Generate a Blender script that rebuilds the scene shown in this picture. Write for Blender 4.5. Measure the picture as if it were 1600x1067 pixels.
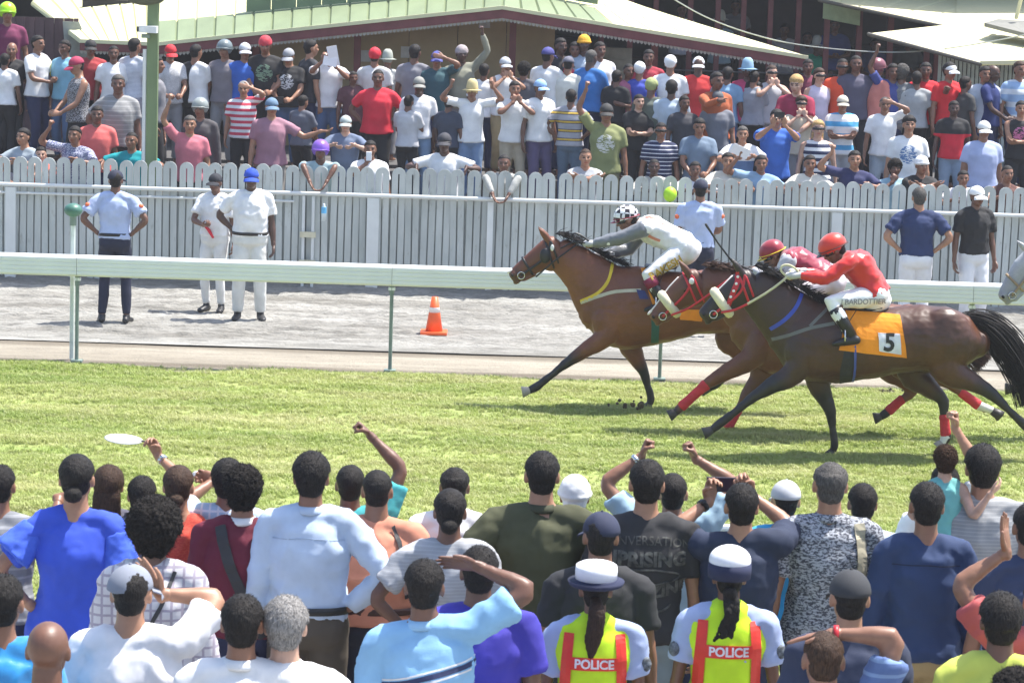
import bpy, bmesh, math, random
import numpy as np
from mathutils import Vector, Matrix
from mathutils.bvhtree import BVHTree
random.seed(7); np.random.seed(7)
for o_ in list(bpy.data.objects): bpy.data.objects.remove(o_)
SC = bpy.context.scene
COL = SC.collection
# ---------------------------------------------------------------- camera, sky, sun, exposure
CAM_H = 4.6
FPX = 4500.0
PITCH = math.atan((533.5 + 112.0) / FPX)
ROLL = 0.031
fwd = Vector((0, math.cos(PITCH), -math.sin(PITCH)))
up0 = Vector((0, math.sin(PITCH), math.cos(PITCH)))
r0 = Vector((1, 0, 0))
CR = r0 * math.cos(ROLL) + up0 * math.sin(ROLL)
CU = up0 * math.cos(ROLL) - r0 * math.sin(ROLL)
cd = bpy.data.cameras.new('camera')
cam = bpy.data.objects.new('camera', cd); COL.objects.link(cam)
cam.matrix_world = Matrix(((CR.x, CU.x, -fwd.x, 0), (CR.y, CU.y, -fwd.y, 0), (CR.z, CU.z, -fwd.z, CAM_H), (0, 0, 0, 1)))
cd.sensor_width = 36; cd.lens = 36 * FPX / 1600; cd.clip_start = 0.5; cd.clip_end = 2000
cd.dof.use_dof = True; cd.dof.focus_distance = 27.5; cd.dof.aperture_fstop = 14
SC.camera = cam
SUN_EL = math.radians(66); SUN_DIR = Vector((0.80, 0.42, 0)).normalized() * math.cos(SUN_EL) + Vector((0, 0, math.sin(SUN_EL)))
w = bpy.data.worlds.new('World'); SC.world = w; w.use_nodes = True
nt = w.node_tree; bg = nt.nodes['Background']
sky = nt.nodes.new('ShaderNodeTexSky'); sky.sky_type = 'NISHITA'; sky.sun_disc = False
sky.sun_elevation = SUN_EL; sky.sun_rotation = math.atan2(SUN_DIR.x, SUN_DIR.y)
sky.dust_density = 2.0
nt.links.new(sky.outputs[0], bg.inputs[0]); bg.inputs[1].default_value = 0.15
sl = bpy.data.lights.new('sun', 'SUN'); sl.energy = 4.6; sl.angle = math.radians(0.6); sl.color = (1, 0.96, 0.90)
so = bpy.data.objects.new('sun', sl); COL.objects.link(so)
so.rotation_euler = (-SUN_DIR).to_track_quat('-Z', 'Y').to_euler(); so.location = (0, 20, 30)
SC.view_settings.view_transform = 'Standard'; SC.view_settings.look = 'None'
SC.view_settings.exposure = 0.98; SC.view_settings.gamma = 1; SC.view_settings.use_curve_mapping = False
SC.render.engine = 'CYCLES'
SC.cycles.max_bounces = 6; SC.cycles.diffuse_bounces = 3; SC.cycles.glossy_bounces = 3; SC.cycles.transparent_max_bounces = 6

def ray(x, y):
    return (fwd + CR * ((x - 800) / FPX) - CU * ((y - 533.5) / FPX))
def at(x, y, Y):
    d = ray(x, y); t = Y / d.y
    return Vector((d.x * t, Y, CAM_H + d.z * t))
def atz(x, y, z):
    d = ray(x, y); t = (z - CAM_H) / d.z
    return Vector((d.x * t, d.y * t, z))

# ---------------------------------------------------------------- materials
MATS = {}
def newmat(name):
    m = bpy.data.materials.new(name); m.use_nodes = True
    nt = m.node_tree; b = nt.nodes['Principled BSDF']
    return m, nt, b
def N(nt, t, **k):
    n = nt.nodes.new('ShaderNode' + t)
    for a, v in k.items(): setattr(n, a, v)
    return n
def mixc(nt, fac, a, b, mode='MIX'):
    n = N(nt, 'Mix', data_type='RGBA', blend_type=mode)
    for i, v in ((0, fac), (6, a), (7, b)):
        if hasattr(v, 'is_linked'): nt.links.new(v, n.inputs[i])
        elif isinstance(v, (int, float)): n.inputs[i].default_value = v
        else: n.inputs[i].default_value = (v[0], v[1], v[2], 1)
    return n.outputs[2]
def noise(nt, scale, detail=4, vec=None, rough=0.55, out=0):
    n = N(nt, 'TexNoise'); n.inputs['Scale'].default_value = scale; n.inputs['Detail'].default_value = detail
    n.inputs['Roughness'].default_value = rough
    if vec: nt.links.new(vec, n.inputs['Vector'])
    return n.outputs[out]
def coords(nt, scale=(1, 1, 1), kind='Object'):
    t = N(nt, 'TexCoord'); mp = N(nt, 'Mapping'); mp.inputs['Scale'].default_value = scale
    nt.links.new(t.outputs[kind], mp.inputs['Vector']); return mp.outputs[0]
def ramp(nt, fac, stops, interp='LINEAR'):
    r = N(nt, 'ValToRGB'); cr = r.color_ramp; cr.interpolation = interp
    while len(cr.elements) > 1: cr.elements.remove(cr.elements[-1])
    for i, (p, c) in enumerate(stops):
        e = cr.elements[0] if i == 0 else cr.elements.new(p)
        e.position = p
        e.color = (c, c, c, 1) if isinstance(c, (int, float)) else (c[0], c[1], c[2], 1)
    nt.links.new(fac, r.inputs[0]); return r.outputs[0]
def bump(nt, b, h, strength=0.3, dist=0.01):
    n = N(nt, 'Bump'); n.inputs['Strength'].default_value = strength; n.inputs['Distance'].default_value = dist
    nt.links.new(h, n.inputs['Height']); nt.links.new(n.outputs[0], b.inputs['Normal']); return n
def plain(name, c, rough=0.6, metal=0.0, var=0.12, scale=8, bmp=0.0, bscale=60, coat=0.0, stretch=(1, 1, 1)):
    key = ('plain', name, tuple(c), rough)
    if key in MATS: return MATS[key]
    m, nt, b = newmat(name)
    v = coords(nt, stretch); n = noise(nt, scale, 5, v)
    lo = [x * (1 - var * 1.4) for x in c]; hi = [min(1, x * (1 + var)) for x in c]
    nt.links.new(ramp(nt, n, [(0.3, lo), (0.7, hi)]), b.inputs['Base Color'])
    b.inputs['Roughness'].default_value = rough; b.inputs['Metallic'].default_value = metal
    b.inputs['Coat Weight'].default_value = coat
    if bmp: bump(nt, b, noise(nt, bscale, 4, v), bmp, 0.01)
    MATS[key] = m; return m
def cloth(c, pat=None, c2=None, rough=0.85, sheen=0.0, c3=None):
    key = ('cloth', tuple(c), pat, c2 and tuple(c2), rough, c3 and tuple(c3))
    if key in MATS: return MATS[key]
    m, nt, b = newmat('cloth')
    v = coords(nt)
    base = None
    xyz = N(nt, 'SeparateXYZ'); nt.links.new(v, xyz.inputs[0])
    def band(src, period, duty, phase=0.0):
        a = N(nt, 'Math', operation='MULTIPLY'); nt.links.new(src, a.inputs[0]); a.inputs[1].default_value = 1 / period
        d = N(nt, 'Math', operation='ADD'); nt.links.new(a.outputs[0], d.inputs[0]); d.inputs[1].default_value = phase
        f = N(nt, 'Math', operation='FRACT'); nt.links.new(d.outputs[0], f.inputs[0])
        g = N(nt, 'Math', operation='LESS_THAN'); nt.links.new(f.outputs[0], g.inputs[0]); g.inputs[1].default_value = duty
        return g.outputs[0]
    Z, X = xyz.outputs[2], xyz.outputs[0]
    if pat == 'stripe': base = mixc(nt, band(Z, 0.09, 0.5), c, c2)
    elif pat == 'thin': base = mixc(nt, band(Z, 0.055, 0.25), c, c2)
    elif pat == 'wide': base = mixc(nt, band(Z, 0.17, 0.42, 0.3), c, c2)
    elif pat == 'trio': base = mixc(nt, band(Z, 0.13, 0.22, 0.3), mixc(nt, band(Z, 0.13, 0.62), c, c2), c3)
    elif pat == 'pin': base = mixc(nt, band(Z, 0.018, 0.3), c, c2)
    elif pat == 'plaid':
        base = mixc(nt, band(Z, 0.045, 0.25), mixc(nt, band(X, 0.045, 0.25), c, c2), c2)
    elif pat == 'print':
        n = noise(nt, 60, 3, coords(nt, (1, 1, 2.0)), 0.7)
        base = mixc(nt, ramp(nt, n, [(0.46, 0.0), (0.54, 1.0)]), c, c2)
    elif pat == 'panel':   # block over the lower chest
        a = N(nt, 'Math', operation='LESS_THAN'); nt.links.new(Z, a.inputs[0]); a.inputs[1].default_value = 1.27
        base = mixc(nt, a.outputs[0], c, c2)
    elif pat == 'logo':    # a printed patch on the chest, broken up by noise
        a = N(nt, 'VectorMath', operation='DISTANCE'); nt.links.new(v, a.inputs[0]); a.inputs[1].default_value = (0, 0.12, 1.27)
        l = N(nt, 'Math', operation='LESS_THAN'); nt.links.new(a.outputs['Value'], l.inputs[0]); l.inputs[1].default_value = 0.115
        n = ramp(nt, noise(nt, 26, 3, coords(nt, (1, 1, 2.2))), [(0.47, 0.0), (0.52, 1.0)])
        mu = N(nt, 'Math', operation='MULTIPLY'); nt.links.new(l.outputs[0], mu.inputs[0]); nt.links.new(n, mu.inputs[1])
        base = mixc(nt, mu.outputs[0], c, c2)
    elif pat == 'sleeves':
        a = N(nt, 'Math', operation='ABSOLUTE'); nt.links.new(X, a.inputs[0])
        g = N(nt, 'Math', operation='GREATER_THAN'); nt.links.new(a.outputs[0], g.inputs[0]); g.inputs[1].default_value = 0.215
        base = mixc(nt, g.outputs[0], c, c2)
    elif pat == 'two':
        g = N(nt, 'Math', operation='GREATER_THAN'); nt.links.new(X, g.inputs[0]); g.inputs[1].default_value = 0.0
        base = mixc(nt, g.outputs[0], c, c2)
    n1 = ramp(nt, noise(nt, 5, 4, v), [(0.3, 0.82), (0.7, 1.08)])
    base = mixc(nt, 1.0, base if base is not None else (c[0], c[1], c[2]), n1, 'MULTIPLY')
    nt.links.new(base, b.inputs['Base Color'])
    b.inputs['Roughness'].default_value = rough
    if rough < 0.5: b.inputs['Sheen Weight'].default_value = 0.3
    # folds and weave as relief
    oi = N(nt, 'ObjectInfo'); of = N(nt, 'Vector Math'.replace(' ', ''), operation='ADD'); nt.links.new(coords(nt, (1.0, 1.0, 0.5)), of.inputs[0])
    sc_ = N(nt, 'Math', operation='MULTIPLY'); nt.links.new(oi.outputs['Random'], sc_.inputs[0]); sc_.inputs[1].default_value = 40; nt.links.new(sc_.outputs[0], of.inputs[1])
    nn = N(nt, 'TexNoise'); nn.noise_type = 'RIDGED_MULTIFRACTAL'; nn.inputs['Scale'].default_value = 5.5; nn.inputs['Detail'].default_value = 2.5; nn.inputs['Roughness'].default_value = 0.5; nn.inputs['Distortion'].default_value = 0.9
    nt.links.new(of.outputs[0], nn.inputs['Vector']); nf = nn.outputs[0]
    b1 = bump(nt, b, nf, 0.50, 0.022)
    nw = noise(nt, 260, 2, v)
    b2 = N(nt, 'Bump'); b2.inputs['Strength'].default_value = 0.25; b2.inputs['Distance'].default_value = 0.003
    nt.links.new(nw, b2.inputs['Height']); nt.links.new(b1.outputs[0], b2.inputs['Normal']); nt.links.new(b2.outputs[0], b.inputs['Normal'])
    MATS[key] = m; return m
SKINS = {'light': (0.52, 0.31, 0.22), 'tan': (0.37, 0.19, 0.115), 'brown': (0.25, 0.12, 0.072), 'dark': (0.155, 0.073, 0.046), 'deep': (0.085, 0.042, 0.029)}
def skin(k):
    key = ('skin', k)
    if key in MATS: return MATS[key]
    m, nt, b = newmat('skin'); c = SKINS[k]
    v = coords(nt); n = noise(nt, 14, 5, v)
    nt.links.new(ramp(nt, n, [(0.3, [x * 0.82 for x in c]), (0.7, [x * 1.12 for x in c])]), b.inputs['Base Color'])
    b.inputs['Roughness'].default_value = 0.46
    b.inputs['Subsurface Weight'].default_value = 0.0
    bump(nt, b, noise(nt, 120, 3, v), 0.12, 0.004)
    MATS[key] = m; return m
def hairmat(c=(0.012, 0.010, 0.009), curly=False):
    key = ('hair', tuple(c), curly)
    if key in MATS: return MATS[key]
    m, nt, b = newmat('hair')
    v = coords(nt, (1, 1, 1) if curly else (1, 1, 0.22)); n = noise(nt, 190 if not curly else 75, 5, v)
    nt.links.new(ramp(nt, n, [(0.35, [x * 0.55 for x in c]), (0.7, [min(1, x * 1.8) for x in c])]), b.inputs['Base Color'])
    b.inputs['Roughness'].default_value = 0.62 if not curly else 0.9; b.inputs['Specular IOR Level'].default_value = 0.25
    bump(nt, b, n, 1.0, 0.012 if curly else 0.006)
    MATS[key] = m; return m

# ---------------------------------------------------------------- scene bookkeeping
def tag(o, label=None, cat=None, group=None, kind=None):
    if label: o['label'] = label
    if cat: o['category'] = cat
    if group: o['group'] = group
    if kind: o['kind'] = kind
    return o
def empty(name, loc=(0, 0, 0), rz=0.0, label=None, cat=None, group=None, scale=1.0):
    o = bpy.data.objects.new(name, None); COL.objects.link(o); o.location = loc; o.rotation_euler = (0, 0, rz)
    o.scale = (scale, scale, scale); o.empty_display_size = 0.1
    return tag(o, label, cat, group)
def ob(name, me, mat=None, parent=None, loc=None):
    o = bpy.data.objects.new(name, me); COL.objects.link(o)
    if mat is not None:
        if len(me.materials) == 0: me.materials.append(mat)
        elif me.materials[0] != mat:
            o.material_slots[0].link = 'OBJECT'; o.material_slots[0].material = mat
    if parent is not None: o.parent = parent
    if loc is not None: o.location = loc
    return o
def mesh(name, V, F, smooth=False):
    me = bpy.data.meshes.new(name)
    me.from_pydata([tuple(v) for v in V], [], [tuple(f) for f in F]); me.update()
    if smooth: me.shade_smooth()
    return me

# ---------------------------------------------------------------- geometry soup
class Soup:
    def __init__(s): s.V = []; s.F = []; s.n = 0
    def add(s, V, F):
        V = np.asarray(V, float); s.V.append(V)
        s.F += [tuple(i + s.n for i in f) for f in F]; s.n += len(V); return s
    def verts(s): return np.concatenate(s.V) if s.V else np.zeros((0, 3))
    def box(s, c, d, rot=None):
        c = np.array(c, float); h = np.array(d, float) / 2
        V = np.array([[x, y, z] for x in (-1, 1) for y in (-1, 1) for z in (-1, 1)], float) * h
        if rot is not None: V = V @ np.array(rot).T
        return s.add(V + c, [(0, 1, 3, 2), (4, 6, 7, 5), (0, 4, 5, 1), (2, 3, 7, 6), (0, 2, 6, 4), (1, 5, 7, 3)])
    def sph(s, c, r, axes=None, nu=16, nv=10, fn=None):
        r = np.array(r, float) if np.ndim(r) else np.array([r] * 3, float)
        V = [(0, 0, -1)]
        for j in range(1, nv):
            p = math.pi * j / nv
            for i in range(nu):
                a = 2 * math.pi * i / nu
                V.append((math.sin(p) * math.cos(a), math.sin(p) * math.sin(a), -math.cos(p)))
        V.append((0, 0, 1)); V = np.array(V)
        if fn is not None: V = V * np.array([fn(*v) for v in V])[:, None]
        V = V * r
        if axes is not None: V = V @ np.array(axes)      # rows = axis vectors
        F = [(0, 1 + (i + 1) % nu, 1 + i) for i in range(nu)]
        for j in range(nv - 2):
            a = 1 + j * nu
            for i in range(nu): F.append((a + i, a + (i + 1) % nu, a + nu + (i + 1) % nu, a + nu + i))
        a = 1 + (nv - 2) * nu; L = len(V) - 1
        F += [(a + i, a + (i + 1) % nu, L) for i in range(nu)]
        return s.add(V + np.array(c, float), F)
    def tube(s, P, A, B=None, side=None, n=14, cap=True, sq=1.0, open_=False):
        """rings through P; A radius along side, B radius across; rounded closed ends"""
        P = np.array(P, float); m = len(P)
        A = np.full(m, A, float) if np.ndim(A) == 0 else np.array(A, float)
        B = A if B is None else (np.full(m, B, float) if np.ndim(B) == 0 else np.array(B, float))
        T = np.gradient(P, axis=0); T /= (np.linalg.norm(T, axis=1)[:, None] + 1e-9)
        if side is None:
            a = np.array([0, 0, 1.0]) if abs(T[0][2]) < 0.8 else np.array([1.0, 0, 0])
            S = []; cur = np.cross(T[0], a)
            for k in range(m):
                cur = cur - T[k] * cur.dot(T[k]); cur /= np.linalg.norm(cur); S.append(cur.copy())
            S = np.array(S)
        else:
            S = np.array(side, float)
            if S.ndim == 1: S = np.tile(S, (m, 1))
            S = S - T * (S * T).sum(1)[:, None]; S /= np.linalg.norm(S, axis=1)[:, None]
        U = np.cross(S, T)
        rings = []
        if cap:
            for f, d in ((0.45, 0.9), (0.85, 0.5)):
                r = min(A[0], B[0]); rings.append((P[0] - T[0] * r * d * 0.9, A[0] * f, B[0] * f, S[0], U[0]))
        for k in range(m): rings.append((P[k], A[k], B[k], S[k], U[k]))
        if cap:
            for f, d in ((0.85, 0.5), (0.45, 0.9)):
                r = min(A[-1], B[-1]); rings.append((P[-1] + T[-1] * r * d * 0.9, A[-1] * f, B[-1] * f, S[-1], U[-1]))
        th = np.linspace(0, 2 * math.pi, n, endpoint=False)
        c, sn = np.cos(th), np.sin(th)
        if sq != 1.0:
            c = np.sign(c) * np.abs(c) ** sq; sn = np.sign(sn) * np.abs(sn) ** sq
        V = []
        for p, a, b, S_, U_ in rings: V.append(p + np.outer(c * a, S_) + np.outer(sn * b, U_))
        V = np.concatenate(V); F = []
        R = len(rings)
        for k in range(R - 1):
            for i in range(n):
                j = (i + 1) % n; F.append((k * n + i, k * n + j, (k + 1) * n + j, (k + 1) * n + i))
        if not open_:
            F.append(tuple(range(n))[::-1]); F.append(tuple((R - 1) * n + i for i in range(n)))
        return s.add(V, F)
    def mesh(s, name, smooth=False): return mesh(name, s.verts(), s.F, smooth)
    def build(s, name, mat, parent=None, smooth=False, loc=None): return ob(name, s.mesh(name, smooth), mat, parent, loc)

TMP = bpy.data.scenes.new('tmp')
_tex = {}; _seed = [0]
def clouds(scale):
    if scale not in _tex:
        if isinstance(scale, tuple):
            t = bpy.data.textures.new('folds', 'MUSGRAVE'); t.musgrave_type = 'RIDGED_MULTIFRACTAL'; t.noise_scale = scale[0]; t.octaves = 2; t.noise_intensity = .8; t.dimension_max = 1.2
        else:
            t = bpy.data.textures.new('clouds', 'CLOUDS'); t.noise_scale = scale; t.noise_depth = 2
        _tex[scale] = t
    return _tex[scale]
def remesh(soup, vox, smooth=3, disp=None, dec=None, name='form', fac=0.5):
    me = soup if isinstance(soup, bpy.types.Mesh) else soup.mesh(name)
    o = bpy.data.objects.new('t', me); TMP.collection.objects.link(o); _seed[0] += 1
    r = o.modifiers.new('r', 'REMESH'); r.mode = 'VOXEL'; r.voxel_size = vox; r.use_smooth_shade = True
    if smooth:
        q = o.modifiers.new('s', 'SMOOTH'); q.factor = fac; q.iterations = smooth
    if disp:
        for sc, st in disp:
            d = o.modifiers.new('d', 'DISPLACE'); d.texture = clouds(sc); d.strength = st; d.mid_level = 0.22 if isinstance(sc, tuple) else 0.5
            d.texture_coords = 'GLOBAL'; o.location = (_seed[0] * 3.7 % 50, _seed[0] * 1.3 % 30, 0)
    if dec:
        q = o.modifiers.new('x', 'DECIMATE'); q.ratio = dec
    TMP.view_layers[0].update(); dg = TMP.view_layers[0].depsgraph
    out = bpy.data.meshes.new_from_object(o.evaluated_get(dg), preserve_all_data_layers=False, depsgraph=dg)
    TMP.collection.objects.unlink(o); bpy.data.objects.remove(o); bpy.data.meshes.remove(me)
    out.name = name; out.shade_smooth(); out.materials.clear()
    return out
def mget(me):
    V = np.empty(len(me.vertices) * 3); me.vertices.foreach_get('co', V); V = V.reshape(-1, 3)
    F = [tuple(p.vertices) for p in me.polygons]; return V, F
def mjoin(name, mes):
    s = Soup()
    for m_ in mes:
        V, F = mget(m_); s.add(V, F); bpy.data.meshes.remove(m_)
    return s.mesh(name, True)
def v3(*a): return np.array(a, float)
def unit(v): v = np.array(v, float); return v / (np.linalg.norm(v) + 1e-12)

# patches laid onto a body's surface (straps, cloths, stripes, lettering)
def bvh_of(me):
    V, F = mget(me); return BVHTree.FromPolygons([Vector(v) for v in V], F)
def hit(bvh, p, d, off):
    p = Vector(p); d = Vector(d).normalized()
    loc, nrm, i, dist = bvh.ray_cast(p - d * 2.0, d)
    if loc is None:
        loc, nrm, i, dist = bvh.find_nearest(p)
        if loc is None: return np.array(p)
    if nrm.dot(d) > 0: nrm = -nrm
    return np.array(loc + nrm * off)
def patch(bvh, P, d, off=0.008, thick=0.006, name='patch'):
    """P: grid [rows][cols] of points, thrown along d on the surface, given a thickness"""
    R, C = len(P), len(P[0])
    top = np.array([[hit(bvh, P[r][c], d, off) for c in range(C)] for r in range(R)]).reshape(-1, 3)
    dd = unit(d); bot = top + dd * thick
    n = R * C; F = []
    for r in range(R - 1):
        for c in range(C - 1):
            a = r * C + c; q = (a, a + 1, a + C + 1, a + C); F.append(q); F.append(tuple(n + i for i in q[::-1]))
    def wall(i, j): F.append((i, n + i, n + j, j))
    for c in range(C - 1): wall(c, c + 1); wall((R - 1) * C + c + 1, (R - 1) * C + c)
    for r in range(R - 1): wall((r + 1) * C, r * C); wall(r * C + C - 1, (r + 1) * C + C - 1)
    me = mesh(name, np.concatenate([top, bot]), F)
    return me
def strap_grid(pts, width, d, step=0.02):
    pts = np.array(pts, float); out = []
    L = np.r_[0, np.cumsum(np.linalg.norm(np.diff(pts, axis=0), axis=1))]
    n = max(3, int(L[-1] / step)); t = np.linspace(0, L[-1], n)
    P = np.stack([np.interp(t, L, pts[:, k]) for k in range(3)], 1)
    T = np.gradient(P, axis=0); W = np.cross(T, unit(d)); W /= np.linalg.norm(W, axis=1)[:, None] + 1e-9
    for i in range(n): out.append([P[i] - W[i] * width / 2, P[i], P[i] + W[i] * width / 2])
    return out
def strap(bvh, pts, width, d, mat, parent, name='strap', off=0.006, thick=0.005, step=0.02):
    return ob(name, patch(bvh, strap_grid(pts, width, d, step), d, off, thick, name), mat, parent)
def spline(pts, n=24):
    """Catmull-Rom through the points"""
    pts = np.array(pts, float); m = len(pts)
    if m < 3: return np.array([pts[0] + (pts[-1] - pts[0]) * t for t in np.linspace(0, 1, n)])
    Q = np.vstack([2 * pts[0] - pts[1], pts, 2 * pts[-1] - pts[-2]]); out = []
    for t in np.linspace(0, m - 1 - 1e-6, n):
        i = int(t); f = t - i; a, b, c, d = Q[i], Q[i + 1], Q[i + 2], Q[i + 3]
        out.append(0.5 * ((2 * b) + (-a + c) * f + (2 * a - 5 * b + 4 * c - d) * f * f + (-a + 3 * b - 3 * c + d) * f ** 3))
    return np.array(out)
def text_mesh(s, size, space=1.0, bold=0.0, maxedge=0.02):
    cu = bpy.data.curves.new('txt', 'FONT'); cu.body = s; cu.size = size; cu.align_x = 'CENTER'; cu.align_y = 'CENTER'
    cu.space_character = space; cu.offset = bold; cu.resolution_u = 3
    o = bpy.data.objects.new('t', cu); TMP.collection.objects.link(o)
    TMP.view_layers[0].update(); dg = TMP.view_layers[0].depsgraph
    me = bpy.data.meshes.new_from_object(o.evaluated_get(dg), depsgraph=dg)
    TMP.collection.objects.unlink(o); bpy.data.objects.remove(o)
    bm = bmesh.new(); bm.from_mesh(me)
    for _ in range(3):
        E = [e for e in bm.edges if e.calc_length() > maxedge]
        if not E: break
        bmesh.ops.subdivide_edges(bm, edges=E, cuts=1); bmesh.ops.triangulate(bm, faces=bm.faces[:])
    bm.to_mesh(me); bm.free(); return me
def lettering(bvh, s, size, center, right, up, d, mat, parent, name='lettering', off=0.010, bold=0.0, space=1.0, arc=0.0):
    me = text_mesh(s, size, space, bold)
    V, F = mget(me); bpy.data.meshes.remove(me)
    right, up = unit(right), unit(up); c = np.array(center, float)
    out = [hit(bvh, c + right * v[0] + up * (v[1] - arc * v[0] ** 2), d, off) for v in V]
    return ob(name, mesh(name, out, F), mat, parent)
# ---------------------------------------------------------------- people
def ik(s, w, l1, l2, pole):
    s, w = np.array(s), np.array(w); d = w - s; L = np.linalg.norm(d); u = d / (L + 1e-9)
    if L > (l1 + l2) * 0.995: w = s + u * (l1 + l2) * 0.995; L = (l1 + l2) * 0.995
    L = max(L, abs(l1 - l2) + 0.02)
    a = (l1 * l1 - l2 * l2 + L * L) / (2 * L); h = math.sqrt(max(l1 * l1 - a * a, 0))
    p = np.array(pole, float); p = p - u * p.dot(u); p = unit(p)
    return s + u * a + p * h, s + u * L
ARM = {  # wrist (side-positive x), elbow pole, hand direction, hand kind
    'down': ((0.27, 0.03, 0.86), (0.3, -1, 0), (0, 0.15, -1), 'relaxed'),
    'hip': ((0.19, -0.03, 1.03), (1, -0.35, 0.1), (-0.9, 0.5, -0.3), 'relaxed'),
    'up': ((0.26, 0.10, 1.93), (1, 0.1, 0), (0, 0.15, 1), 'fist'),
    'upbent': ((0.30, 0.16, 1.72), (1, -0.1, -0.7), (-0.1, 0.1, 1), 'fist'),
    'shade': ((0.10, 0.17, 1.68), (1, 0.35, -0.25), (-1, 0.1, 0.15), 'flat'),
    'head': ((0.13, 0.02, 1.72), (1, 0.2, -0.2), (-1, 0.0, 0.3), 'flat'),
    'phone': ((0.07, 0.34, 1.58), (0.9, 0, -0.8), (-0.2, 0.2, 1), 'grip'),
    'rest': ((0.14, 0.36, 1.36), (1, -0.2, -0.5), (-0.6, 0.6, -0.35), 'relaxed'),
    'wide': ((0.30, 0.34, 1.36), (1, -0.2, -0.3), (-0.1, 0.5, -0.9), 'relaxed'),
    'over': ((0.10, 0.56, 1.24), (0.5, 0.2, 1), (-0.45, 0.2, -0.85), 'relaxed'),
    'fold': ((-0.10, 0.30, 1.40), (1, 0.1, -0.3), (-1, 0.1, 0), 'relaxed'),
    'cross': ((-0.07, 0.21, 1.17), (1, -0.1, -0.6), (-1, 0.05, 0.1), 'relaxed'),
    'belly': ((0.05, 0.27, 1.12), (1, -0.3, -0.5), (-0.7, 0.5, 0.1), 'grip'),
    'point': ((0.28, 0.50, 1.44), (0.6, 0, -1), (0.1, 1, 0.05), 'point'),
    'side': ((0.62, 0.20, 1.36), (0, -0.3, -1), (1, 0.2, 0), 'relaxed'),
    'mouth': ((0.05, 0.20, 1.47), (1, 0.1, -0.8), (-0.4, -0.2, 1), 'grip'),
    'paper': ((0.10, 0.34, 1.50), (1, 0, -0.9), (-0.3, 0.3, 0.9), 'grip'),
    'lowhold': ((0.10, 0.30, 1.02), (0.8, -0.6, -0.3), (-0.4, 0.9, 0), 'grip'),
}
def hand(sp, w, d, nrm, kind, sgn, k=1.0):
    """palm, four unequal bent fingers, thumb from the side near the base. nrm = palm side"""
    d = unit(d); nrm = unit(np.array(nrm) - d * np.dot(nrm, d)); wd = np.cross(d, nrm) * sgn   # wd: toward the thumb
    P = [w - d * 0.02 * k, w + d * 0.02 * k, w + d * 0.055 * k, w + d * 0.09 * k]
    sp.tube(P, np.array([0.026, 0.032, 0.040, 0.038]) * k, np.array([0.020, 0.017, 0.016, 0.013]) * k, side=wd, n=12, sq=0.85)
    curl = {'fist': (80, 95, 55), 'grip': (45, 60, 35), 'relaxed': (22, 30, 18), 'flat': (4, 6, 4), 'point': (80, 95, 55)}[kind]
    for i, L in enumerate((0.074, 0.082, 0.076, 0.060)):
        o = w + d * (0.088 - 0.004 * abs(i - 1)) * k + wd * (0.029 - 0.0195 * i) * k
        cu = curl if not (kind == 'point' and i == 0) else (4, 4, 4)
        a = 0; pts = [o - d * 0.02 * k, o]; spread = (0.10 - 0.066 * i) * (0.5 if kind in ('fist', 'grip') else 1)
        for seg, c in zip((0.45, 0.31, 0.24), cu):
            a += math.radians(c); dd = unit(d * math.cos(a) + nrm * math.sin(a) + wd * spread)
            pts.append(pts[-1] + dd * L * seg * k)
        sp.tube(pts, np.array([0.0095, 0.0098, 0.009, 0.0082, 0.0068]) * k, n=8)
    t0 = w + d * 0.022 * k + wd * 0.026 * k
    if kind in ('fist', 'grip', 'point'):
        pts = [t0, t0 + unit(d * 0.75 + wd * 0.5 + nrm * 0.45) * 0.036 * k]
        pts.append(pts[-1] + unit(d * 0.6 - wd * 0.15 + nrm * 0.9) * 0.028 * k); pts.append(pts[-1] + unit(d * 0.2 - wd * 0.9 + nrm * 0.45) * 0.024 * k)
    else:
        pts = [t0, t0 + unit(d * 0.7 + wd * 0.75 + nrm * 0.2) * 0.038 * k]
        pts.append(pts[-1] + unit(d * 0.9 + wd * 0.4 + nrm * 0.15) * 0.028 * k); pts.append(pts[-1] + unit(d + wd * 0.15 + nrm * 0.2) * 0.022 * k)
    sp.tube(pts, np.array([0.0145, 0.0125, 0.0105, 0.0085]) * k, n=8)

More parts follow.
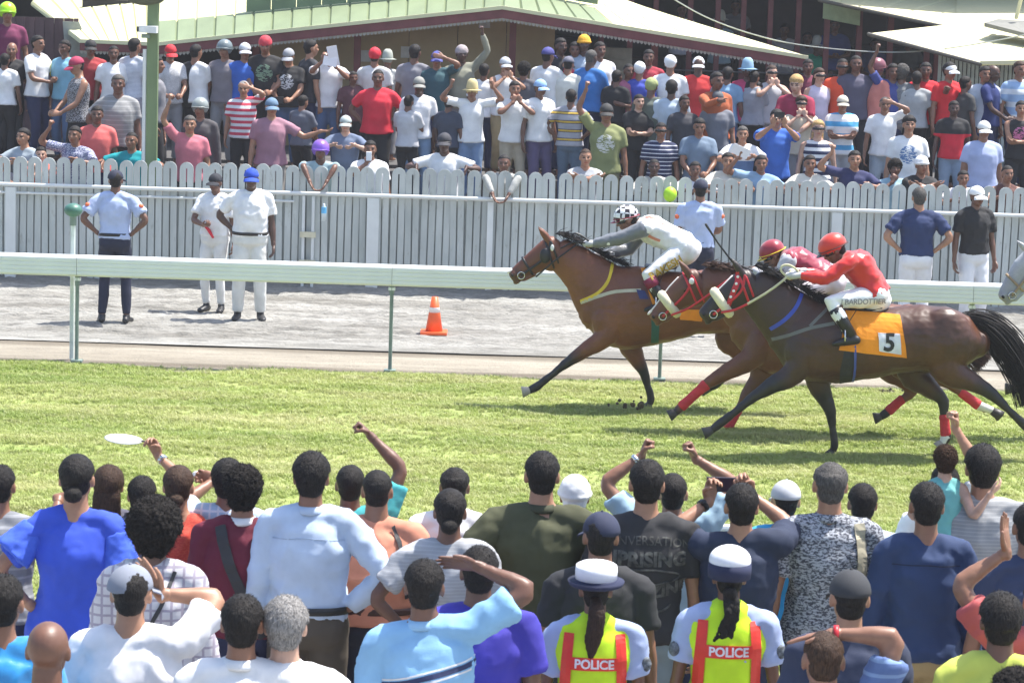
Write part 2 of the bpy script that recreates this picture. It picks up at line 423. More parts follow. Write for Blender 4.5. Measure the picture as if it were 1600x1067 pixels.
def joints(p):
    """p: pose dict -> joints in metres for a 1.75 m figure standing at the origin, facing +y"""
    g = p.get
    f = g('fat', 1.0); sw = 0.185 * g('shw', 1.0)
    drop = g('drop', 0.0)
    J = {}
    lean, tw, sl = math.radians(g('lean', 0)), math.radians(g('twist', 0)), math.radians(g('sidelean', 0))
    pel = v3(0, 0, 0.95 - drop)
    def tr(q):   # leaning and turning the trunk about the pelvis
        q = np.array(q, float) - v3(0, 0, 0.95)
        h = max(0, min(1, q[2] / 0.5)); a = lean; t = tw * h
        x, y, z = q; x, y = x * math.cos(t) - y * math.sin(t), x * math.sin(t) + y * math.cos(t)
        y, z = y * math.cos(a) + z * math.sin(a), -y * math.sin(a) + z * math.cos(a)
        x, z = x * math.cos(sl) + z * math.sin(sl), -x * math.sin(sl) + z * math.cos(sl)
        return v3(x, y, z) + pel
    J['pel'], J['wai'], J['che'], J['nek'] = pel, tr((0, 0.01, 1.12)), tr((0, 0.0, 1.32)), tr((0, -0.012, 1.47))
    J['side'] = unit(tr((1, 0, 1.4)) - tr((0, 0, 1.4))); J['tfw'] = unit(tr((0, 1, 1.4)) - tr((0, 0, 1.4)))
    J['tr'] = tr
    hy, hp, hr = math.radians(g('yaw', 0)), math.radians(g('nod', 0) ), math.radians(g('tilt', 0))
    hb = tr((0, 0.0, 1.535)); 
    yw = hy + tw
    fwv = v3(-math.sin(yw) * math.cos(hp), math.cos(yw) * math.cos(hp), -math.sin(hp))
    upv = unit(v3(-math.sin(yw) * math.sin(hp), math.cos(yw) * math.sin(hp), math.cos(hp)))
    rt = np.cross(fwv, upv); upv = upv * math.cos(hr) + rt * math.sin(hr); rt = np.cross(fwv, upv)
    J['hf'], J['hu'], J['hr'] = fwv, upv, rt
    J['hc'] = hb + upv * 0.105 + fwv * 0.018
    for s, n in ((1, 'R'), (-1, 'L')):
        a = g(n, 'down'); w, pole, hd, kind = ARM[a] if isinstance(a, str) else a
        w = v3(w[0] * s, w[1], w[2]) if isinstance(a, str) else v3(*w)
        pole = v3(pole[0] * s, pole[1], pole[2]) if isinstance(a, str) else v3(*pole)
        hd = v3(hd[0] * s, hd[1], hd[2]) if isinstance(a, str) else v3(*hd)
        raise_ = 0.05 if w[2] > 1.62 else (0.03 if w[2] > 1.5 else 0)
        if isinstance(a, str) and a in ('down', 'hip', 'cross', 'belly', 'lowhold', 'mouth', 'shade', 'head', 'phone', 'up'):
            dlt = tr(v3(0, 0, 1.4)) - v3(0, 0, 1.4); w = w + dlt * (1 if a not in ('down', 'hip') else 0.35)
        sh = tr((s * sw, -0.01, 1.415 + raise_))
        el, wr = ik(sh, w, 0.29, 0.255, pole)
        J['sh' + n], J['el' + n], J['wr' + n], J['hd' + n], J['hk' + n] = sh, el, wr, unit(hd), kind
        st = g('stance', 0.10)
        hip = v3(s * 0.088, 0, 0.91 - drop); ank = v3(s * st, g('step', 0) * s, 0.085)
        kn, ank = ik(hip, ank, 0.43, 0.41, (s * 0.12, 1, 0))
        J['hip' + n], J['kn' + n], J['an' + n] = hip, kn, ank; J['ft' + n] = unit(v3(s * 0.2, 1, 0))
    return J

BLADES = True
def head_soup(sp, J, k=1.0, face=True):
    c, f, u, r = J['hc'], J['hf'], J['hu'], J['hr']; ax = (r, f, u)
    def q(x, y, z): return c + (r * x + f * y + u * z) * k
    sp.sph(q(0, -0.012, 0.022), v3(0.076, 0.096, 0.088) * k, ax, 24, 16)
    sp.sph(q(0, 0.022, -0.035), v3(0.062, 0.066, 0.078) * k, ax, 20, 14)
    sp.sph(q(0, 0.048, -0.082), v3(0.032, 0.030, 0.026) * k, ax, 12, 8)
    for s in (-1, 1):
        sp.sph(q(s * 0.076, -0.008, -0.012), v3(0.010, 0.019, 0.031) * k, ax, 10, 8)
        if face:
            sp.sph(q(s * 0.038, 0.060, -0.022), v3(0.024, 0.022, 0.020) * k, ax, 10, 8)
            sp.sph(q(s * 0.030, 0.078, 0.022), v3(0.026, 0.013, 0.009) * k, ax, 10, 8)
            sp.sph(q(s * 0.011, 0.094, -0.030), v3(0.011, 0.012, 0.009) * k, ax, 8, 6)
    if face:
        sp.tube([q(0, 0.080, 0.018), q(0, 0.094, -0.008), q(0, 0.103, -0.028)], np.array([0.009, 0.011, 0.013]) * k, n=8)
        sp.sph(q(0, 0.080, -0.055), v3(0.024, 0.012, 0.007) * k, ax, 10, 8)
        sp.sph(q(0, 0.078, -0.067), v3(0.021, 0.011, 0.007) * k, ax, 10, 8)
def hair_mesh(J, kind, res, k=1.0):
    c, f, u, r = J['hc'], J['hf'], J['hu'], J['hr']; ax = (r, f, u)
    def q(x, y, z): return c + (r * x + f * y + u * z) * k
    sp = Soup(); t = {'short': 0.009, 'crop': 0.004, 'curly': 0.026, 'afro': 0.048, 'ring': 0.008, 'long': 0.014, 'bun': 0.010, 'tail': 0.008, 'thick': 0.017}[kind]
    def fn(x, y, z):
        v = 1.0
        if y > 0.30 and z < 0.52 - 0.25 * (1 - y): v = 0.86              # face
        if y > -0.15 and z < -0.30 + (0.0 if y < 0.1 else 0.35): v = min(v, 0.80)          # sides
        if y <= -0.15 and z < -0.30: v = min(v, 1.0 - .10 * min(1, (-.30 - z) / .3))      # nape
        if z < -0.62: v = min(v, 0.78)
        if abs(x) > 0.62 and z < 0.06 and y > -.45 and kind not in ('afro', 'long', 'curly'): v = min(v, 0.87)
        if kind == 'ring' and z > 0.42 and abs(x) < 0.75: v = min(v, 0.93)
        return v
    sp.sph(q(0, -0.014, 0.022), v3(0.076 + t, 0.096 + t, 0.088 + t) * k, ax, 40, 30, fn)
    if kind in ('curly', 'afro', 'thick', 'short', 'crop', 'ring'):
        g_ = t * .7 if kind in ('curly', 'afro') else t * .5
        sp.sph(q(0, -0.048, -0.020), v3(0.060 + g_, 0.049 + g_, 0.066 + g_) * k, ax, 20, 14)
    if kind in ('long', 'tail', 'bun'):
        sp.sph(q(0, -0.045, -0.015), v3(0.068, 0.058, 0.065) * k, ax, 20, 14)
    if kind == 'long':
        sp.tube([q(0, -0.05, 0.03), q(0, -0.085, -0.06), q(0, -0.085, -0.16), q(0, -0.08, -0.24)], np.array([0.07, 0.082, 0.085, 0.06]) * k, np.array([0.04, 0.035, 0.03, 0.018]) * k, side=r)
    if kind == 'bun': sp.sph(q(0, -0.118, -0.055), v3(0.044, 0.036, 0.036) * k, ax, 16, 12)
    if kind == 'tail':
        sp.sph(q(0, -0.105, -0.01), v3(0.026, 0.026, 0.026) * k, ax)
        sp.tube([q(0, -0.11, -0.0), q(0.01, -0.15, -0.05), q(0.0, -0.155, -0.13), q(-0.015, -0.15, -0.22), q(-0.02, -0.15, -0.30)], np.array([0.022, 0.034, 0.040, 0.032, 0.012]) * k, np.array([0.022, 0.028, 0.03, 0.022, 0.01]) * k, side=r)
    base_ = None
    d = {'curly': [(0.022, 0.022), (0.011, 0.012)], 'afro': [(0.03, 0.026), (0.012, 0.016)]}.get(kind, [(0.02, 0.006)] if res == 'near' else None)
    hm = remesh(sp, (0.0065 if res == 'near' else 0.010) * k, 1 if kind in ('curly', 'afro') else 2, d, name='hair')
    if res != 'near' or not BLADES: return hm
    # short strands standing out of the mass
    V, F = mget(hm); rnd = np.random.RandomState(int(abs(c[0] * 997 + c[1] * 131)) % 1000)
    nv = np.empty(len(V) * 3); hm.vertices.foreach_get('normal', nv); nv = nv.reshape(-1, 3)
    loc = (V - c) @ np.array(ax).T
    ok = np.where((loc[:, 1] < 0.05) | (loc[:, 2] > 0.05))[0]
    cnt = {'afro': 3200, 'curly': 2600, 'crop': 1200, 'ring': 1300}.get(kind, 2200); ln = {'afro': .020, 'curly': .017, 'crop': .007, 'ring': .010, 'thick': .018}.get(kind, .014)
    ii = rnd.choice(ok, cnt); P = V[ii]; n_ = nv[ii]
    dn = -u[None, :] * 1.0 + rnd.normal(0, .35, (cnt, 3)); dn -= n_ * (dn * n_).sum(1)[:, None]
    if kind in ('afro', 'curly'): dr = n_ * .8 + rnd.normal(0, .7, (cnt, 3))
    elif kind in ('bun', 'tail'): dr = n_ * .10 + dn
    else: dr = n_ * .38 + dn * 1.0
    dr /= np.linalg.norm(dr, axis=1)[:, None]; L_ = ln * rnd.uniform(.5, 1.3, cnt)[:, None]
    wd = np.cross(dr, n_ + rnd.normal(0, .2, (cnt, 3))); wd /= np.linalg.norm(wd, axis=1)[:, None]
    A_ = P - wd * .0013; B_ = P + wd * .0013; C_ = P + dr * L_ + (n_ * -.15 * L_ if kind not in ('afro', 'curly') else 0)
    s2 = Soup(); s2.add(V, F); s2.add(np.stack([A_, B_, C_], 1).reshape(-1, 3), [(3 * i, 3 * i + 1, 3 * i + 2) for i in range(cnt)])
    bpy.data.meshes.remove(hm); return s2.mesh('hair', True)

def figure(J, o=None):
    """returns the meshes of a dressed figure. o: res, k (scale), fat, sleeves, bottom, hem, loose, hair"""
    o = o or {}; res = o.get('res', 'near'); f = o.get('fat', 1.0); k = o.get('k', 1.0); fem = o.get('fem', False)
    M = {}
    near = res == 'near'
    vb = (0.017 if near else 0.022); vc = (0.014 if near else 0.020)
    side = J['side']; sp0 = J.get('sideP', v3(1, 0, 0))
    pel, wai, che, nek = J['pel'], J['wai'], J['che'], J['nek']
    cr = pel + unit(pel - wai) * 0.085; crb = pel + unit(pel - wai) * 0.045
    ub = unit(che - wai)
    shm = (J['shR'] + J['shL']) / 2; shw = np.linalg.norm(J['shR'] - J['shL']) / 2 / 0.185
    wf, hfm = (0.88, 1.06) if fem else (1.0, 1.0)
    P = [cr, pel, (pel + wai) / 2, wai, (wai + che) / 2, che, che + (nek - che) * 0.62, nek - unit(nek - che) * 0.012]
    A = v3(0.135 * hfm, 0.168 * hfm * f, 0.158 * f, 0.146 * f * wf, 0.155 * f * wf, 0.168 * f ** .6, 0.150, 0.085) * 1.0
    A[5:7] *= shw
    B = v3(0.095, 0.118 * f, 0.112 * f, 0.105 * f * f, 0.112 * f * f, 0.118 * f, 0.092, 0.062)
    S = [sp0, sp0, sp0 * .7 + side * .3, sp0 * .4 + side * .6, side, side, side, side]
    def torso(s, ext, a0=0, a1=8, extra=0.0, flare=0.0):
        a = A[a0:a1] + ext; b = B[a0:a1] + ext
        s.tube(P[a0:a1], a, b, side=S[a0:a1], n=24, sq=0.88)
    b = Soup(); b.tube([crb] + P[1:8], np.r_[A[0] * .86, A[1:8]], np.r_[B[0] * .8, B[1:8]], side=S, n=24, sq=.88)
    nb = nek - unit(nek - che) * 0.03
    hb = J['hc'] - J['hu'] * 0.07 - J['hf'] * 0.022
    nbx = 0; b.tube([nb, (nb + hb) / 2 - J['tfw'] * 0.004, hb, hb + J['hu'] * 0.03], v3(0.068, 0.056, 0.055, 0.05) * (f ** .5), side=side, n=16)
    for s in (-1, 1):   # trapezius, shoulder blades
        n = 'R' if s > 0 else 'L'
        b.tube([nek + J['hu'] * 0.02, (nek * .5 + J['sh' + n] * .5) + (shm - che) * 0.04, J['sh' + n]], v3(0.040, 0.043, 0.047), n=12)
    for n in 'RL':
        sh, el, wr = J['sh' + n], J['el' + n], J['wr' + n]
        m1 = sh + (el - sh) * 0.45; m2 = el + (wr - el) * 0.3
        g = f ** .5 * (0.88 if fem else 1.0)
        b.tube([sh, sh + (el - sh) * 0.18, m1, el - (el - sh) * 0.06, el + (wr - el) * 0.06, m2, el + (wr - el) * 0.7, wr],
               v3(0.050, 0.051, 0.047, 0.039, 0.039, 0.042, 0.031, 0.025) * g, n=14)
        hp, kn, an = J['hip' + n], J['kn' + n], J['an' + n]
        b.tube([hp, hp + (kn - hp) * 0.3, hp + (kn - hp) * 0.7, kn, kn + (an - kn) * 0.28, kn + (an - kn) * 0.7, an],
               v3(0.090, 0.088, 0.068, 0.055, 0.058, 0.042, 0.036) * g, n=14)
        ft = J['ft' + n]; b.tube([an - ft * 0.03 - v3(0, 0, 0.045), an + ft * 0.06 - v3(0, 0, 0.05), an + ft * 0.14 - v3(0, 0, 0.06)], v3(0.035, 0.042, 0.036), v3(0.035, 0.03, 0.02), n=10)
    bm_ = remesh(b, vb, 4, name='body')
    h = Soup(); head_soup(h, J, 1.0, True)
    h.tube([(nb + hb) / 2, hb, hb + J['hu'] * 0.04], v3(0.053, 0.052, 0.048) * (f ** .5), side=side, n=16)
    hm = remesh(h, 0.0075 if near else 0.010, 3, name='head')
    hs = []
    for s, n in ((1, 'R'), (-1, 'L')):
        q = Soup(); wr, el, hd = J['wr' + n], J['el' + n], J['hd' + n]
        pn = J.get('pn' + n)
        if pn is None:
            pn = (J['hc'] if hd[2] > 0.3 or abs(hd[0]) > .6 else J['pel']) - wr
            if hd[2] < -0.5: pn = v3(-s, 0.2, 0)
        q.tube([wr + (el - wr) * 0.12, wr], v3(0.027, 0.025) * (f ** .5), n=12)
        hand(q, wr, hd, pn, J['hk' + n], s, o.get('hs', 1.0))
        hs.append(remesh(q, 0.0048 if near else 0.008, 2, name='hand'))
    hv, _ = mget(hm)
    body = mjoin('body', [bm_, hm] + hs)
    # eyes and lips: material regions of the face
    c_, f_, u_, r_ = J['hc'], J['hf'], J['hu'], J['hr']
    cen = np.array([p.center for p in body.polygons]) - c_
    X, Y, Z = cen @ r_, cen @ f_, cen @ u_
    idx = np.zeros(len(cen), int)
    idx[(Y > 0.055) & (((np.abs(X) - 0.031) / 0.017) ** 2 + ((Z - 0.004) / 0.009) ** 2 < 1)] = 1
    idx[(Y > 0.055) & (((np.abs(X) - 0.032) / 0.024) ** 2 + ((Z - 0.026) / 0.006) ** 2 < 1)] = 1
    idx[(Y > 0.06) & ((X / 0.026) ** 2 + ((Z + 0.061) / 0.011) ** 2 < 1)] = 2
    body.polygons.foreach_set('material_index', idx.tolist())
    M['body'] = body
    # shirt
    ext = 0.016 + o.get('loose', 0.004)
    sl = o.get('sleeves', 'short')
    if o.get('shirt', True):
        s = Soup()
        hem = o.get('hem', 0.55)   # 0: crotch .. 1 waist
        Pb = pel + (cr - pel) * (1 - hem) if hem < 1 else pel + (wai - pel) * 0.15
        PP = [Pb] + P[1:7] + [nek - unit(nek - che) * 0.008]
        if hem >= 1: PP = [Pb] + P[2:7] + [PP[-1]]
        k0 = 1 if hem < 1 else 2
        ext2 = ext + (.016 if hem < 1 else .004); AA = np.r_[A[k0] + ext2 * 1.15, A[k0:7] + ext, 0.068]; AA[1] += .010 * (hem < 1); BB = np.r_[B[k0] + ext2 * 1.15, B[k0:7] + ext, 0.066]; BB[1] += .012 * (hem < 1)
        SS = [S[k0]] + list(S[k0:7]) + [side]
        s.tube(PP, AA, BB, side=SS, n=26, sq=0.9, cap=False)
        for sg, n in ((1, 'R'), (-1, 'L')):
            sh, el, wr = J['sh' + n], J['el' + n], J['wr' + n]
            if sl == 'none':
                s.tube([nek + (sh - nek) * 0.25 + (nek - che) * 0.02, nek + (sh - nek) * .62, nek + (sh - nek) * 0.66 - (nek - che) * 0.4], v3(0.05, 0.052, 0.07), n=12)
                continue
            s.tube([nek * .9 + che * .1, nek * .45 + sh * .55 + (nek - che) * 0.02, sh], v3(0.062, 0.064, 0.062), n=14)
            g = f ** .5
            if sl == 'short':
                e = sh + (el - sh) * 0.68
                s.tube([sh, sh + (el - sh) * 0.2, sh + (el - sh) * .45, e], v3(0.063, 0.066, 0.065, 0.070) * g, n=16, cap=False)
            else:
                w = el + (wr - el) * 0.93
                s.tube([sh, sh + (el - sh) * 0.2, sh + (el - sh) * .6, el, el + (wr - el) * .35, el + (wr - el) * .75, w], v3(0.061, 0.062, 0.057, 0.050, 0.050, 0.042, 0.036) * g, n=16, cap=False)
        M['shirt'] = remesh(s, vc, 3, [(0.13, 0.020), ((0.16,), 0.014), ((0.07,), 0.005)] if near else [(0.12, 0.018)], name='shirt')
    if o.get('vest'):
        s = Soup(); torso(s, 0.036, 2, 8); 
        for n in 'RL': s.tube([nek + (J['sh' + n] - nek) * 0.2 + (nek - che) * 0.03, nek + (J['sh' + n] - nek) * .72 + (nek - che) * 0.02, nek + (J['sh' + n] - nek) * 0.70 - (nek - che) * 0.5], v3(0.060, 0.068, 0.10), n=14)
        M['vest'] = remesh(s, vc, 3, [(0.12, 0.014)], name='vest')
    bt = o.get('bottom', 'trousers')
    if bt:
        s = Soup(); g = f ** .5
        u0 = unit(pel - wai)
        s.tube([cr + u0 * .035, cr, (cr + pel) / 2, pel, (pel + wai) / 2 + (wai - pel) * 0.05], [A[0] + .012, A[0] + .026, A[1] + .020, A[1] + .020, A[2] + .013], [B[0] - .01, B[0] + .026, B[1] + .022, B[1] + .020, B[2] + .013], side=sp0, n=26, sq=.9, cap=False)
        fb = np.cross(unit(wai - pel), sp0)
        if o.get('seat'): s.sph(pel, v3(.178, .150, .150), (sp0, np.cross(u0, sp0), u0), 20, 14); s.sph(cr, v3(.165, .145, .10), (sp0, np.cross(u0, sp0), u0), 20, 14)
        for n in 'RL': s.sph(J['hip' + n] - u0 * .01 - fb * 0.035, v3(0.098, 0.102, 0.105) * f ** .5)
        if bt == 'skirt':
            kn = (J['knR'] + J['knL']) / 2
            s.tube([pel, cr, cr + (kn - cr) * .5, kn + (kn - cr) * 0.1], [A[1] + .02, A[1] + .03, A[1] + .035, A[1] + .02], [B[1] + .02, B[1] + .03, B[1] + .03, B[1] + .02], side=sp0, n=24, cap=False)
        else:
            for n in 'RL':
                hp, kn, an = J['hip' + n], J['kn' + n], J['an' + n]
                if bt == 'shorts':
                    s.tube([hp, hp + (kn - hp) * .3, hp + (kn - hp) * .85], v3(0.100, 0.100, 0.092) * g, n=16, cap=False)
                else:
                    t = o.get('tight', 0)
                    s.tube([hp, hp + (kn - hp) * .3, hp + (kn - hp) * .7, kn, kn + (an - kn) * .4, kn + (an - kn) * .95],
                           (v3(0.100, 0.100, 0.082, 0.072, 0.070, 0.062) if not t else v3(0.094, 0.094, 0.076, 0.062, 0.062, 0.048)) * g, n=16, cap=False)
        M['trousers'] = remesh(s, vc, 3, [(0.12, 0.016)], name='trousers')
    if o.get('shoes', True):
        for sg, n in ((1, 'R'), (-1, 'L')):
            q = Soup(); an, ft = J['an' + n], J['ft' + n]
            u3 = unit(np.cross(np.cross(ft, J['kn' + n] - an), ft))
            q.tube([an - ft * 0.045 - u3 * 0.045, an + ft * 0.05 - u3 * 0.046, an + ft * 0.12 - u3 * 0.056, an + ft * 0.165 - u3 * 0.06], v3(0.040, 0.046, 0.048, 0.034), v3(0.042, 0.042, 0.030, 0.022), side=np.cross(ft, u3), n=12)
            q.tube([an - u3 * 0.03, an + u3 * 0.02], v3(0.045, 0.043), n=12, cap=False)
            M['shoe' + n] = remesh(q, 0.012, 2, name='shoe')
    hk = o.get('hair')
    if hk: M['hair'] = hair_mesh(J, hk, res)
    return M

# headwear, all in the head frame
def head_axes(J): return (J['hr'], J['hf'], J['hu'])
def wear(kind, J, mat, parent, k=1.0, rot=0.0, mat2=None, name=None):
    c, f, u, r = J['hc'], J['hf'], J['hu'], J['hr']
    if rot:
        a = math.radians(rot); f, r = f * math.cos(a) - r * math.sin(a), r * math.cos(a) + f * math.sin(a)
    ax = (r, f, u)
    def q(x, y, z): return c + (r * x + f * y + u * z) * k
    mat2 = mat2 or mat
    if kind in ('cap', 'capback'):
        s = Soup(); s.sph(q(0, -0.010, 0.026), v3(0.087, 0.107, 0.096) * k, ax, 28, 18, lambda x, y, z: 1.0 if z > -0.10 else 0.80)
        o = s.build(name or 'cap', mat, parent, True)
        b = Soup(); rows = []
        for i in range(9):
            a = math.radians(-50 + 100 * i / 8)
            for rr, dz in ((0.094, 0.020), (0.130, 0.006), (0.166 - 0.0022 * (i - 4) ** 2, -0.018)):
                rows.append(q(math.sin(a) * rr * 0.88, math.cos(a) * rr * (1.0 if rr < .1 else 1.05), 0.0 + dz + (0.03 - dz) * 0 - 0.022 * math.sin(a) ** 2))
        V = np.array(rows); n = len(V); F = []
        V = np.vstack([V, V - u * 0.006 * k])
        for i in range(8):
            for j in range(2):
                a = i * 3 + j; F.append((a, a + 3, a + 4, a + 1)); F.append((n + a, n + a + 1, n + a + 4, n + a + 3))
            a = i * 3 + 2; F.append((a, a + 3, n + a + 3, n + a)); a = i * 3; F.append((a, n + a, n + a + 3, a + 3))
        F += [(0, 1, n + 1, n), (1, 2, n + 2, n + 1), (24, n + 24, n + 25, 25), (25, n + 25, n + 26, 26)]
        ob('brim', mesh('brim', V, F), mat2, o)
        bt = Soup(); bt.sph(q(0, -0.010, 0.122), 0.007 * k, None, 8, 6); bt.build('button', mat2, o)
        return o
    if kind == 'helmet':
        s = Soup(); s.sph(q(0, -0.008, 0.035), v3(0.112, 0.132, 0.118) * k, ax, 28, 20, lambda x, y, z: 1.0 if (z > -0.25 or y < 0.2) and z > -0.75 else 0.74)
        o = s.build(name or 'helmet', mat, parent, True)
        t = Soup(); th = np.linspace(0, 2 * math.pi, 28)
        t.tube([q(math.cos(a) * 0.111, -0.008 + math.sin(a) * 0.131, 0.012 + 0.012 * math.sin(a)) for a in th], 0.006 * k, cap=False, n=6); t.build('rim', mat2, o)
        v = Soup(); v.tube([q(math.sin(a) * 0.105, math.cos(a) * 0.145, 0.03) for a in np.linspace(-0.9, 0.9, 9)], 0.012 * k, 0.006 * k, n=8); v.build('visor', mat2, o)
        return o
    if kind == 'jockey':
        s = Soup(); s.sph(q(0, -0.006, 0.040), v3(0.098, 0.122, 0.102) * k, ax, 30, 20, lambda x, y, z: 1.0 if z > -0.35 else 0.84)
        o = s.build(name or 'helmet', mat, parent, True)
        v = Soup(); v.tube([q(math.sin(a) * 0.095, math.cos(a) * 0.140, 0.012) for a in np.linspace(-1.0, 1.0, 11)], 0.020 * k, 0.005 * k, n=8); v.build('peak', mat2, o)
        t = Soup(); th = np.linspace(0, 2 * math.pi, 30)
        t.tube([q(math.cos(a) * 0.101, -0.006 + math.sin(a) * 0.125, 0.022 + 0.018 * math.sin(a)) for a in th], 0.009 * k, 0.004 * k, cap=False, n=6); t.build('goggle_strap', mat2, o)
        return o
    if kind in ('beanie', 'wrap'):
        s = Soup(); s.sph(q(0, -0.014, 0.030), v3(0.091, 0.110, 0.100) * k, ax, 28, 18, lambda x, y, z: 1.0 if z > -0.2 or y < -0.3 else 0.80)
        if kind == 'wrap': s.sph(q(0, -0.06, -0.02), v3(0.07, 0.055, 0.07) * k, ax); s.tube([q(math.cos(a) * 0.088, -0.012 + math.sin(a) * 0.106, 0.02 + 0.01 * math.sin(a)) for a in np.linspace(0, 2 * math.pi, 24)], 0.013 * k, cap=False, n=8)
        return ob(name or 'headwrap', remesh(s, 0.008 * k, 2, [(0.04, 0.008)], name='headwrap'), mat, parent)
    if kind in ('bucket', 'straw'):
        s = Soup(); s.tube([q(0, -0.01, 0.02), q(0, -0.01, 0.07), q(0, -0.01, 0.12)], v3(0.090, 0.087, 0.078) * k, v3(0.108, 0.104, 0.094) * k, side=r, n=26)
        o = s.build(name or 'hat', mat, parent, True)
        b = Soup(); b.tube([q(0, -0.01, 0.016), q(0, -0.01, 0.030)], v3(0.150, 0.10) * k, v3(0.168, 0.115) * k, side=r, n=26, cap=False); b.build('brim', mat2, o, True)
        return o
    if kind == 'police':   # round white crown, dark band and turned-up navy brim
        s = Soup(); s.tube([q(0, -0.01, 0.05), q(0, -0.01, 0.10), q(0, -0.01, 0.128)], v3(0.104, 0.106, 0.102) * k, v3(0.118, 0.120, 0.116) * k, side=r, n=30, cap=False)
        s.sph(q(0, -0.01, 0.126), v3(0.100, 0.114, 0.022) * k, ax)
        o = s.build(name or 'hat', mat, parent, True)
        bd = Soup(); bd.tube([q(0, -0.01, 0.028), q(0, -0.01, 0.060)], v3(0.107, 0.1075) * k, v3(0.121, 0.1215) * k, side=r, n=30, cap=False); bd.build('hatband', mat2, o, True)
        b = Soup(); b.tube([q(0, -0.01, 0.022), q(0, -0.01, 0.030), q(0, -0.01, 0.050)], v3(0.115, 0.135, 0.143) * k, v3(0.130, 0.150, 0.158) * k, side=r, n=30, cap=False); b.build('brim', mat2, o, True)
        return o
    if kind == 'policeround':
        s = Soup(); s.sph(q(0, -0.01, 0.085), v3(0.104, 0.122, 0.075) * k, ax, 28, 18)
        o = s.build(name or 'hat', mat, parent, True)
        bd = Soup(); bd.tube([q(0, -0.01, 0.00), q(0, -0.01, 0.040), q(0, -0.01, 0.075)], v3(0.106, 0.1085, 0.1055) * k, v3(0.125, 0.127, 0.1235) * k, side=r, n=30, cap=False); bd.build('hatband', mat2, o, True)
        return o
def collar(J, mat, parent, r=0.066, h=0.03):
    s = Soup(); u = unit(J['hc'] - J['nek']); c = J['nek'] + J['tfw'] * .002 + u * .016
    th = np.linspace(0, 2 * math.pi, 30); X, Yf = J['side'], J['tfw']
    for rad, z0, z1 in ((.064, -.020, .034), (.071, -.026, .030)):
        pass
    V = []
    for t in th[:-1]:
        d = X * math.cos(t) + Yf * math.sin(t); dip = .022 * max(0, math.sin(t)) ** 2
        V += [c + d * .058 + u * (.026 - dip), c + d * .064 + u * (.028 - dip), c + d * .079 + u * (.002 - dip * 1.3), c + d * .073 + u * (-.012 - dip)]
    n = 29; F = []
    for i in range(n):
        for j in range(4): F.append((4 * i + j, 4 * i + (j + 1) % 4, 4 * ((i + 1) % n) + (j + 1) % 4, 4 * ((i + 1) % n) + j))
    return ob('collar', mesh('collar', V, F, True), mat, parent)
def belt(J, mat, parent, f=1.0, h=0.035):
    s = Soup(); u = unit(J['wai'] - J['pel']); c = (J['pel'] + J['wai']) / 2 - u * 0.015
    s.tube([c - u * h / 2, c + u * h / 2], 0.158 * f + 0.034, 0.112 * f + 0.034, side=J.get('sideP', v3(1, 0, 0)), n=24, sq=.9, cap=False); return s.build('belt', mat, parent, True)
def watch(J, n, mat, parent):
    s = Soup(); w, e = J['wr' + n], J['el' + n]; d = unit(e - w); s.tube([w + d * 0.03, w + d * 0.052], 0.034, n=14, cap=False)
    s.sph(w + d * 0.041 + unit(np.cross(d, J['side'])) * 0.03, 0.017); return s.build('wristwatch', mat, parent, True)
EYE = plain('eye', (0.03, 0.02, 0.017), 0.3); 
LIP = {k: plain('lip_' + k, (c[0] * .85, c[1] * 0.55, c[2] * 0.6), 0.5) for k, c in SKINS.items()}
DARKSHOE = plain('shoe_leather', (0.02, 0.02, 0.022), 0.45)
def dress(M, parent, sk, shirt=None, trousers=None, shoe=None, hair=None):
    me = M['body']
    if len(me.materials) == 0:
        for x in (skin(sk), EYE, LIP[sk]): me.materials.append(x)
    o = bpy.data.objects.new('body', me); COL.objects.link(o); o.parent = parent
    for i, x in enumerate((skin(sk), EYE, LIP[sk])):
        o.material_slots[i].link = 'OBJECT'; o.material_slots[i].material = x
    R = {'body': o}
    if 'shirt' in M and shirt: R['shirt'] = ob('shirt', M['shirt'], shirt, parent)
    if 'trousers' in M: R['trousers'] = ob('trousers', M['trousers'], trousers, parent)
    for n in 'RL':
        if 'shoe' + n in M: ob('shoe', M['shoe' + n], shoe or DARKSHOE, parent)
    if 'hair' in M and hair: R['hair'] = ob('hair', M['hair'], hair, parent)
    return R
# ---------------------------------------------------------------- the setting
def slab(pts, th, d=(0, 0, -1)):
    """a polygon with thickness th along d"""
    P = [np.array(p, float) for p in pts]; n = len(P); Q = [p + unit(d) * th for p in P]
    F = [tuple(range(n)), tuple(range(2 * n - 1, n - 1, -1))] + [(i, i + n, (i + 1) % n + n, (i + 1) % n) for i in range(n)]
    return P + Q, F
def slab_ob(name, pts, th, mat, parent=None, d=(0, 0, -1)):
    V, F = slab(pts, th, d); me = mesh(name, V, F)
    bm = bmesh.new(); bm.from_mesh(me); bmesh.ops.recalc_face_normals(bm, faces=bm.faces[:]); bm.to_mesh(me); bm.free()
    return ob(name, me, mat, parent)
def struct(o): o['kind'] = 'structure'; return o
def sheet(name, x0, x1, y0, y1, z, nx, ny, mat, fn=None, smooth=True):
    X = np.linspace(x0, x1, nx); Y = np.linspace(y0, y1, ny); V = []
    for y in Y:
        for x in X: V.append((x, y, z + (fn(x, y) if fn else 0)))
    F = [(j * nx + i, j * nx + i + 1, (j + 1) * nx + i + 1, (j + 1) * nx + i) for j in range(ny - 1) for i in range(nx - 1)]
    return ob(name, mesh(name, V, F, smooth), mat)
from mathutils import noise as MN
def fbm(x, y, z=0.0, o=3): return MN.fractal(Vector((x, y, z)), 1.0, 2.0, o)

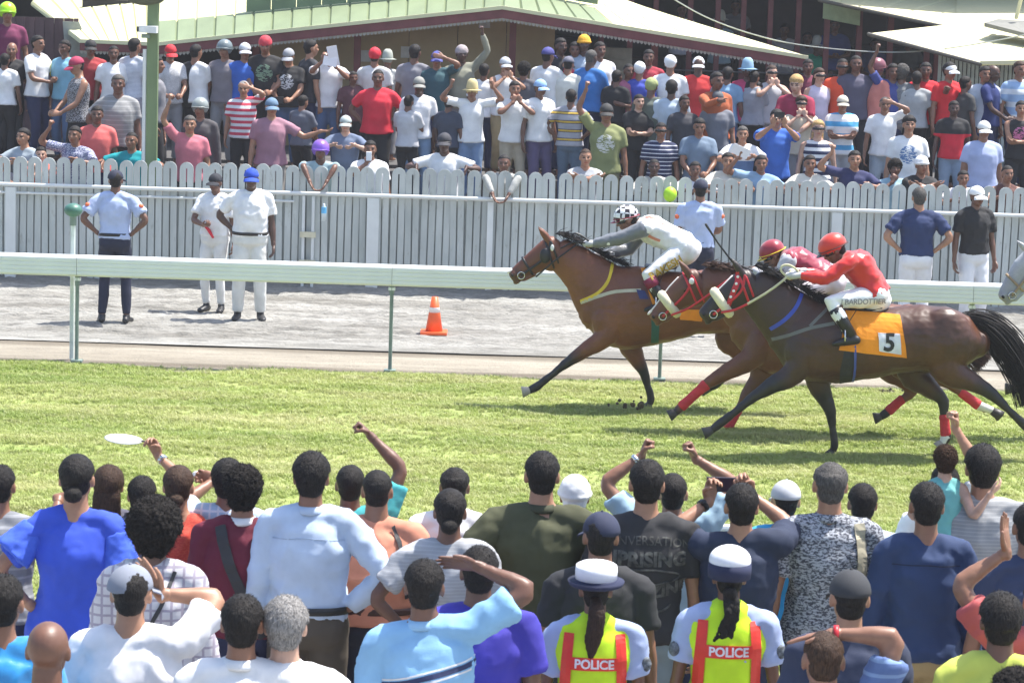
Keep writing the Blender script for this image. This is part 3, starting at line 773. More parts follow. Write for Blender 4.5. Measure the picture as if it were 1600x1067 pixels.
# ground out to the horizon
m, nt, b = newmat('bare_earth'); nt.links.new(ramp(nt, noise(nt, 0.8, 6, coords(nt)), [(0.3, (0.16, 0.14, 0.11)), (0.7, (0.24, 0.22, 0.18))]), b.inputs['Base Color']); b.inputs['Roughness'].default_value = 0.95
struct(sheet('ground', -600, 600, -300, 1200, -0.06, 3, 3, m))
# turf
m, nt, b = newmat('turf_soil')
v = coords(nt, (0.5, 1.6, 1)); n1 = noise(nt, 0.55, 4, v); n2 = noise(nt, 6, 5, coords(nt, (0.4, 1, 1)))
c1 = ramp(nt, n1, [(0.35, (0.20, 0.27, 0.06)), (0.65, (0.28, 0.33, 0.10))])
nt.links.new(mixc(nt, ramp(nt, n2, [(0.4, 0.0), (0.75, 0.6)]), c1, (0.27, 0.25, 0.10)), b.inputs['Base Color']); b.inputs['Roughness'].default_value = 0.9
bump(nt, b, n2, 0.5, 0.03)
TURF0, TURF1 = 14.3, 29.36
struct(sheet('turf', -14, 14, TURF0, TURF1, 0.0, 140, 90, m, lambda x, y: 0.035 * fbm(x * 0.7, y * 1.5)))
# raked dirt track
def track_mat(name, lo, hi, streak, s1=1.4):
    m, nt, b = newmat(name)
    v = coords(nt, (0.16, 1, 1)); n1 = noise(nt, s1, 6, v, 0.65); n2 = noise(nt, 9, 6, coords(nt, (0.25, 1, 1)), 0.7); n3 = noise(nt, 55, 4, coords(nt, (0.5, 1, 1)), 0.6)
    c = ramp(nt, n1, [(0.35, lo), (0.6, hi)])
    c = mixc(nt, ramp(nt, n2, [(0.45, 0.0), (0.7, streak)]), c, [x * 0.55 for x in lo])
    c = mixc(nt, ramp(nt, n3, [(0.3, 0.35), (0.65, 0.0)]), c, [x * 0.6 for x in lo])
    nt.links.new(c, b.inputs['Base Color']); b.inputs['Roughness'].default_value = 0.95
    ad = N(nt, 'Math', operation='ADD'); nt.links.new(n2, ad.inputs[0]); nt.links.new(n3, ad.inputs[1])
    bump(nt, b, ad.outputs[0], 0.9, 0.03); return m
gm = track_mat('gravel', (0.20, 0.19, 0.165), (0.40, 0.39, 0.355), 0.85)
sm = track_mat('sand', (0.28, 0.245, 0.19), (0.40, 0.36, 0.285), 0.45, 0.8)
def rough(x, y):
    r = 0.030 * fbm(x * 0.9, y * 4.0) + 0.026 * fbm(x * 2.5, y * 10, 3) + 0.020 * fbm(x * 8, y * 20, 7)
    return r * min(1, max(0, (y - 31.35) * 3)) + 0.10 * math.exp(-((y - 36.1) / 0.35) ** 2) * (1 + 0.5 * fbm(x * 2, 1)) + 0.03 * math.exp(-((y - 31.3) / 0.12) ** 2)
struct(sheet('dirt_track', -14, 14, 31.0, 36.9, 0.004, 560, 220, gm, rough))
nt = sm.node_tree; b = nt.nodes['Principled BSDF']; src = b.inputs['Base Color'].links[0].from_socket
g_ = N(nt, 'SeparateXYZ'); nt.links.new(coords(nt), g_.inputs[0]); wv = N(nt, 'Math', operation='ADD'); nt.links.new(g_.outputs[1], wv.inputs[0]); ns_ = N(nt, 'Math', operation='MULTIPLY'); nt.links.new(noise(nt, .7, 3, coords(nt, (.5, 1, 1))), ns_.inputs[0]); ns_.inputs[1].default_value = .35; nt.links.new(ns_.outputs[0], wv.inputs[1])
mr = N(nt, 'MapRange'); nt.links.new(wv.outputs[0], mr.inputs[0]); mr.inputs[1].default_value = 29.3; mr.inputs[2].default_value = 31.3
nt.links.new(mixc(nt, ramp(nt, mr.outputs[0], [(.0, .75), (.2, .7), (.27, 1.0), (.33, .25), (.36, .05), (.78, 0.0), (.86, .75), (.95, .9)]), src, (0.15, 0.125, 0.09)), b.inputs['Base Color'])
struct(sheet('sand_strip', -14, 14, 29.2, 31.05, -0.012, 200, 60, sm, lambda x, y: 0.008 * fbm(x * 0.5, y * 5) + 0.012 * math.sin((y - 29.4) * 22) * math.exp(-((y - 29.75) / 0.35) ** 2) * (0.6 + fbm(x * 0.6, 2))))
cm = plain('apron_concrete', (0.32, 0.31, 0.29), 0.9, var=0.2, scale=2, bmp=0.3)
s = Soup(); s.box((0, 5.9, 0.14), (30, 16.8, 0.42)); struct(s.build('apron', cm))

# grass: blades grown as tufts over the turf
def tuft(seed):
    rnd = random.Random(seed); V = []; F = []
    for i in range(13):
        a = rnd.uniform(0, 6.28); r = rnd.uniform(0, 0.045); h = rnd.uniform(0.022, 0.055); w = rnd.uniform(0.0022, 0.004)
        bx, by = r * math.cos(a), r * math.sin(a); l = rnd.uniform(0.01, 0.045); la = rnd.uniform(0, 6.28)
        wx, wy = w * math.cos(la + 1.57), w * math.sin(la + 1.57); n = len(V)
        for t, ww in ((0, 1), (0.55, 0.8), (1, 0.1)):
            x, y, z = bx + l * math.cos(la) * t * t, by + l * math.sin(la) * t * t, h * (t - 0.25 * t * t)
            V += [(x - wx * ww, y - wy * ww, z), (x + wx * ww, y + wy * ww, z)]
        F += [(n, n + 1, n + 3, n + 2), (n + 2, n + 3, n + 5, n + 4)]
    return mesh('grass_tuft', V, F)
m, nt, b = newmat('grass_blade')
oi = N(nt, 'ObjectInfo'); g = N(nt, 'NewGeometry')
mp = N(nt, 'Mapping'); mp.inputs['Scale'].default_value = (0.45, 1.7, 1); nt.links.new(g.outputs['Position'], mp.inputs[0])
n1 = noise(nt, 0.7, 4, mp.outputs[0]); n2 = noise(nt, 3.2, 4, mp.outputs[0])
c = ramp(nt, n1, [(0.32, (0.25, 0.345, 0.06)), (0.5, (0.37, 0.44, 0.11)), (0.68, (0.52, 0.53, 0.22))])
c = mixc(nt, ramp(nt, n2, [(0.5, 0.0), (0.72, 0.7)]), c, (0.50, 0.49, 0.24))
c = mixc(nt, ramp(nt, oi.outputs['Random'], [(0.0, 0.0), (0.75, 0.1), (1.0, 0.65)]), c, (0.42, 0.40, 0.20))
nt.links.new(c, b.inputs['Base Color']); b.inputs['Roughness'].default_value = 0.5
tr = N(nt, 'BsdfTranslucent'); nt.links.new(c, tr.inputs[0]); mx = N(nt, 'MixShader'); mx.inputs[0].default_value = 0.35
nt.links.new(b.outputs[0], mx.inputs[1]); nt.links.new(tr.outputs[0], mx.inputs[2]); nt.links.new(mx.outputs[0], nt.nodes['Material Output'].inputs[0])
tc = bpy.data.collections.new('grass_tufts')
for i in range(5):
    me = tuft(i); me.materials.append(m); o = bpy.data.objects.new('grass_tuft', me); tc.objects.link(o)
def scatter(name, x0, x1, y0, y1, dens, coll, smin, smax, zoff=0.0, dmask=True):
    """points on a sheet, an instance of the collection on each"""
    me = bpy.data.meshes.new(name); rnd = np.random.RandomState(3)
    n = int((x1 - x0) * (y1 - y0) * dens); X = rnd.uniform(x0, x1, n); Y = rnd.uniform(y0, y1, n)
    Z = np.array([0.035 * fbm(x * 0.7, y * 1.5) for x, y in zip(X, Y)]) + zoff if dmask else np.full(n, zoff)
    if dmask:   # worn, thinner places
        k = np.array([fbm(x * 0.5, y * 1.4, 9) + 0.35 * fbm(x * 2.2, y * 5, 4) for x, y in zip(X, Y)]); keep = rnd.rand(n) < np.clip(0.75 - k * 1.3, 0.25, 1)
        X, Y, Z = X[keep], Y[keep], Z[keep]
    me.vertices.add(len(X)); me.vertices.foreach_set('co', np.stack([X, Y, Z], 1).ravel())
    o = bpy.data.objects.new(name, me); COL.objects.link(o)
    ng = bpy.data.node_groups.new(name, 'GeometryNodeTree')
    ng.interface.new_socket('Geometry', in_out='INPUT', socket_type='NodeSocketGeometry'); ng.interface.new_socket('Geometry', in_out='OUTPUT', socket_type='NodeSocketGeometry')
    gi = ng.nodes.new('NodeGroupInput'); go = ng.nodes.new('NodeGroupOutput'); ip = ng.nodes.new('GeometryNodeInstanceOnPoints')
    ci = ng.nodes.new('GeometryNodeCollectionInfo'); ci.inputs[0].default_value = coll; ci.inputs[1].default_value = True; ci.inputs[2].default_value = True
    rv = ng.nodes.new('FunctionNodeRandomValue'); rv.data_type = 'FLOAT_VECTOR'; rv.inputs[0].default_value = (-0.12, -0.12, 0); rv.inputs[1].default_value = (0.12, 0.12, 6.28)
    rs = ng.nodes.new('FunctionNodeRandomValue'); rs.data_type = 'FLOAT'; rs.inputs[2].default_value = smin; rs.inputs[3].default_value = smax
    ip.inputs['Pick Instance'].default_value = True
    L = ng.links.new
    L(gi.outputs[0], ip.inputs['Points']); L(ci.outputs[0], ip.inputs['Instance']); L(rv.outputs[0], ip.inputs['Rotation']); L(rs.outputs[1], ip.inputs['Scale']); L(ip.outputs[0], go.inputs[0])
    md = o.modifiers.new('scatter', 'NODES'); md.node_group = ng
    o['kind'] = 'stuff'; return o
gr = scatter('grass', -9.5, 9.5, 17.0, 29.40, 1350, tc, 0.6, 1.15)
tag(gr, 'short sunlit racecourse grass between the running rail and the near crowd', 'grass')

# ---- white running rail
rw = plain('rail_white', (0.78, 0.80, 0.78), 0.35, var=0.03, scale=3)
rg = plain('rail_post', (0.20, 0.26, 0.22), 0.5, var=0.15, scale=9)
RY, RZ0, RZ1 = 29.604, 0.900, 1.115
rail = empty('running_rail', (0, RY, 0), 0, 'white ribbed running rail on thin green posts between turf and dirt track', 'rail')
prof = []
for i in range(4):
    z0 = RZ0 + 0.012 + i * 0.043; prof += [(-0.062, z0), (-0.068, z0 + 0.006), (-0.068, z0 + 0.036), (-0.062, z0 + 0.041)]
prof += [(-0.066, RZ1 - 0.028), (-0.055, RZ1 - 0.010), (-0.030, RZ1), (0.035, RZ1), (0.062, RZ1 - 0.015), (0.068, RZ1 - 0.04), (0.068, RZ0 + 0.02), (0.05, RZ0), (-0.05, RZ0)]
def extr(profile, x0, x1, name, mat, parent):
    n = len(profile); V = [(x0, y, z) for y, z in profile] + [(x1, y, z) for y, z in profile]
    F = [(i, (i + 1) % n, n + (i + 1) % n, n + i) for i in range(n)] + [tuple(range(n))[::-1], tuple(range(n, 2 * n))]
    return ob(name, mesh(name, V, F), mat, parent)
posts = [-14.0, -10.9, -7.7, -4.52, -1.26, 1.545, 4.75, 7.95, 11.1]
for a, b_ in zip([-16.5] + posts[1:], posts[1:] + [14.5]): extr(prof, a + 0.002, b_ - 0.002, 'rail_section', rw, rail)
pm = None
for x in posts:
    s = Soup(); s.tube([(0, 0, 0), (0, 0, 0.5), (0, 0, RZ0 - 0.06)], 0.020, n=10, cap=False)
    s.tube([(0, 0.0, RZ0 - 0.10), (0, 0, RZ0 - 0.0)], 0.026, n=10, cap=False)
    s.box((0, 0, 0.01), (0.12, 0.12, 0.02)); p = s.build('post', rg, rail, loc=(x, 0.0, 0))
    c = Soup(); c.box((0, 0, RZ0 - 0.035), (0.07, 0.05, 0.03)); c.build('bracket', rw, p)
bp = empty('marker_post', (-4.60, 29.80, 0), 0, 'white marker post topped by a dark green ball behind the running rail', 'post')
s = Soup(); s.tube([(0, 0, 0), (0, 0, 1.50)], 0.026, n=10, cap=False); s.build('post', plain('post_white', (0.62, 0.68, 0.64), 0.5), bp)
s = Soup(); s.tube([(0, 0, 1.40), (0, 0, 1.52)], 0.036, n=12, cap=False); s.build('collar', rg, bp)
s = Soup(); s.sph((0, 0, 1.56), (0.095, 0.095, 0.072), nu=20, nv=14); s.build('ball', plain('ball_green', (0.06, 0.17, 0.13), 0.45), bp, True)

# ---- picket fence
FY = 36.0
m, nt, b = newmat('fence_paint'); fw = m
oi = N(nt, 'ObjectInfo'); v = coords(nt, (1, 1, 0.3)); of = N(nt, 'VectorMath', operation='ADD'); nt.links.new(v, of.inputs[0]); ml = N(nt, 'Math', operation='MULTIPLY'); nt.links.new(oi.outputs['Random'], ml.inputs[0]); ml.inputs[1].default_value = 50; nt.links.new(ml.outputs[0], of.inputs[1])
c = ramp(nt, noise(nt, 5, 5, of.outputs[0]), [(0.3, (0.41, 0.44, 0.42)), (0.7, (0.55, 0.575, 0.555))])
c = mixc(nt, ramp(nt, noise(nt, 14, 6, of.outputs[0], .7), [(0.58, 0.0), (0.72, 0.55)]), c, (0.22, 0.20, 0.16))
c = mixc(nt, 1.0, c, ramp(nt, oi.outputs['Random'], [(0, .88), (1, 1.06)]), 'MULTIPLY')
nt.links.new(c, b.inputs['Base Color']); b.inputs['Roughness'].default_value = .6
fw2 = plain('fence_white', (0.66, 0.68, 0.67), 0.5, var=0.05, scale=4)
fence = empty('picket_fence', (0, FY, 0), 0, 'pale grey metal fence of paired round-topped pickets behind a white rail', 'fence')
def hoop():
    W, g, top, th = 0.171, 0.018, 1.58, 0.022; r = W / 2; out = []
    outer = [(-W / 2, 0.06)] + [(-r * math.cos(a), top - r + r * math.sin(a)) for a in np.linspace(0, math.pi, 9)] + [(W / 2, 0.06)]
    inner = [(g / 2, 0.06), (g / 2, top - 0.085), (0, top - 0.076), (-g / 2, top - 0.085), (-g / 2, 0.06)]
    # strips between outer and slot
    Lo = outer[:6]; Ro = outer[5:]
    V = [(x, -th / 2, z) for x, z in outer + inner] + [(x, th / 2, z) for x, z in outer + inner]; n = len(outer) + len(inner)
    k = len(outer); F = []
    left = list(range(0, 6)) + [k + 2, k + 3, k + 4]; right = list(range(5, 11)) + [k, k + 1, k + 2]
    for P in (left, right): F.append(tuple(P)); F.append(tuple(i + n for i in P[::-1]))
    loop = list(range(k)) + [k + i for i in range(5)]
    for a, b_ in zip(loop, loop[1:] + loop[:1]): F.append((a, a + n, b_ + n, b_))
    me = mesh('picket', V, F); bm = bmesh.new(); bm.from_mesh(me)
    bmesh.ops.recalc_face_normals(bm, faces=bm.faces[:]); bmesh.ops.triangulate(bm, faces=[f for f in bm.faces if len(f.verts) > 4]); bm.to_mesh(me); bm.free()
    return me
hm_ = hoop(); hm_.materials.append(fw)
rnd = random.Random(4)
for i in range(-46, 47):
    o = ob('picket', hm_, None, fence, (i * 0.19 + 0.03, 0.0, rnd.uniform(-0.008, 0.010))); o.rotation_euler = (rnd.uniform(-.010, .010), rnd.uniform(-.011, .011), rnd.uniform(-.03, .03))
bk = plain('backing_sheet', (0.34, 0.365, 0.35), 0.8, var=.15, scale=3)
for i in range(12):
    s = Soup(); s.box((-8.25 + i * 1.5, 0.028, 0.66), (1.495, 0.01, 1.06)); s.build('backing_panel', bk, fence)
for z, nm in ((1.235, 'top_rail'),):
    s = Soup(); s.tube([(-8.9, -0.09, z), (0, -0.09, z), (8.9, -0.09, z)], 0.025, n=12, cap=False); s.build(nm, fw2, fence)
s = Soup(); s.tube([(-8.9, -0.07, 1.13), (-5, -0.07, 1.13), (-2.78, -0.07, 1.13)], 0.016, n=10, cap=False); s.build('second_rail', fw2, fence)
s = Soup(); s.box((0, 0.055, 0.35), (17.8, 0.04, 0.06)); s.build('back_rail', fw, fence)
s = Soup(); s.box((0, 0.060, 1.22), (17.8, 0.04, 0.05)); s.build('back_rail', fw, fence)
for x, w_ in ((-6.33, .13), (-1.79, .15), (-0.32, .075), (2.28, .08), (4.02, .13), (7.3, .13), (-8.6, .13)):
    s = Soup(); s.box((x, -0.06, 0.60), (w_, 0.07, 1.20)); s.build('post', fw2, fence)
for x in (-2.66, -2.54):
    s = Soup(); s.box((x, -0.055, 0.6), (0.035, 0.05, 1.2)); s.build('gate_post', fw2, fence)
ym = plain('cream_plate', (0.62, 0.58, 0.42), 0.6)
for z, h in ((0.72, .07), (0.36, .08)):
    s = Soup(); s.box((-2.60, -0.09, z), (0.20, 0.03, h)); s.build('gate_latch', ym, fence)

# ---- terraces behind the fence
ROWS = {'A': (36.75, 0.15), 'B': (37.75, 0.50), 'C': (38.75, 0.90), 'D': (39.85, 1.20), 'E': (41.1, 1.25)}
tm = plain('terrace_concrete', (0.085, 0.082, 0.08), 0.9, var=0.25, scale=3, bmp=0.2)
tr = empty('terrace', (0, 0, 0)); tr['kind'] = 'structure'
for y0, y1, z in ((36.9 - .75, 37.3, 0.15), (37.3, 38.25, 0.50), (38.25, 39.3, 0.90), (39.3, 40.45, 1.20), (40.45, 47, 1.25), (47, 62, 1.32)):
    s = Soup(); s.box((0, (y0 + y1) / 2, (z - 0.3) / 2), (40, y1 - y0, z + 0.3)); s.build('step', tm, tr)

# ---- pavilion with low gable
cream = plain('cream_roofing', (0.70, 0.68, 0.40), 0.55, var=0.07, scale=2.5, bmp=0.1, stretch=(1, 0.3, 1))
greenp = plain('green_paint', (0.14, 0.20, 0.11), 0.6, var=0.12, scale=3)
maroon = plain('maroon_paint', (0.17, 0.045, 0.045), 0.6, var=0.15, scale=5)
trimw = plain('trim_paint', (0.42, 0.40, 0.34), 0.7, var=0.15, scale=9)
beige = plain('beige_wall', (0.36, 0.27, 0.15), 0.9, var=0.1, scale=2)
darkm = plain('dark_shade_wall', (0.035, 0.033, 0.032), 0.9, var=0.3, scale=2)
pav = empty('pavilion', (0, 0, 0), 0, 'low-gabled pavilion with pale cream roof, maroon fascia and scalloped trim', 'pavilion')
PY = 42.2
apex = at(785, 14, PY); le = at(245, 71, PY); re_ = at(1262, 92, PY); ll = at(126, 66, PY - .0)
lefta = at(48, 6, PY + 4.2)
# ribbed roof sheets: rows of raised pans running down the slope
def ribbed(name, quad, nrib, mat, parent, h=0.035):
    """quad a,b (eave) c,d (ridge); pans run from eave to ridge"""
    a, b_, c, d = [np.array(p, float) for p in quad]; nrm = unit(np.cross(b_ - a, d - a))
    if nrm[2] < 0: nrm = -nrm
    for i in range(nrib):
        t0, t1 = i / nrib, (i + 0.90) / nrib; t2 = (i + 1) / nrib
        V = []
        for t, hh in ((t0, 0), (t0 + (t1 - t0) * .06, h), (t1, h), (t2, 0)):
            V += [a + (b_ - a) * t + nrm * hh, d + (c - d) * t + nrm * hh]
        V += [v - nrm * 0.03 for v in V]
        F = []
        for j in range(3): F += [(2 * j, 2 * j + 2, 2 * j + 3, 2 * j + 1), (8 + 2 * j, 8 + 2 * j + 1, 8 + 2 * j + 3, 8 + 2 * j + 2)]
        F += [(0, 8, 10, 2), (2, 10, 12, 4), (4, 12, 14, 6), (1, 3, 11, 9), (3, 5, 13, 11), (5, 7, 15, 13)]
        ob(name, mesh(name, V, F), mat, parent)
BY = PY + 6.5
bapex = Vector((apex.x, BY, apex.z + 0.95)); 
rback = at(930, -6, BY - 1.0)
lback = at(250, -60, BY)
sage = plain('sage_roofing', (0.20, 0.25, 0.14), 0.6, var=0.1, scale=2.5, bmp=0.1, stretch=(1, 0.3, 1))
fr = 1.5 / (BY - PY)
def mixp(a, b_, t): return Vector(a) * (1 - t) + Vector(b_) * t
A1, L1, R1 = mixp(apex, bapex, fr), mixp(le, lback, fr), mixp(re_, rback, fr)
tm_ = .36; Em, Bm = mixp(apex, re_, tm_), mixp(A1, R1, tm_)
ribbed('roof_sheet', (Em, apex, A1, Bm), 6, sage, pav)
ribbed('roof_sheet', (re_, Em, Bm, R1), 10, cream, pav)
ribbed('roof_sheet', (R1, A1, bapex, rback), 16, cream, pav)
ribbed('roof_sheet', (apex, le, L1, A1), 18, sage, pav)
ribbed('roof_sheet', (A1, L1, lback, bapex), 18, cream, pav)
ribbed('roof_sheet', (le, ll, lefta, lback), 8, cream, pav)
def fascia(a, b_, h, name='fascia'):
    a, b_ = Vector(a), Vector(b_)
    o1 = slab_ob(name, [a + Vector((0, -.03, -.01)), b_ + Vector((0, -.03, -.01)), b_ + Vector((0, -.03, -h)), a + Vector((0, -.03, -h))], 0.05, maroon, pav, (0, -1, 0))
    o0 = slab_ob('eave_edge', [a + Vector((0, -.03, .045)), b_ + Vector((0, -.03, .045)), b_ + Vector((0, -.03, -.008)), a + Vector((0, -.03, -.008))], 0.07, cream, pav, (0, -1, 0))
    # scalloped trim: a row of small tongues
    L = (b_ - a).length; n = int(L / 0.055); s = Soup(); d = (b_ - a) / n
    for i in range(n):
        p = a + d * i + Vector((0, -.045, -h)); w_ = d * 0.86
        V = [p, p + w_, p + w_ + Vector((0, 0, -.025)), p + w_ * .5 + Vector((0, 0, -.05)), p + Vector((0, 0, -.025))]
        VV, FF = slab(V, 0.012, (0, -1, 0)); s.add(VV, FF)
    t = s.build('scalloped_trim', trimw, pav); t['kind'] = 'stuff'
fascia(le, apex, 0.135); fascia(apex, re_, 0.135); fascia(ll, le, 0.12)
# green parapet standing across the roof; the roof strip in front of it is coloured sage
g0, g1 = at(385, -30, PY + 1.55), at(936, -30, PY + 1.55)
zb = 0.0
def rz(x):   # roof height under the parapet
    return float(np.interp(x, [le.x, apex.x, re_.x], [le.z, apex.z, re_.z])) + 0.35
s_ = [(x, PY + 1.55) for x in np.linspace(g0.x, g1.x, 15)]
for (xa, _), (xb, _) in zip(s_, s_[1:]):
    slab_ob('parapet_panel', [(xa + .006, PY + 1.55, rz(xa) - 0.1), (xb - .006, PY + 1.55, rz(xb) - 0.1), (xb - .006, PY + 1.55, rz(xb) + 0.62), (xa + .006, PY + 1.55, rz(xa) + 0.62)], 0.05, greenp, pav, (0, 1, 0))
s = Soup(); s.tube([(x, PY + 1.50, rz(x) + 0.40) for x, _ in s_], 0.018, n=8); s.build('conduit', darkm, pav)
# walls and columns under the roof
zt = lambda x: float(np.interp(x, [ll.x, le.x, apex.x, re_.x], [ll.z, le.z, apex.z, re_.z])) - 0.15
wl, wr_, = at(410, 100, PY + 1.2).x, at(866, 100, PY + 1.2).x
xs = np.linspace(wl, wr_, 7)
for xa, xb in zip(xs, xs[1:]):
    slab_ob('wall_panel', [(xa + .005, PY + 1.2, 1.25), (xb - .005, PY + 1.2, 1.25), (xb - .005, PY + 1.2, zt(xb) + .1), (xa + .005, PY + 1.2, zt(xa) + .1)], 0.12, beige, pav, (0, 1, 0))
for px_ in (245, 400, 558, 800, 1022, 1262):
    x = at(px_, 100, PY + .7).x; s = Soup(); s.box((x, PY + .7, (1.25 + zt(x)) / 2), (0.10, 0.10, zt(x) - 1.25)); s.build('column', maroon, pav)
# paper notices on the wall
for i, (x, y, w_, h) in enumerate(((572, 88, .17, .17), (633, 82, .13, .17), (757, 40, .17, .08))):
    p = at(x, y, PY + 1.17); s = Soup(); s.box((p.x, PY + 1.185, p.z), (w_, 0.008, h)); s.build('notice', plain('notice_paper', (0.5, 0.48, 0.45), .8), pav)
xa, xb = at(120, 100, PY + 2.5).x, at(395, 100, PY + 2.5).x
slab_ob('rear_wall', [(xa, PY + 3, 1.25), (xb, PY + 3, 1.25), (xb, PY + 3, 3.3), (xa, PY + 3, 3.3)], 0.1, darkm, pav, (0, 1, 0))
# ceiling lining under the right wing keeps it dim
# concrete stair with white nosings inside the right wing
st = empty('stair', (at(965, 100, PY + 1.55).x, PY + 2.2, 1.25), 0, 'pale concrete stair rising under the right wing of the pavilion', 'stair')
for i in range(9):
    s = Soup(); s.box((0, 0.14 * i, 0.085 + 0.17 * i), (0.55, 0.3, 0.17)); s.build('stair_step', plain('pale_stone', (0.45, 0.45, 0.42), 0.8), st)

# ---- grandstand far behind, maroon posts and dim interior
gs = empty('grandstand', (0, 0, 0), 0, 'dark open grandstand with maroon posts behind the pavilion', 'grandstand')
GY = 48.0
for px_ in (1024, 1078, 1121, 1161, 1203, 1247):
    x = at(px_, 40, GY).x; s = Soup(); s.box((x, GY, 2.8), (0.085, 0.10, 3.2)); s.build('post', maroon, gs)
for px_ in (1292, 1343, 1392, 1450, 1466, 985, 940):
    x = at(px_, 40, GY - .4).x; s = Soup(); s.box((x, GY - .4, 2.8), (0.09, 0.10, 3.2)); s.build('post', maroon, gs)
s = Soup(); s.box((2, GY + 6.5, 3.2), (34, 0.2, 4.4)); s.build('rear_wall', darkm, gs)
s = Soup(); s.box((2, GY + 2.7, 4.55), (34, 7.9, 0.15)); s.build('roof', darkm, gs)  # unseen roof above the view, added to shade the interior
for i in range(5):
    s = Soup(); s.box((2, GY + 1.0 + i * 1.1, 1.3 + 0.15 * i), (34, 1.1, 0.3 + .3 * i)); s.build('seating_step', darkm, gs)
for z in (2.05, 2.35):
    s = Soup(); s.tube([(-0.5, GY - .08, z), (9.0, GY - .08, z)], 0.014, n=8); s.build('guard_rail', plain('rail_grey', (0.12, 0.11, .11), .5), gs)
a_, b_2 = at(1288, -8, GY - .6), at(1344, 41, GY - .6)
slab_ob('green_panel', [(a_.x, GY - .5, a_.z), (b_2.x, GY - .5, a_.z), (b_2.x, GY - .5, b_2.z), (a_.x, GY - .5, b_2.z + .10)], 0.04, plain('panel_green', (0.36, 0.44, 0.26), .7), gs, (0, -1, 0))
# shed at upper left
sh = empty('shed', (0, 0, 0), 0, 'brown maroon corrugated shed beside the left end of the pavilion', 'shed')
shm = plain('shed_iron', (0.10, 0.055, 0.06), 0.7, var=0.15, scale=4)
x0s, x1s = at(-60, 60, 43.5).x, at(122, 60, 43.5).x
n_ = 24
for i in range(n_):
    xa = x0s + (x1s - x0s) * i / n_; s = Soup(); s.box((xa + .04, 43.5 + (0.02 if i % 2 else 0), 2.1), ((x1s - x0s) / n_ - .004, 0.03, 1.9)); s.build('corrugated_sheet', shm, sh)
lg = plain('shed_corner_grey', (0.30, 0.32, 0.28), .8)
a1, a2 = at(98, 34, 43.2), at(128, 80, 43.2)
slab_ob('corner_panel', [(a1.x, 43.2, a1.z), (a2.x - .05, 43.2, a1.z), (a2.x + .15, 43.2, a2.z), (a2.x + .15, 43.2, 1.3), (a2.x - .15, 43.2, 1.3)], 0.04, lg, sh, (0, 1, 0))

# ---- canopies at the right
def canopy(pts, label, mat=cream, th=0.03, rib=None, n=6):
    c = empty('canopy', (0, 0, 0), 0, label, 'canopy')
    a, b_, c2, d = pts
    ribbed('canopy_sheet', (a, b_, c2, d), n, mat, c, 0.02)
    s = Soup(); s.tube([a, b_], 0.03, n=8); s.build('edge_pipe', plain('edge_dark', (0.10, .09, .07), .6), c)
    return c
creamw = plain('canopy_cream', (0.68, 0.64, 0.38), 0.6, var=0.04, scale=1.5)
cy = 43.0
c1 = canopy((at(1357, 54, cy), at(1532, 101, cy - .6), at(1760, 70, cy + 2.6), at(1500, 38, cy + 2.4)), 'lower cream sheet canopy at the right with a wavy lower edge', creamw, n=5)
slab_ob('canopy_sheet', [at(1530, 101, cy - .62), at(1532, 96, cy - .62), at(1800, 90, cy - .62), at(1800, 101, cy - .62)], .03, creamw, c1, (0, 1, 0))
slab_ob('canopy_sheet', [at(1532, 99, cy - .55), at(1800, 99, cy - .55), at(1800, 40, cy + 2.6), at(1700, 40, cy + 2.6)], .03, creamw, c1, (0, 0, -1))
c2_ = canopy((at(1280, 1, GY - 1.3), at(1492, 46, GY - 2.2), at(1800, -10, GY + .4), at(1300, -60, GY + .9)), 'large upper cream roof sloping over the right of the grandstand', creamw, n=7)
slab_ob('canopy_sheet', [at(1490, 47, GY - 2.2), at(1800, 60, GY - 2.2), at(1800, -40, GY + .3), at(1500, -40, GY + .3)], .03, creamw, c2_, (0, 0, -1))
aw = empty('awning', (0, 0, 0), 0, 'dark grey framed sign board jutting in above the right canopies', 'awning')
slab_ob('board', [at(1538, 36, GY - 4), at(1640, 62, GY - 4), at(1640, 36, GY - 3.2), at(1560, 30, GY - 3.2)], .06, plain('board_grey', (0.17, 0.17, 0.15), .7), aw)
s = Soup(); s.tube([at(1588, 28, GY - 3.6), at(1598, -12, GY - 3.6)], 0.03, n=8); s.build('strut', creamw, aw)
gw = plain('pale_louvre', (0.45, 0.50, 0.46), .7)
lv = empty('louvre_screen', (0, 0, 0), 0, 'pale green-white louvred screen under the lower right canopy', 'screen')
for i in range(22):
    x = at(1468 + i * 6.5, 110, 43.6).x; s = Soup(); s.box((x, 43.6, 2.1), (0.045, 0.04, 1.7)); s.build('slat', gw, lv)

# ---- green lamp post with camera, and overhead cable
lp = empty('lamp_post', (0, 36.35, 0), 0, 'green square post with a white security camera box standing in the crowd', 'post')
gp = plain('post_green', (0.15, 0.21, 0.10), 0.6, var=0.15, scale=4, stretch=(1, 1, .3))
x = at(238, 150, 36.35).x
s = Soup(); s.box((x, 0, 2.4), (0.135, 0.12, 4.8)); s.build('pole', gp, lp)
s = Soup(); s.tube([(x - .095, -.03, 0), (x - .095, -.03, 2.95)], 0.028, n=10, cap=False); s.build('conduit', fw2, lp)
z = at(232, 46, 36.3).z
s = Soup(); s.box((x - .04, -.14, z), (0.22, 0.17, 0.085)); cb = s.build('camera_box', plain('box_white', (.75, .76, .76), .5), lp)
s = Soup(); s.tube([(x - .16, -.14, z), (x - .185, -.14, z)], .035, n=12, cap=False); s.build('lens', plain('lens_black', (.02, .02, .02), .3), cb)
s = Soup(); s.box((x - .08, -.10, z - .085), (0.10, 0.09, 0.05)); s.build('bracket', rg, lp)
z = at(222, 3, 36.3).z
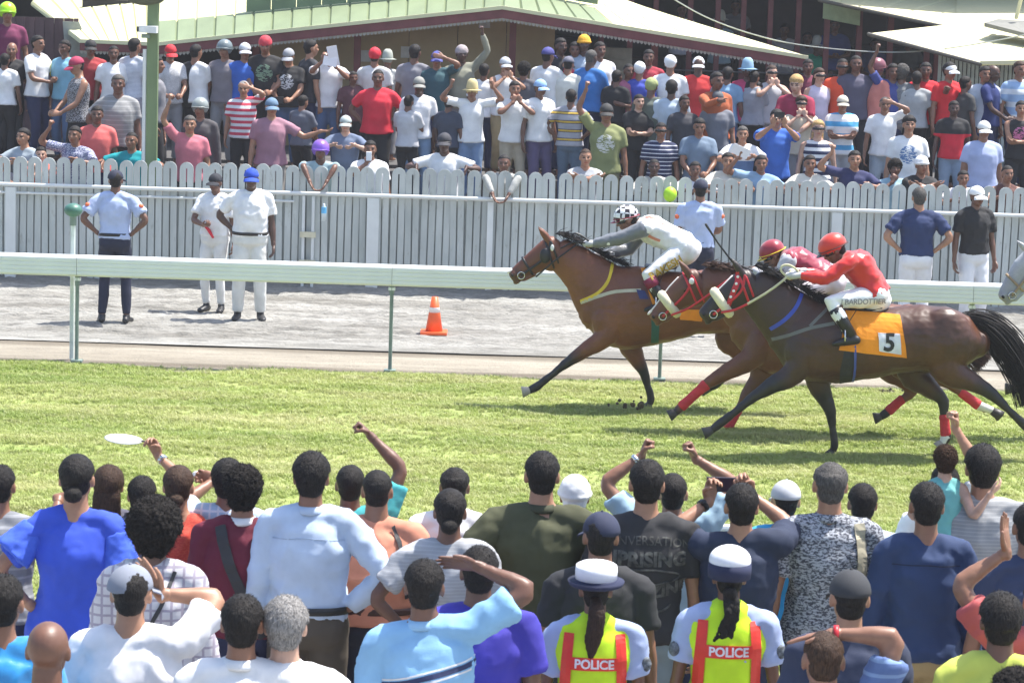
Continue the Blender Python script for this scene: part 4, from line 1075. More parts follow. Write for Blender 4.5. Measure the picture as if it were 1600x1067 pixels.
s = Soup(); s.sph((x - .10, 0, z + .06), (0.25, 0.2, 0.11)); s.build('lamp_housing', plain('lamp_dark', (.09, .10, .06), .6), lp, True)
cb = spline([at(1040, -8, 42.9), at(1105, 28, 42.9), at(1180, 55, 42.9), at(1260, 72, 42.9), at(1380, 82, 42.9), at(1480, 76, 42.9), at(1600, 55, 42.9), at(1700, 30, 42.9)], 40)
s = Soup(); s.tube(cb, 0.011, n=6); o = s.build('overhead_cable', plain('cable', (0.35, .37, .33), .6)); tag(o, 'thin pale cable sagging across in front of the grandstand', 'cable')

# ---- near white rail of the front crowd
nr = empty('crowd_rail', (0, 14.85, 0), 0, 'white tube crowd rail in front of the near spectators', 'rail')
for z in (1.33, 0.85, 0.45):
    s = Soup(); s.tube([(-8, 0, z), (8, 0, z)], 0.026, n=10); s.build('tube_rail', rw, nr)
for i in range(9):
    s = Soup(); s.tube([(-7.4 + i * 1.85, 0.0, 0.0), (-7.4 + i * 1.85, 0, 1.33)], 0.026, n=10); s.build('post', rw, nr)
s = Soup(); s.tube(spline([(1.02, 0.02, 0.4), (1.02, 0.02, 1.40), (1.10, 0.02, 1.50), (1.22, 0.02, 1.50), (1.30, .02, 1.40), (1.30, .02, 0.4)], 20), 0.022, n=10); s.build('hoop', rw, nr)

# ---- traffic cone
cn = empty('traffic_cone', tuple(atz(678, 521, 0.01)), 0, 'orange traffic cone with a white collar standing on the dirt track', 'traffic cone')
orm = plain('cone_orange', (0.85, 0.13, 0.03), 0.45, var=0.05)
s = Soup(); s.box((0, 0, 0.015), (0.30, 0.30, 0.03)); s.build('base', orm, cn)
s = Soup(); s.tube([(0, 0, 0.03), (0, 0, 0.42)], [0.098, 0.036], n=24, cap=False); s.build('body', orm, cn, True)
s = Soup(); s.tube([(0, 0, 0.245), (0, 0, 0.335)], [0.0655, 0.0485], n=24, cap=False); s.build('collar', plain('collar_white', (.8, .78, .76), .4), cn, True)
# lime ball and bottle at the fence
p = at(1047, 304, 35.8); s = Soup(); s.sph((0, 0, 0), (0.085, 0.085, 0.095), nu=20, nv=14); o = s.build('ball', plain('lime', (0.42, 0.72, 0.02), .5), smooth=True); o.location = p
tag(o, 'lime green ball wedged against the pickets above the white fence rail', 'ball')
p = at(506, 332, 35.6); bo = empty('bottle', tuple(p), 0, 'clear plastic water bottle with blue label held out over the fence', 'bottle')
clear = plain('bottle_plastic', (.62, .70, .74), .15); 
s = Soup(); s.tube([(0, 0, -.11), (0, 0, .05), (0, 0, .085), (0, 0, .11)], [.032, .032, .015, .013], n=14, cap=False); s.build('body', clear, bo, True)
s = Soup(); s.tube([(0, 0, -.01), (0, 0, .065)], .0335, n=14, cap=False); s.build('label', plain('label_blue', (.12, .45, .75), .4), bo)

# added thin volume lifting the darks: mostly lens glare, slight midday haziness
VEIL_DENSITY = .0007
s = Soup(); s.box((0, 420, 2.65), (1400, 1700, 7.7)); m = bpy.data.materials.new('glare_veil'); m.use_nodes = True; nt = m.node_tree; nt.nodes.remove(nt.nodes['Principled BSDF'])
pv = nt.nodes.new('ShaderNodeVolumePrincipled'); pv.inputs['Color'].default_value = (.95, .96, 1, 1); pv.inputs['Density'].default_value = VEIL_DENSITY; nt.links.new(pv.outputs[0], nt.nodes['Material Output'].inputs['Volume'])
hz = s.build('glare_veil', m); hz['kind'] = 'stuff'; hz['label'] = 'thin pale veil added over the racecourse for lens glare and slight midday haziness'
# ---------------------------------------------------------------- horses
def coatmat(name, c, c2, rough=0.46):
    m, nt, b = newmat(name)
    v = coords(nt); a = N(nt, 'Attribute', attribute_name='points')
    n = noise(nt, 2.2, 4, v); base = ramp(nt, n, [(0.35, c), (0.65, c2)])
    n2 = noise(nt, 70, 4, coords(nt, (0.5, 1, 1)))
    base = mixc(nt, ramp(nt, n2, [(0.3, 0.25), (0.7, 0.0)]), base, [x * 0.5 for x in c])
    col = mixc(nt, a.outputs['Fac'], base, (0.012, 0.010, 0.010))
    nt.links.new(col, b.inputs['Base Color']); b.inputs['Roughness'].default_value = rough
    b.inputs['Coat Weight'].default_value = 0.05; b.inputs['Coat Roughness'].default_value = 0.3
    nn = N(nt, 'TexNoise'); nn.noise_type = 'RIDGED_MULTIFRACTAL'; nn.inputs['Scale'].default_value = 4.5; nn.inputs['Detail'].default_value = 3; nn.inputs['Roughness'].default_value = .45; nn.inputs['Distortion'].default_value = .7; nt.links.new(coords(nt, (1, 1, .7)), nn.inputs['Vector']); n3 = nn.outputs[0]; b1 = bump(nt, b, n3, 0.22, 0.03)
    b2 = N(nt, 'Bump'); b2.inputs['Strength'].default_value = 0.18; b2.inputs['Distance'].default_value = 0.004
    nt.links.new(n2, b2.inputs['Height']); nt.links.new(b1.outputs[0], b2.inputs['Normal']); nt.links.new(b2.outputs[0], b.inputs['Normal'])
    return m
def hmat(): return hairmat((0.012, 0.010, 0.010))
class Horse: pass
def make_horse(d):
    h = Horse(); Y = d['Y']; base = np.array(atz(d['bx'], 640, 0.0)); bw = at(d['bx'], 600, Y); base = v3(bw.x, Y, 0.0)
    def q(px, py, l=0.0):
        p = at(px, py, Y + l); return v3(p.x, p.y, p.z) - base
    h.q = q; h.base = base
    root = empty('horse', tuple(base), 0, d['label'], 'horse', d.get('group')); h.root = root
    SY = v3(0, 1, 0)
    def pairs(rows): return (np.array([(q(a, b) + q(c, e)) / 2 for a, b, c, e, w in rows]), np.array([w for *_, w in rows]), np.array([np.linalg.norm(q(a, b) - q(c, e)) / 2 for a, b, c, e, w in rows]))
    s = Soup()
    P, A, B = pairs([(x, t, x, bt, w) for x, t, bt, w in d['trunk']]); s.tube(P, A, B, side=SY, n=30, sq=0.94)
    NP, NA, NB = pairs(d['neck']); s.tube(NP, NA, NB, side=SY, n=24)
    legs = []
    for L in d['legs']:
        l = L['l']; pts = [q(x, y, l) for x, y in L['p']]
        hind = L.get('hind')
        if hind: R = v3(0.19, 0.150, 0.092, 0.056, 0.036, 0.045, 0.034); RL = v3(0.12, 0.11, 0.070, 0.042, 0.030, 0.036, 0.031)
        else: R = v3(0.160, 0.112, 0.076, 0.051, 0.034, 0.043, 0.034); RL = v3(0.10, 0.085, 0.060, 0.043, 0.028, 0.035, 0.030)
        # pts: body, elbow/stifle, mid-forearm, knee/hock, mid-cannon, fetlock, coronet
        b0, e, kn, fe, ho = pts
        chain = [b0, e, e + (kn - e) * 0.55, kn, kn + (fe - kn) * 0.5, fe, fe + (ho - fe) * 0.62]
        cp = [(chain[i], R[i], RL[i]) for i in range(7)]
        # subdivide for roundness
        PP = spline([c[0] for c in cp], 28); t = np.linspace(0, 6, 28); RR = np.interp(t, range(7), R); LL = np.interp(t, range(7), RL)
        s.tube(PP, LL, RR, side=SY, n=18)
        s.sph(kn, v3(0.040, 0.036, 0.046) if not hind else v3(0.048, 0.036, 0.05))
        if hind: dd = unit(kn - e); s.sph(kn + v3(0.035, 0, 0.01), (0.025, 0.022, 0.03))
        legs.append((chain, L))
    for px_, py_, l, r in d.get('bulge', []): s.sph(q(px_, py_, l), r)
    main = remesh(s, 0.011, 5, [(.16, .020), (.07, .006)], name='body')
    # head, finer
    s = Soup(); HP, HA, HB = pairs(d['head']); s.tube(HP, HA, HB, side=SY, n=24, sq=0.92)
    ax = unit(HP[-1] - HP[0]); up = np.cross(SY, ax); up = up if up[2] > 0 else -up
    L_ = np.linalg.norm(HP[-1] - HP[0])
    s.sph(HP[0] + ax * L_ * 0.16 - up * 0.055, v3(0.135, 0.082, 0.115), (ax, SY, up))            # cheek
    for sg in (-1, 1):
        s.sph(HP[0] + ax * L_ * 0.24 + up * 0.055 + SY * sg * 0.072, v3(0.042, 0.022, 0.026), (ax, SY, up))   # brow
        s.sph(HP[-1] - ax * 0.005 + up * 0.022 + SY * sg * 0.038, v3(0.036, 0.020, 0.030), (ax, SY, up))       # nostril
        eb = HP[0] + ax * 0.015 + up * (HB[0] * 0.85) + SY * sg * 0.055
        et = eb + up * 0.15 + (-ax) * d.get('ear', 0.02) + SY * sg * 0.012
        s.tube([eb - up * 0.03, eb + (et - eb) * 0.3, eb + (et - eb) * 0.65, et], v3(0.030, 0.034, 0.025, 0.005), v3(0.022, 0.020, 0.014, 0.004), side=ax, n=12)
    s.sph(HP[-1] - up * 0.055 + ax * 0.005, v3(0.042, 0.040, 0.026), (ax, SY, up))      # lower lip
    s.tube([HP[-2] + ax * 0.1 * L_ - up * HB[-2] * .6, HP[-2] - up * HB[-2] * 1.0, HP[-3] - up * HB[-3] * 1.0], v3(0.035, 0.040, 0.045), v3(.02, .02, .02), side=SY)
    hd_ = remesh(s, 0.0075, 3, name='head')
    body = mjoin('body', [main, hd_]); V, F = mget(body)
    blk = np.zeros(len(V))
    for chain, L in legs:
        a = L.get('black', 2)
        if a >= 6: continue
        for i in range(max(1, a), 6):
            p0, p1 = chain[i], chain[i + 1]; dd = p1 - p0; t = np.clip(((V - p0) @ dd) / dd.dot(dd), 0, 1)
            dist = np.linalg.norm(V - (p0 + t[:, None] * dd), axis=1)
            r = (0.14 if i < 2 else 0.10 if i == 2 else 0.075)
            lo = 0.0 if i > a else None
            wgt = np.clip((r - dist) / 0.02, 0, 1)
            if i == max(1, a): wgt = wgt * np.clip(((V - p0) @ unit(dd)) / (np.linalg.norm(dd) * 0.8), 0, 1)
            blk = np.maximum(blk, wgt)
    mz = HP[-1]; blk = np.maximum(blk, np.clip(1 - np.linalg.norm(V - mz, axis=1) / 0.12, 0, 1) ** 0.7 * d.get('muzzle', 0.9))
    if d.get('darkfront'):
        X0 = q(d['darkfront'][0], 500)[0]; X1 = q(d['darkfront'][1], 500)[0]; blk = np.maximum(blk, np.clip((X1 - V[:, 0]) / (X1 - X0), 0, 1) * d['darkfront'][2])
    at_ = body.attributes.new('points', 'FLOAT', 'POINT'); at_.data.foreach_set('value', blk)
    ob('body', body, d['coat'], root); h.body = body; h.bvh = bvh_of(body); h.HP, h.HA, h.HB, h.ax, h.up = HP, HA, HB, ax, up
    dark = plain('hoof', (0.04, 0.035, 0.03), 0.5); pale = plain('hoof_pale', (0.38, 0.34, 0.28), 0.5)
    for chain, L in legs:
        fe, ho = q(*L['p'][3], L['l']), q(*L['p'][4], L['l']); dd = unit(ho - fe)
        t = Soup(); fw_ = unit(v3(-1, 0, 0) - dd * -dd[0]); c0 = fe + (ho - fe) * 0.55
        t.tube([c0, ho - dd * .012 + fw_ * 0.012, ho + dd * 0.018 + fw_ * 0.022], v3(0.034, 0.046, 0.054), v3(0.034, 0.048, 0.058), side=SY, n=16, cap=False)
        t.build('hoof', pale if L.get('pale') else dark, root, True)
        if L.get('band'):
            kn = chain[3]; a, b_ = L.get('band'); t = Soup()
            pts = [chain[3] + (chain[5] - chain[3]) * x for x in np.linspace(a, b_, 7)]
            rr = np.interp(np.linspace(a, b_, 7), [0, .2, .6, .85, 1.05], [0.055, 0.045, 0.042, 0.045, 0.050])
            t.tube(pts, rr * 0.95, rr * 1.08, side=SY, n=16); ob('bandage', remesh(t, .009, 1, [(.03, .006)], name='bandage'), plain('red_bandage', (0.55, 0.025, 0.035), .7, bmp=.3, bscale=40, stretch=(1, 1, 3)), root)
        if L.get('white'):
            t = Soup(); t.tube([chain[5] + (chain[3] - chain[5]) * 0.12, chain[5], chain[6]], v3(0.036, .040, .036), v3(.040, .045, .036), side=SY, n=14); t.build('white_sock', plain('sock_white', (.7, .68, .64), .7), root, True)
    # eyes
    for sg in (-1, 1):
        t = Soup(); t.sph(HP[0] + ax * L_ * 0.26 + up * 0.040 + SY * sg * 0.080, (0.022, 0.012, 0.018), (ax, SY, up)); t.build('eye', plain('horse_eye', (0.01, .006, .005), .12), root, True)
        t = Soup(); t.sph(HP[-1] + ax * 0.012 + up * 0.022 + SY * sg * 0.052, (0.014, 0.008, 0.018), (ax, SY, up)); t.build('nostril', plain('nostril', (0.008, .006, .006), .6), root, True)
    # mane and tail as locks of hair
    rnd = random.Random(5); t = Soup(); crest = spline([q(*p) for p in d['crest']], 60)
    for i in range(d.get('nmane', 150) * 3):
        k = rnd.random() * 58; p = crest[int(k)] + (crest[int(k) + 1] - crest[int(k)]) * (k % 1) + v3(0, rnd.uniform(-.02, .02), -.012)
        fl = d.get('fly', 0.35); L1 = rnd.uniform(.05, .14)
        dirv = unit(v3(rnd.uniform(.3, 1.0) * fl * 2.2, rnd.uniform(-1.0, -.1), rnd.uniform(-.2, .7)))
        t.tube([p, p + dirv * L1 * .5, p + dirv * L1 + v3(.02, -.015, -.045 * rnd.random())], v3(.0045, .0035, .001), n=3)
    f_ = d['head'][0]; 
    t.build('mane', d.get('manemat', hmat()), root, True)
    if d.get('tail'):
        t = Soup(); tl = spline([q(*p) for p in d['tail']], 16); W = d.get('tailw', 0.11)
        t.tube(tl[:11], np.linspace(.045, .07, 11), np.linspace(.04, .05, 11), n=12)
        for i in range(620):
            ox, oy, st = rnd.gauss(0, 1), rnd.gauss(0, 1), rnd.uniform(0, .45)
            i0 = int(st * 14); PP = []
            wv = rnd.uniform(0, 6); 
            for j in range(i0, 16):
                u = j / 15; sp = W * (0.25 + 0.75 * math.sin(min(1, u * 1.25) * math.pi * .62))
                PP.append(tl[j] + v3(0, oy * .6, 0) * sp + np.cross(unit(tl[min(15, j + 1)] - tl[max(0, j - 1)]), SY) * ox * sp * .75 + v3(0, 0, .012 * math.sin(wv + j * .9)) * u)
            if len(PP) > 3: t.tube(PP, np.linspace(.0050, .0015, len(PP)), n=3)
        t.build('tail', d.get('manemat', hmat()), root, True)
    return h
def tackstrap(h, pts, w, mat, name='strap', lat=-0.9, off=0.006, th=0.006):
    P = [h.q(x, y) + v3(0, lat, 0) * 0 for x, y in pts]
    return strap(h.bvh, spline(P, 20), w, (0, 1, 0), mat, h.root, name, off, th)
def line3(h, pts, r, mat, name, parent=None, n=24):
    s = Soup(); s.tube(spline([h.q(*p) for p in pts], n), r, n=6); return s.build(name, mat, parent or h.root, True)
def around_head(h, f, w, mat, name, rx=1.10, tube=None, tilt=0.0, ext=0.008):
    """a strap round the head at fraction f from poll to muzzle"""
    k = f * (len(h.HP) - 1); i = min(int(k), len(h.HP) - 2); t = k - i
    c = h.HP[i] * (1 - t) + h.HP[i + 1] * t; a = h.HA[i] * (1 - t) + h.HA[i + 1] * t + ext; b = h.HB[i] * (1 - t) + h.HB[i + 1] * t + ext + .004
    th = np.linspace(0, 2 * math.pi, 29); up = unit(h.up + h.ax * tilt)
    s = Soup(); P = [c + v3(0, 1, 0) * math.cos(x) * a + up * math.sin(x) * b for x in th]
    s.tube(P, w / 2, tube or 0.005, side=np.cross(up, v3(0, 1, 0)), n=8, cap=False); return s.build(name, mat, h.root, True)
GRP = 'racehorses galloping on the turf'
red = plain('red_leather', (0.55, 0.02, 0.03), 0.45); blk = plain('black_leather', (0.012, 0.012, 0.014), 0.42)
wool = plain('sheepskin', (0.72, 0.66, 0.48), 0.95, bmp=0.6, bscale=90); orange = cloth((0.88, 0.29, 0.012)); steel = plain('steel', (0.6, .6, .6), .25, 1.0)

lead = make_horse(dict(Y=27.75, bx=1010, label='leading bay racehorse with black legs, yellow neck strap and checkered-cap jockey', group=GRP,
    coat=coatmat('bay_coat', (0.13, 0.038, 0.016), (0.21, 0.066, 0.026)),
    trunk=[(922, 455, 512, .13), (940, 432, 538, .19), (968, 416, 547, .235), (1000, 416, 543, .265), (1045, 424, 534, .285), (1085, 424, 522, .27), (1125, 418, 520, .26), (1162, 418, 522, .27), (1190, 430, 515, .22), (1204, 445, 500, .14)],
    neck=[(985, 414, 925, 520, .17), (950, 404, 914, 492, .135), (925, 392, 900, 460, .11), (900, 380, 884, 438, .095), (876, 370, 872, 424, .085)],
    head=[(866, 366, 874, 416, .085), (850, 375, 862, 422, .088), (836, 387, 848, 424, .072), (820, 401, 833, 430, .058), (806, 414, 818, 437, .050), (799, 421, 809, 442, .050)],
    crest=[(868, 363), (890, 371), (915, 383), (950, 402), (975, 412)], fly=.5, nmane=170, ear=-0.02,
    legs=[dict(l=-.13, p=[(962, 490), (948, 524), (886, 567), (838, 604), (820, 614)], black=2, pale=True),
          dict(l=.12, p=[(975, 500), (985, 540), (1006, 582), (1017, 622), (1013, 638)], black=2),
          dict(l=-.12, hind=True, p=[(1170, 470), (1165, 520), (1215, 548), (1270, 580), (1292, 598)], black=3),
          dict(l=.12, hind=True, p=[(1170, 475), (1140, 525), (1160, 565), (1120, 600), (1100, 612)], black=3)],
    bulge=[(950, 500, -.10, (0.17, .12, .2)), (950, 500, .10, (0.17, .12, .2)), (1165, 462, -.12, (.25, .14, .23)), (1165, 462, .12, (.25, .14, .23))],
    tail=[(1198, 436), (1225, 438), (1260, 452), (1290, 480)], tailw=.08))
five = make_horse(dict(Y=25.45, bx=1320, label='near dark bay racehorse with orange number 5 saddle cloth and long black tail', group=GRP,
    coat=coatmat('dark_bay_coat', (0.045, 0.016, 0.008), (0.095, 0.030, 0.010)), darkfront=(1150, 1350, .78),
    trunk=[(1222, 486, 552, .14), (1242, 474, 578, .20), (1272, 470, 596, .245), (1310, 474, 598, .275), (1355, 480, 592, .29), (1395, 480, 583, .275), (1435, 476, 580, .27), (1475, 479, 582, .285), (1508, 493, 576, .24), (1526, 512, 560, .16)],
    neck=[(1292, 474, 1222, 566, .18), (1258, 458, 1207, 540, .145), (1228, 440, 1194, 516, .12), (1203, 426, 1183, 497, .10), (1184, 418, 1172, 482, .088)],
    head=[(1174, 417, 1174, 472, .088), (1156, 426, 1162, 480, .09), (1140, 440, 1147, 484, .075), (1122, 456, 1130, 492, .060), (1107, 471, 1115, 500, .052), (1099, 480, 1107, 506, .052)],
    crest=[(1178, 413), (1203, 424), (1230, 438), (1262, 456), (1290, 472)], fly=.3, nmane=220, ear=0.0,
    legs=[dict(l=-.13, p=[(1262, 535), (1242, 580), (1178, 620), (1124, 662), (1104, 678)], black=1),
          dict(l=.12, p=[(1275, 545), (1279, 596), (1298, 644), (1304, 694), (1299, 712)], black=1),
          dict(l=.12, hind=True, p=[(1460, 520), (1425, 578), (1473, 627), (1478, 682), (1470, 698)], black=2, white=True, pale=True, band=(.42, .92)),
          dict(l=-.13, hind=True, p=[(1478, 530), (1480, 575), (1548, 614), (1605, 668), (1625, 690)], black=2)],
    bulge=[(1255, 545, -.11, (0.18, .12, .23)), (1255, 545, .11, (0.18, .12, .23)), (1475, 525, -.13, (.26, .14, .25)), (1475, 525, .13, (.26, .14, .25)), (1440, 500, 0, (.2, .2, .14))],
    tail=[(1506, 494), (1530, 502), (1556, 520), (1580, 552), (1600, 590), (1612, 630)], tailw=.085))
mid = make_horse(dict(Y=26.55, bx=1260, label='chestnut racehorse galloping between the leader and number 5, red bandages on its legs', group=GRP,
    coat=coatmat('chestnut_coat', (0.105, 0.034, 0.015), (0.17, 0.058, 0.024)),
    trunk=[(1160, 478, 540, .13), (1180, 462, 566, .19), (1210, 456, 584, .24), (1250, 462, 586, .265), (1300, 470, 580, .285), (1345, 472, 570, .27), (1385, 474, 564, .26), (1422, 478, 566, .27), (1448, 490, 556, .22), (1462, 505, 540, .14)],
    neck=[(1225, 452, 1168, 556, .17), (1190, 436, 1152, 520, .135), (1160, 424, 1135, 498, .11), (1128, 417, 1116, 485, .095), (1102, 415, 1100, 476, .085)],
    head=[(1088, 417, 1096, 470, .085), (1070, 428, 1080, 478, .088), (1054, 443, 1064, 484, .072), (1038, 461, 1050, 492, .058), (1026, 476, 1038, 502, .050), (1019, 484, 1030, 508, .050)],
    crest=[(1096, 412), (1120, 414), (1150, 421), (1190, 434), (1220, 450)], fly=.4, nmane=170, ear=0.0, muzzle=.25, manemat=hairmat((0.05, 0.022, 0.012)),
    legs=[dict(l=-.13, p=[(1195, 530), (1172, 560), (1104, 600), (1064, 636), (1050, 650)], black=5, band=(.05, .95)),
          dict(l=.12, p=[(1200, 540), (1190, 585), (1160, 630), (1140, 662), (1130, 678)], black=5, band=(.35, 1.15)),
          dict(l=-.12, hind=True, p=[(1415, 520), (1410, 568), (1480, 597), (1530, 634), (1562, 646)], black=6, band=(.45, .95), white=True),
          dict(l=.12, hind=True, p=[(1415, 520), (1390, 568), (1425, 610), (1385, 645), (1370, 655)], black=4, band=(.4, .9))],
    bulge=[(1195, 530, -.10, (0.17, .12, .2)), (1195, 530, .10, (0.17, .12, .2)), (1420, 515, -.12, (.25, .14, .24)), (1420, 515, .12, (.25, .14, .24))],
    tail=[(1450, 492), (1480, 510), (1510, 540), (1540, 565)], tailw=.09))
grey = make_horse(dict(Y=26.9, bx=1760, label='grey racehorse whose head enters at the right edge of the picture', group=GRP,
    coat=coatmat('grey_coat', (0.36, 0.37, 0.38), (0.52, 0.53, 0.54)),
    trunk=[(1690, 470, 525, .13), (1710, 450, 552, .19), (1740, 442, 570, .24), (1780, 446, 572, .265), (1830, 455, 566, .285), (1875, 458, 556, .27), (1915, 460, 550, .26), (1952, 464, 552, .27), (1978, 476, 542, .22), (1992, 490, 526, .14)],
    neck=[(1755, 440, 1700, 540, .17), (1720, 420, 1682, 505, .135), (1690, 405, 1664, 478, .11), (1660, 392, 1646, 454, .095), (1634, 384, 1630, 442, .085)],
    head=[(1622, 382, 1630, 436, .085), (1608, 388, 1622, 440, .088), (1594, 402, 1609, 446, .074), (1580, 424, 1595, 458, .060), (1568, 444, 1584, 470, .052), (1563, 454, 1577, 474, .052)],
    crest=[(1628, 380), (1660, 390), (1690, 403), (1722, 418), (1750, 438)], nmane=100, ear=0.0, muzzle=.35, manemat=hairmat((0.25, 0.25, 0.25)),
    legs=[dict(l=-.13, p=[(1725, 515), (1700, 550), (1640, 585), (1598, 602), (1575, 610)], black=6, band=(.3, 1.05)),
          dict(l=.12, p=[(1730, 520), (1735, 570), (1745, 610), (1742, 650), (1738, 668)], black=6),
          dict(l=-.12, hind=True, p=[(1945, 505), (1940, 555), (2005, 585), (2055, 615), (2080, 630)], black=6),
          dict(l=.12, hind=True, p=[(1945, 505), (1920, 555), (1950, 597), (1910, 630), (1900, 645)], black=6)],
    tail=[(1980, 478), (2010, 490), (2040, 520)], tailw=.08))

# bridles
whtm = plain('white_paint', (.8, .8, .78), .5)
def bridle(h, mat, roll=False, band=None):
    around_head(h, 0.62, 0.024, mat, 'noseband', tube=.006)
    around_head(h, 0.16, 0.022, mat, 'browband', tilt=-.25, tube=.006)
    if roll: around_head(h, 0.58, 0.085, wool, 'noseband_roll', tube=0.036, ext=0.012)
    for sg in (-1, 1):
        s = Soup(); a = h.HP[0] + h.up * h.HB[0] * .7 + v3(0, sg * .08, 0); b_ = h.HP[0] * .35 + h.HP[2] * .65 + v3(0, sg * (h.HA[2] + .018), 0) ; c = h.HP[-2] - h.up * h.HB[-2] * .35 + v3(0, sg * (h.HA[-2] + .012), 0)
        s.tube(spline([a, b_, c], 14), 0.006, .012, side=v3(0, 1, 0), n=8); s.build('cheekpiece', mat, h.root, True)
        s = Soup(); th = np.linspace(0, 2 * math.pi, 18); s.tube([c + h.ax * .034 * math.cos(t) + h.up * .034 * math.sin(t) + v3(0, sg * .006, 0) for t in th], 0.006, n=6, cap=False); s.build('bit_ring', steel, h.root, True)
    s = Soup(); a = h.HP[0] + h.up * h.HB[0] * .6; P = [a + v3(0, -.085, 0), h.HP[0] - h.up * h.HB[0] * .2 + v3(0, -.10, 0) + h.ax * .03, h.HP[0] - h.up * h.HB[0] * 1.0 + v3(0, -.05, 0) + h.ax * .06, h.HP[0] - h.up * (h.HB[0] * 1.12) + h.ax * .07]
    s.tube(spline(P, 12), .006, .010, side=v3(0, 1, 0), n=8); s.build('throatlash', mat, h.root, True)
bridle(lead, blk); bridle(five, red, True); bridle(mid, red, True); bridle(grey, plain('tan_leather', (.35, .25, .14), .6))
for h, mt, pts in ((five, red, [(1150, 424), (1152, 437), (1146, 452), (1140, 468), (1133, 484)]),):
    s = tackstrap(h, pts, 0.045, mt, 'blinker_band')
    for x, y in ((1153, 432), (1150, 442), (1146, 452), (1141, 462), (1137, 472)):
        t = Soup(); t.sph(hit(h.bvh, h.q(x, y), (0, 1, 0), .014), (.013, .006, .013)); t.build('stud', whtm, s, True)
# hood of the leader: black cheek cup
c = Soup(); p = hit(lead.bvh, lead.q(852, 398), (0, 1, 0), .006); c.sph(p, (.055, .022, .075)); c.build('cheek_cup', blk, lead.root, True)
c = Soup(); p = hit(lead.bvh, lead.q(863, 386), (0, 1, 0), .030); c.sph(p, (.018, .010, .032)); c.build('badge', whtm, lead.root, True)
c = Soup(); p = hit(mid.bvh, mid.q(1080, 438), (0, 1, 0), .012); c.sph(p, (.026, .012, .030)); c.build('badge', whtm, mid.root, True)
# white blaze on the noses
for h, a, b_ in ((lead, 797, 421), (mid, 1022, 482)):
    t = Soup(); t.sph(h.HP[-1] + h.up * h.HB[-1] * .86 + h.ax * .0, (.045, .030, .016), (h.ax, v3(0, 1, 0), h.up)); t.build('white_snip', plain('blaze', (.72, .66, .62), .6), h.root, True)
t = Soup(); t.tube([mid.HP[k] + mid.up * (mid.HB[k] - .004) for k in (1, 2, 3, 4, 5)], v3(.018, .026, .024, .026, .03), .008, side=v3(0, 1, 0), n=8); t.build('blaze', plain('blaze', (.72, .66, .62), .6), mid.root, True)
t = Soup(); t.tube([five.HP[k] + five.up * (five.HB[k] - .004) for k in (1, 2, 3)], v3(.022, .024, .014), .008, side=v3(0, 1, 0), n=8); t.build('blaze', plain('blaze', (.72, .66, .62), .6), five.root, True)
# reins
line3(lead, [(838, 432, -.1), (870, 405, -.14), (893, 388, -.13), (902, 382, -.12)], .009, blk, 'rein')
line3(lead, [(903, 384, -.12), (893, 372, -.12), (897, 365, -.12), (908, 368, -.12), (924, 380, -.12), (935, 388, -.08)], .010, blk, 'rein_loop')
line3(lead, [(876, 388, -.12), (900, 378, -.13), (930, 384, -.12)], .008, blk, 'rein')
line3(five, [(1128, 488, -.09), (1148, 484, -.12), (1168, 475, -.14)], .012, red, 'rein')
line3(five, [(1168, 475, -.14), (1200, 456, -.17), (1226, 436, -.16), (1236, 424, -.12)], .012, plain('rein_cream', (.55, .52, .34), .7), 'rein')
line3(five, [(1234, 436, -.14), (1221, 424, -.14), (1222, 416, -.14), (1232, 414, -.14), (1243, 420, -.14), (1250, 428, -.12)], .011, plain('rein_cream', (.55, .52, .34), .7), 'rein_loop')
line3(mid, [(1050, 492, -.09), (1075, 482, -.12), (1105, 462, -.14), (1140, 436, -.15), (1172, 424, -.12)], .011, red, 'rein')
# chest straps
tackstrap(lead, [(957, 410), (950, 436), (934, 455), (907, 469)], .030, plain('yellow_strap', (.75, .52, .02), .5), 'neck_strap')
tackstrap(lead, [(907, 471), (930, 462), (960, 452), (1000, 449)], .030, plain('cream_strap', (.50, .47, .36), .7), 'breastplate')
tackstrap(five, [(1252, 458), (1240, 480), (1222, 498), (1202, 512)], .034, plain('blue_strap', (.03, .06, .38), .5), 'neck_strap')
tackstrap(five, [(1205, 528), (1230, 520), (1262, 508), (1300, 500)], .028, plain('grey_strap', (.14, .14, .13), .6), 'breastplate')
tackstrap(five, [(1262, 505), (1278, 490), (1292, 478)], .024, plain('grey_strap', (.14, .14, .13), .6), 'breastplate')
# saddle cloths, girths
def saddlecloth(h, quad, mat, name='saddle_cloth', nx=14, ny=12, off=.014, th=.006):
    a, b_, c, d = [h.q(*p) for p in quad]; G = []
    for j in range(ny):
        v = j / (ny - 1); G.append([(a * (1 - u) + b_ * u) * (1 - v) + (d * (1 - u) + c * u) * v for u in np.linspace(0, 1, nx)])
    return ob(name, patch(h.bvh, G, (0, 1, 0), off, th, name), mat, h.root)
sc5 = saddlecloth(five, [(1318, 483), (1402, 489), (1411, 552), (1306, 540)], orange)
saddlecloth(five, [(1366, 514), (1400, 516), (1402, 546), (1367, 541)], plain('number_patch', (.72, .72, .78), .7), 'number_panel', off=.022)
lettering(five.bvh, '5', 0.20, five.q(1383, 529), (1, 0, 0.0), (0.05, 0, 1), (0, 1, 0), plain('number_black', (.02, .02, .02), .6), sc5, 'number', off=.030, bold=.006)
saddlecloth(lead, [(1000, 419), (1012, 419), (1036, 470), (1022, 482)], orange)
saddlecloth(lead, [(993, 448), (1006, 450), (1012, 462), (998, 462)], plain('navy_pad', (.03, .04, .16), .8), 'pad', 6, 6, off=.010)
saddlecloth(mid, [(1212, 458), (1290, 470), (1300, 500), (1215, 500)], orange)
saddlecloth(mid, [(1064, 0), (1065, 0), (1065, 1), (1064, 1)], orange, 'pad', 3, 3) if False else None
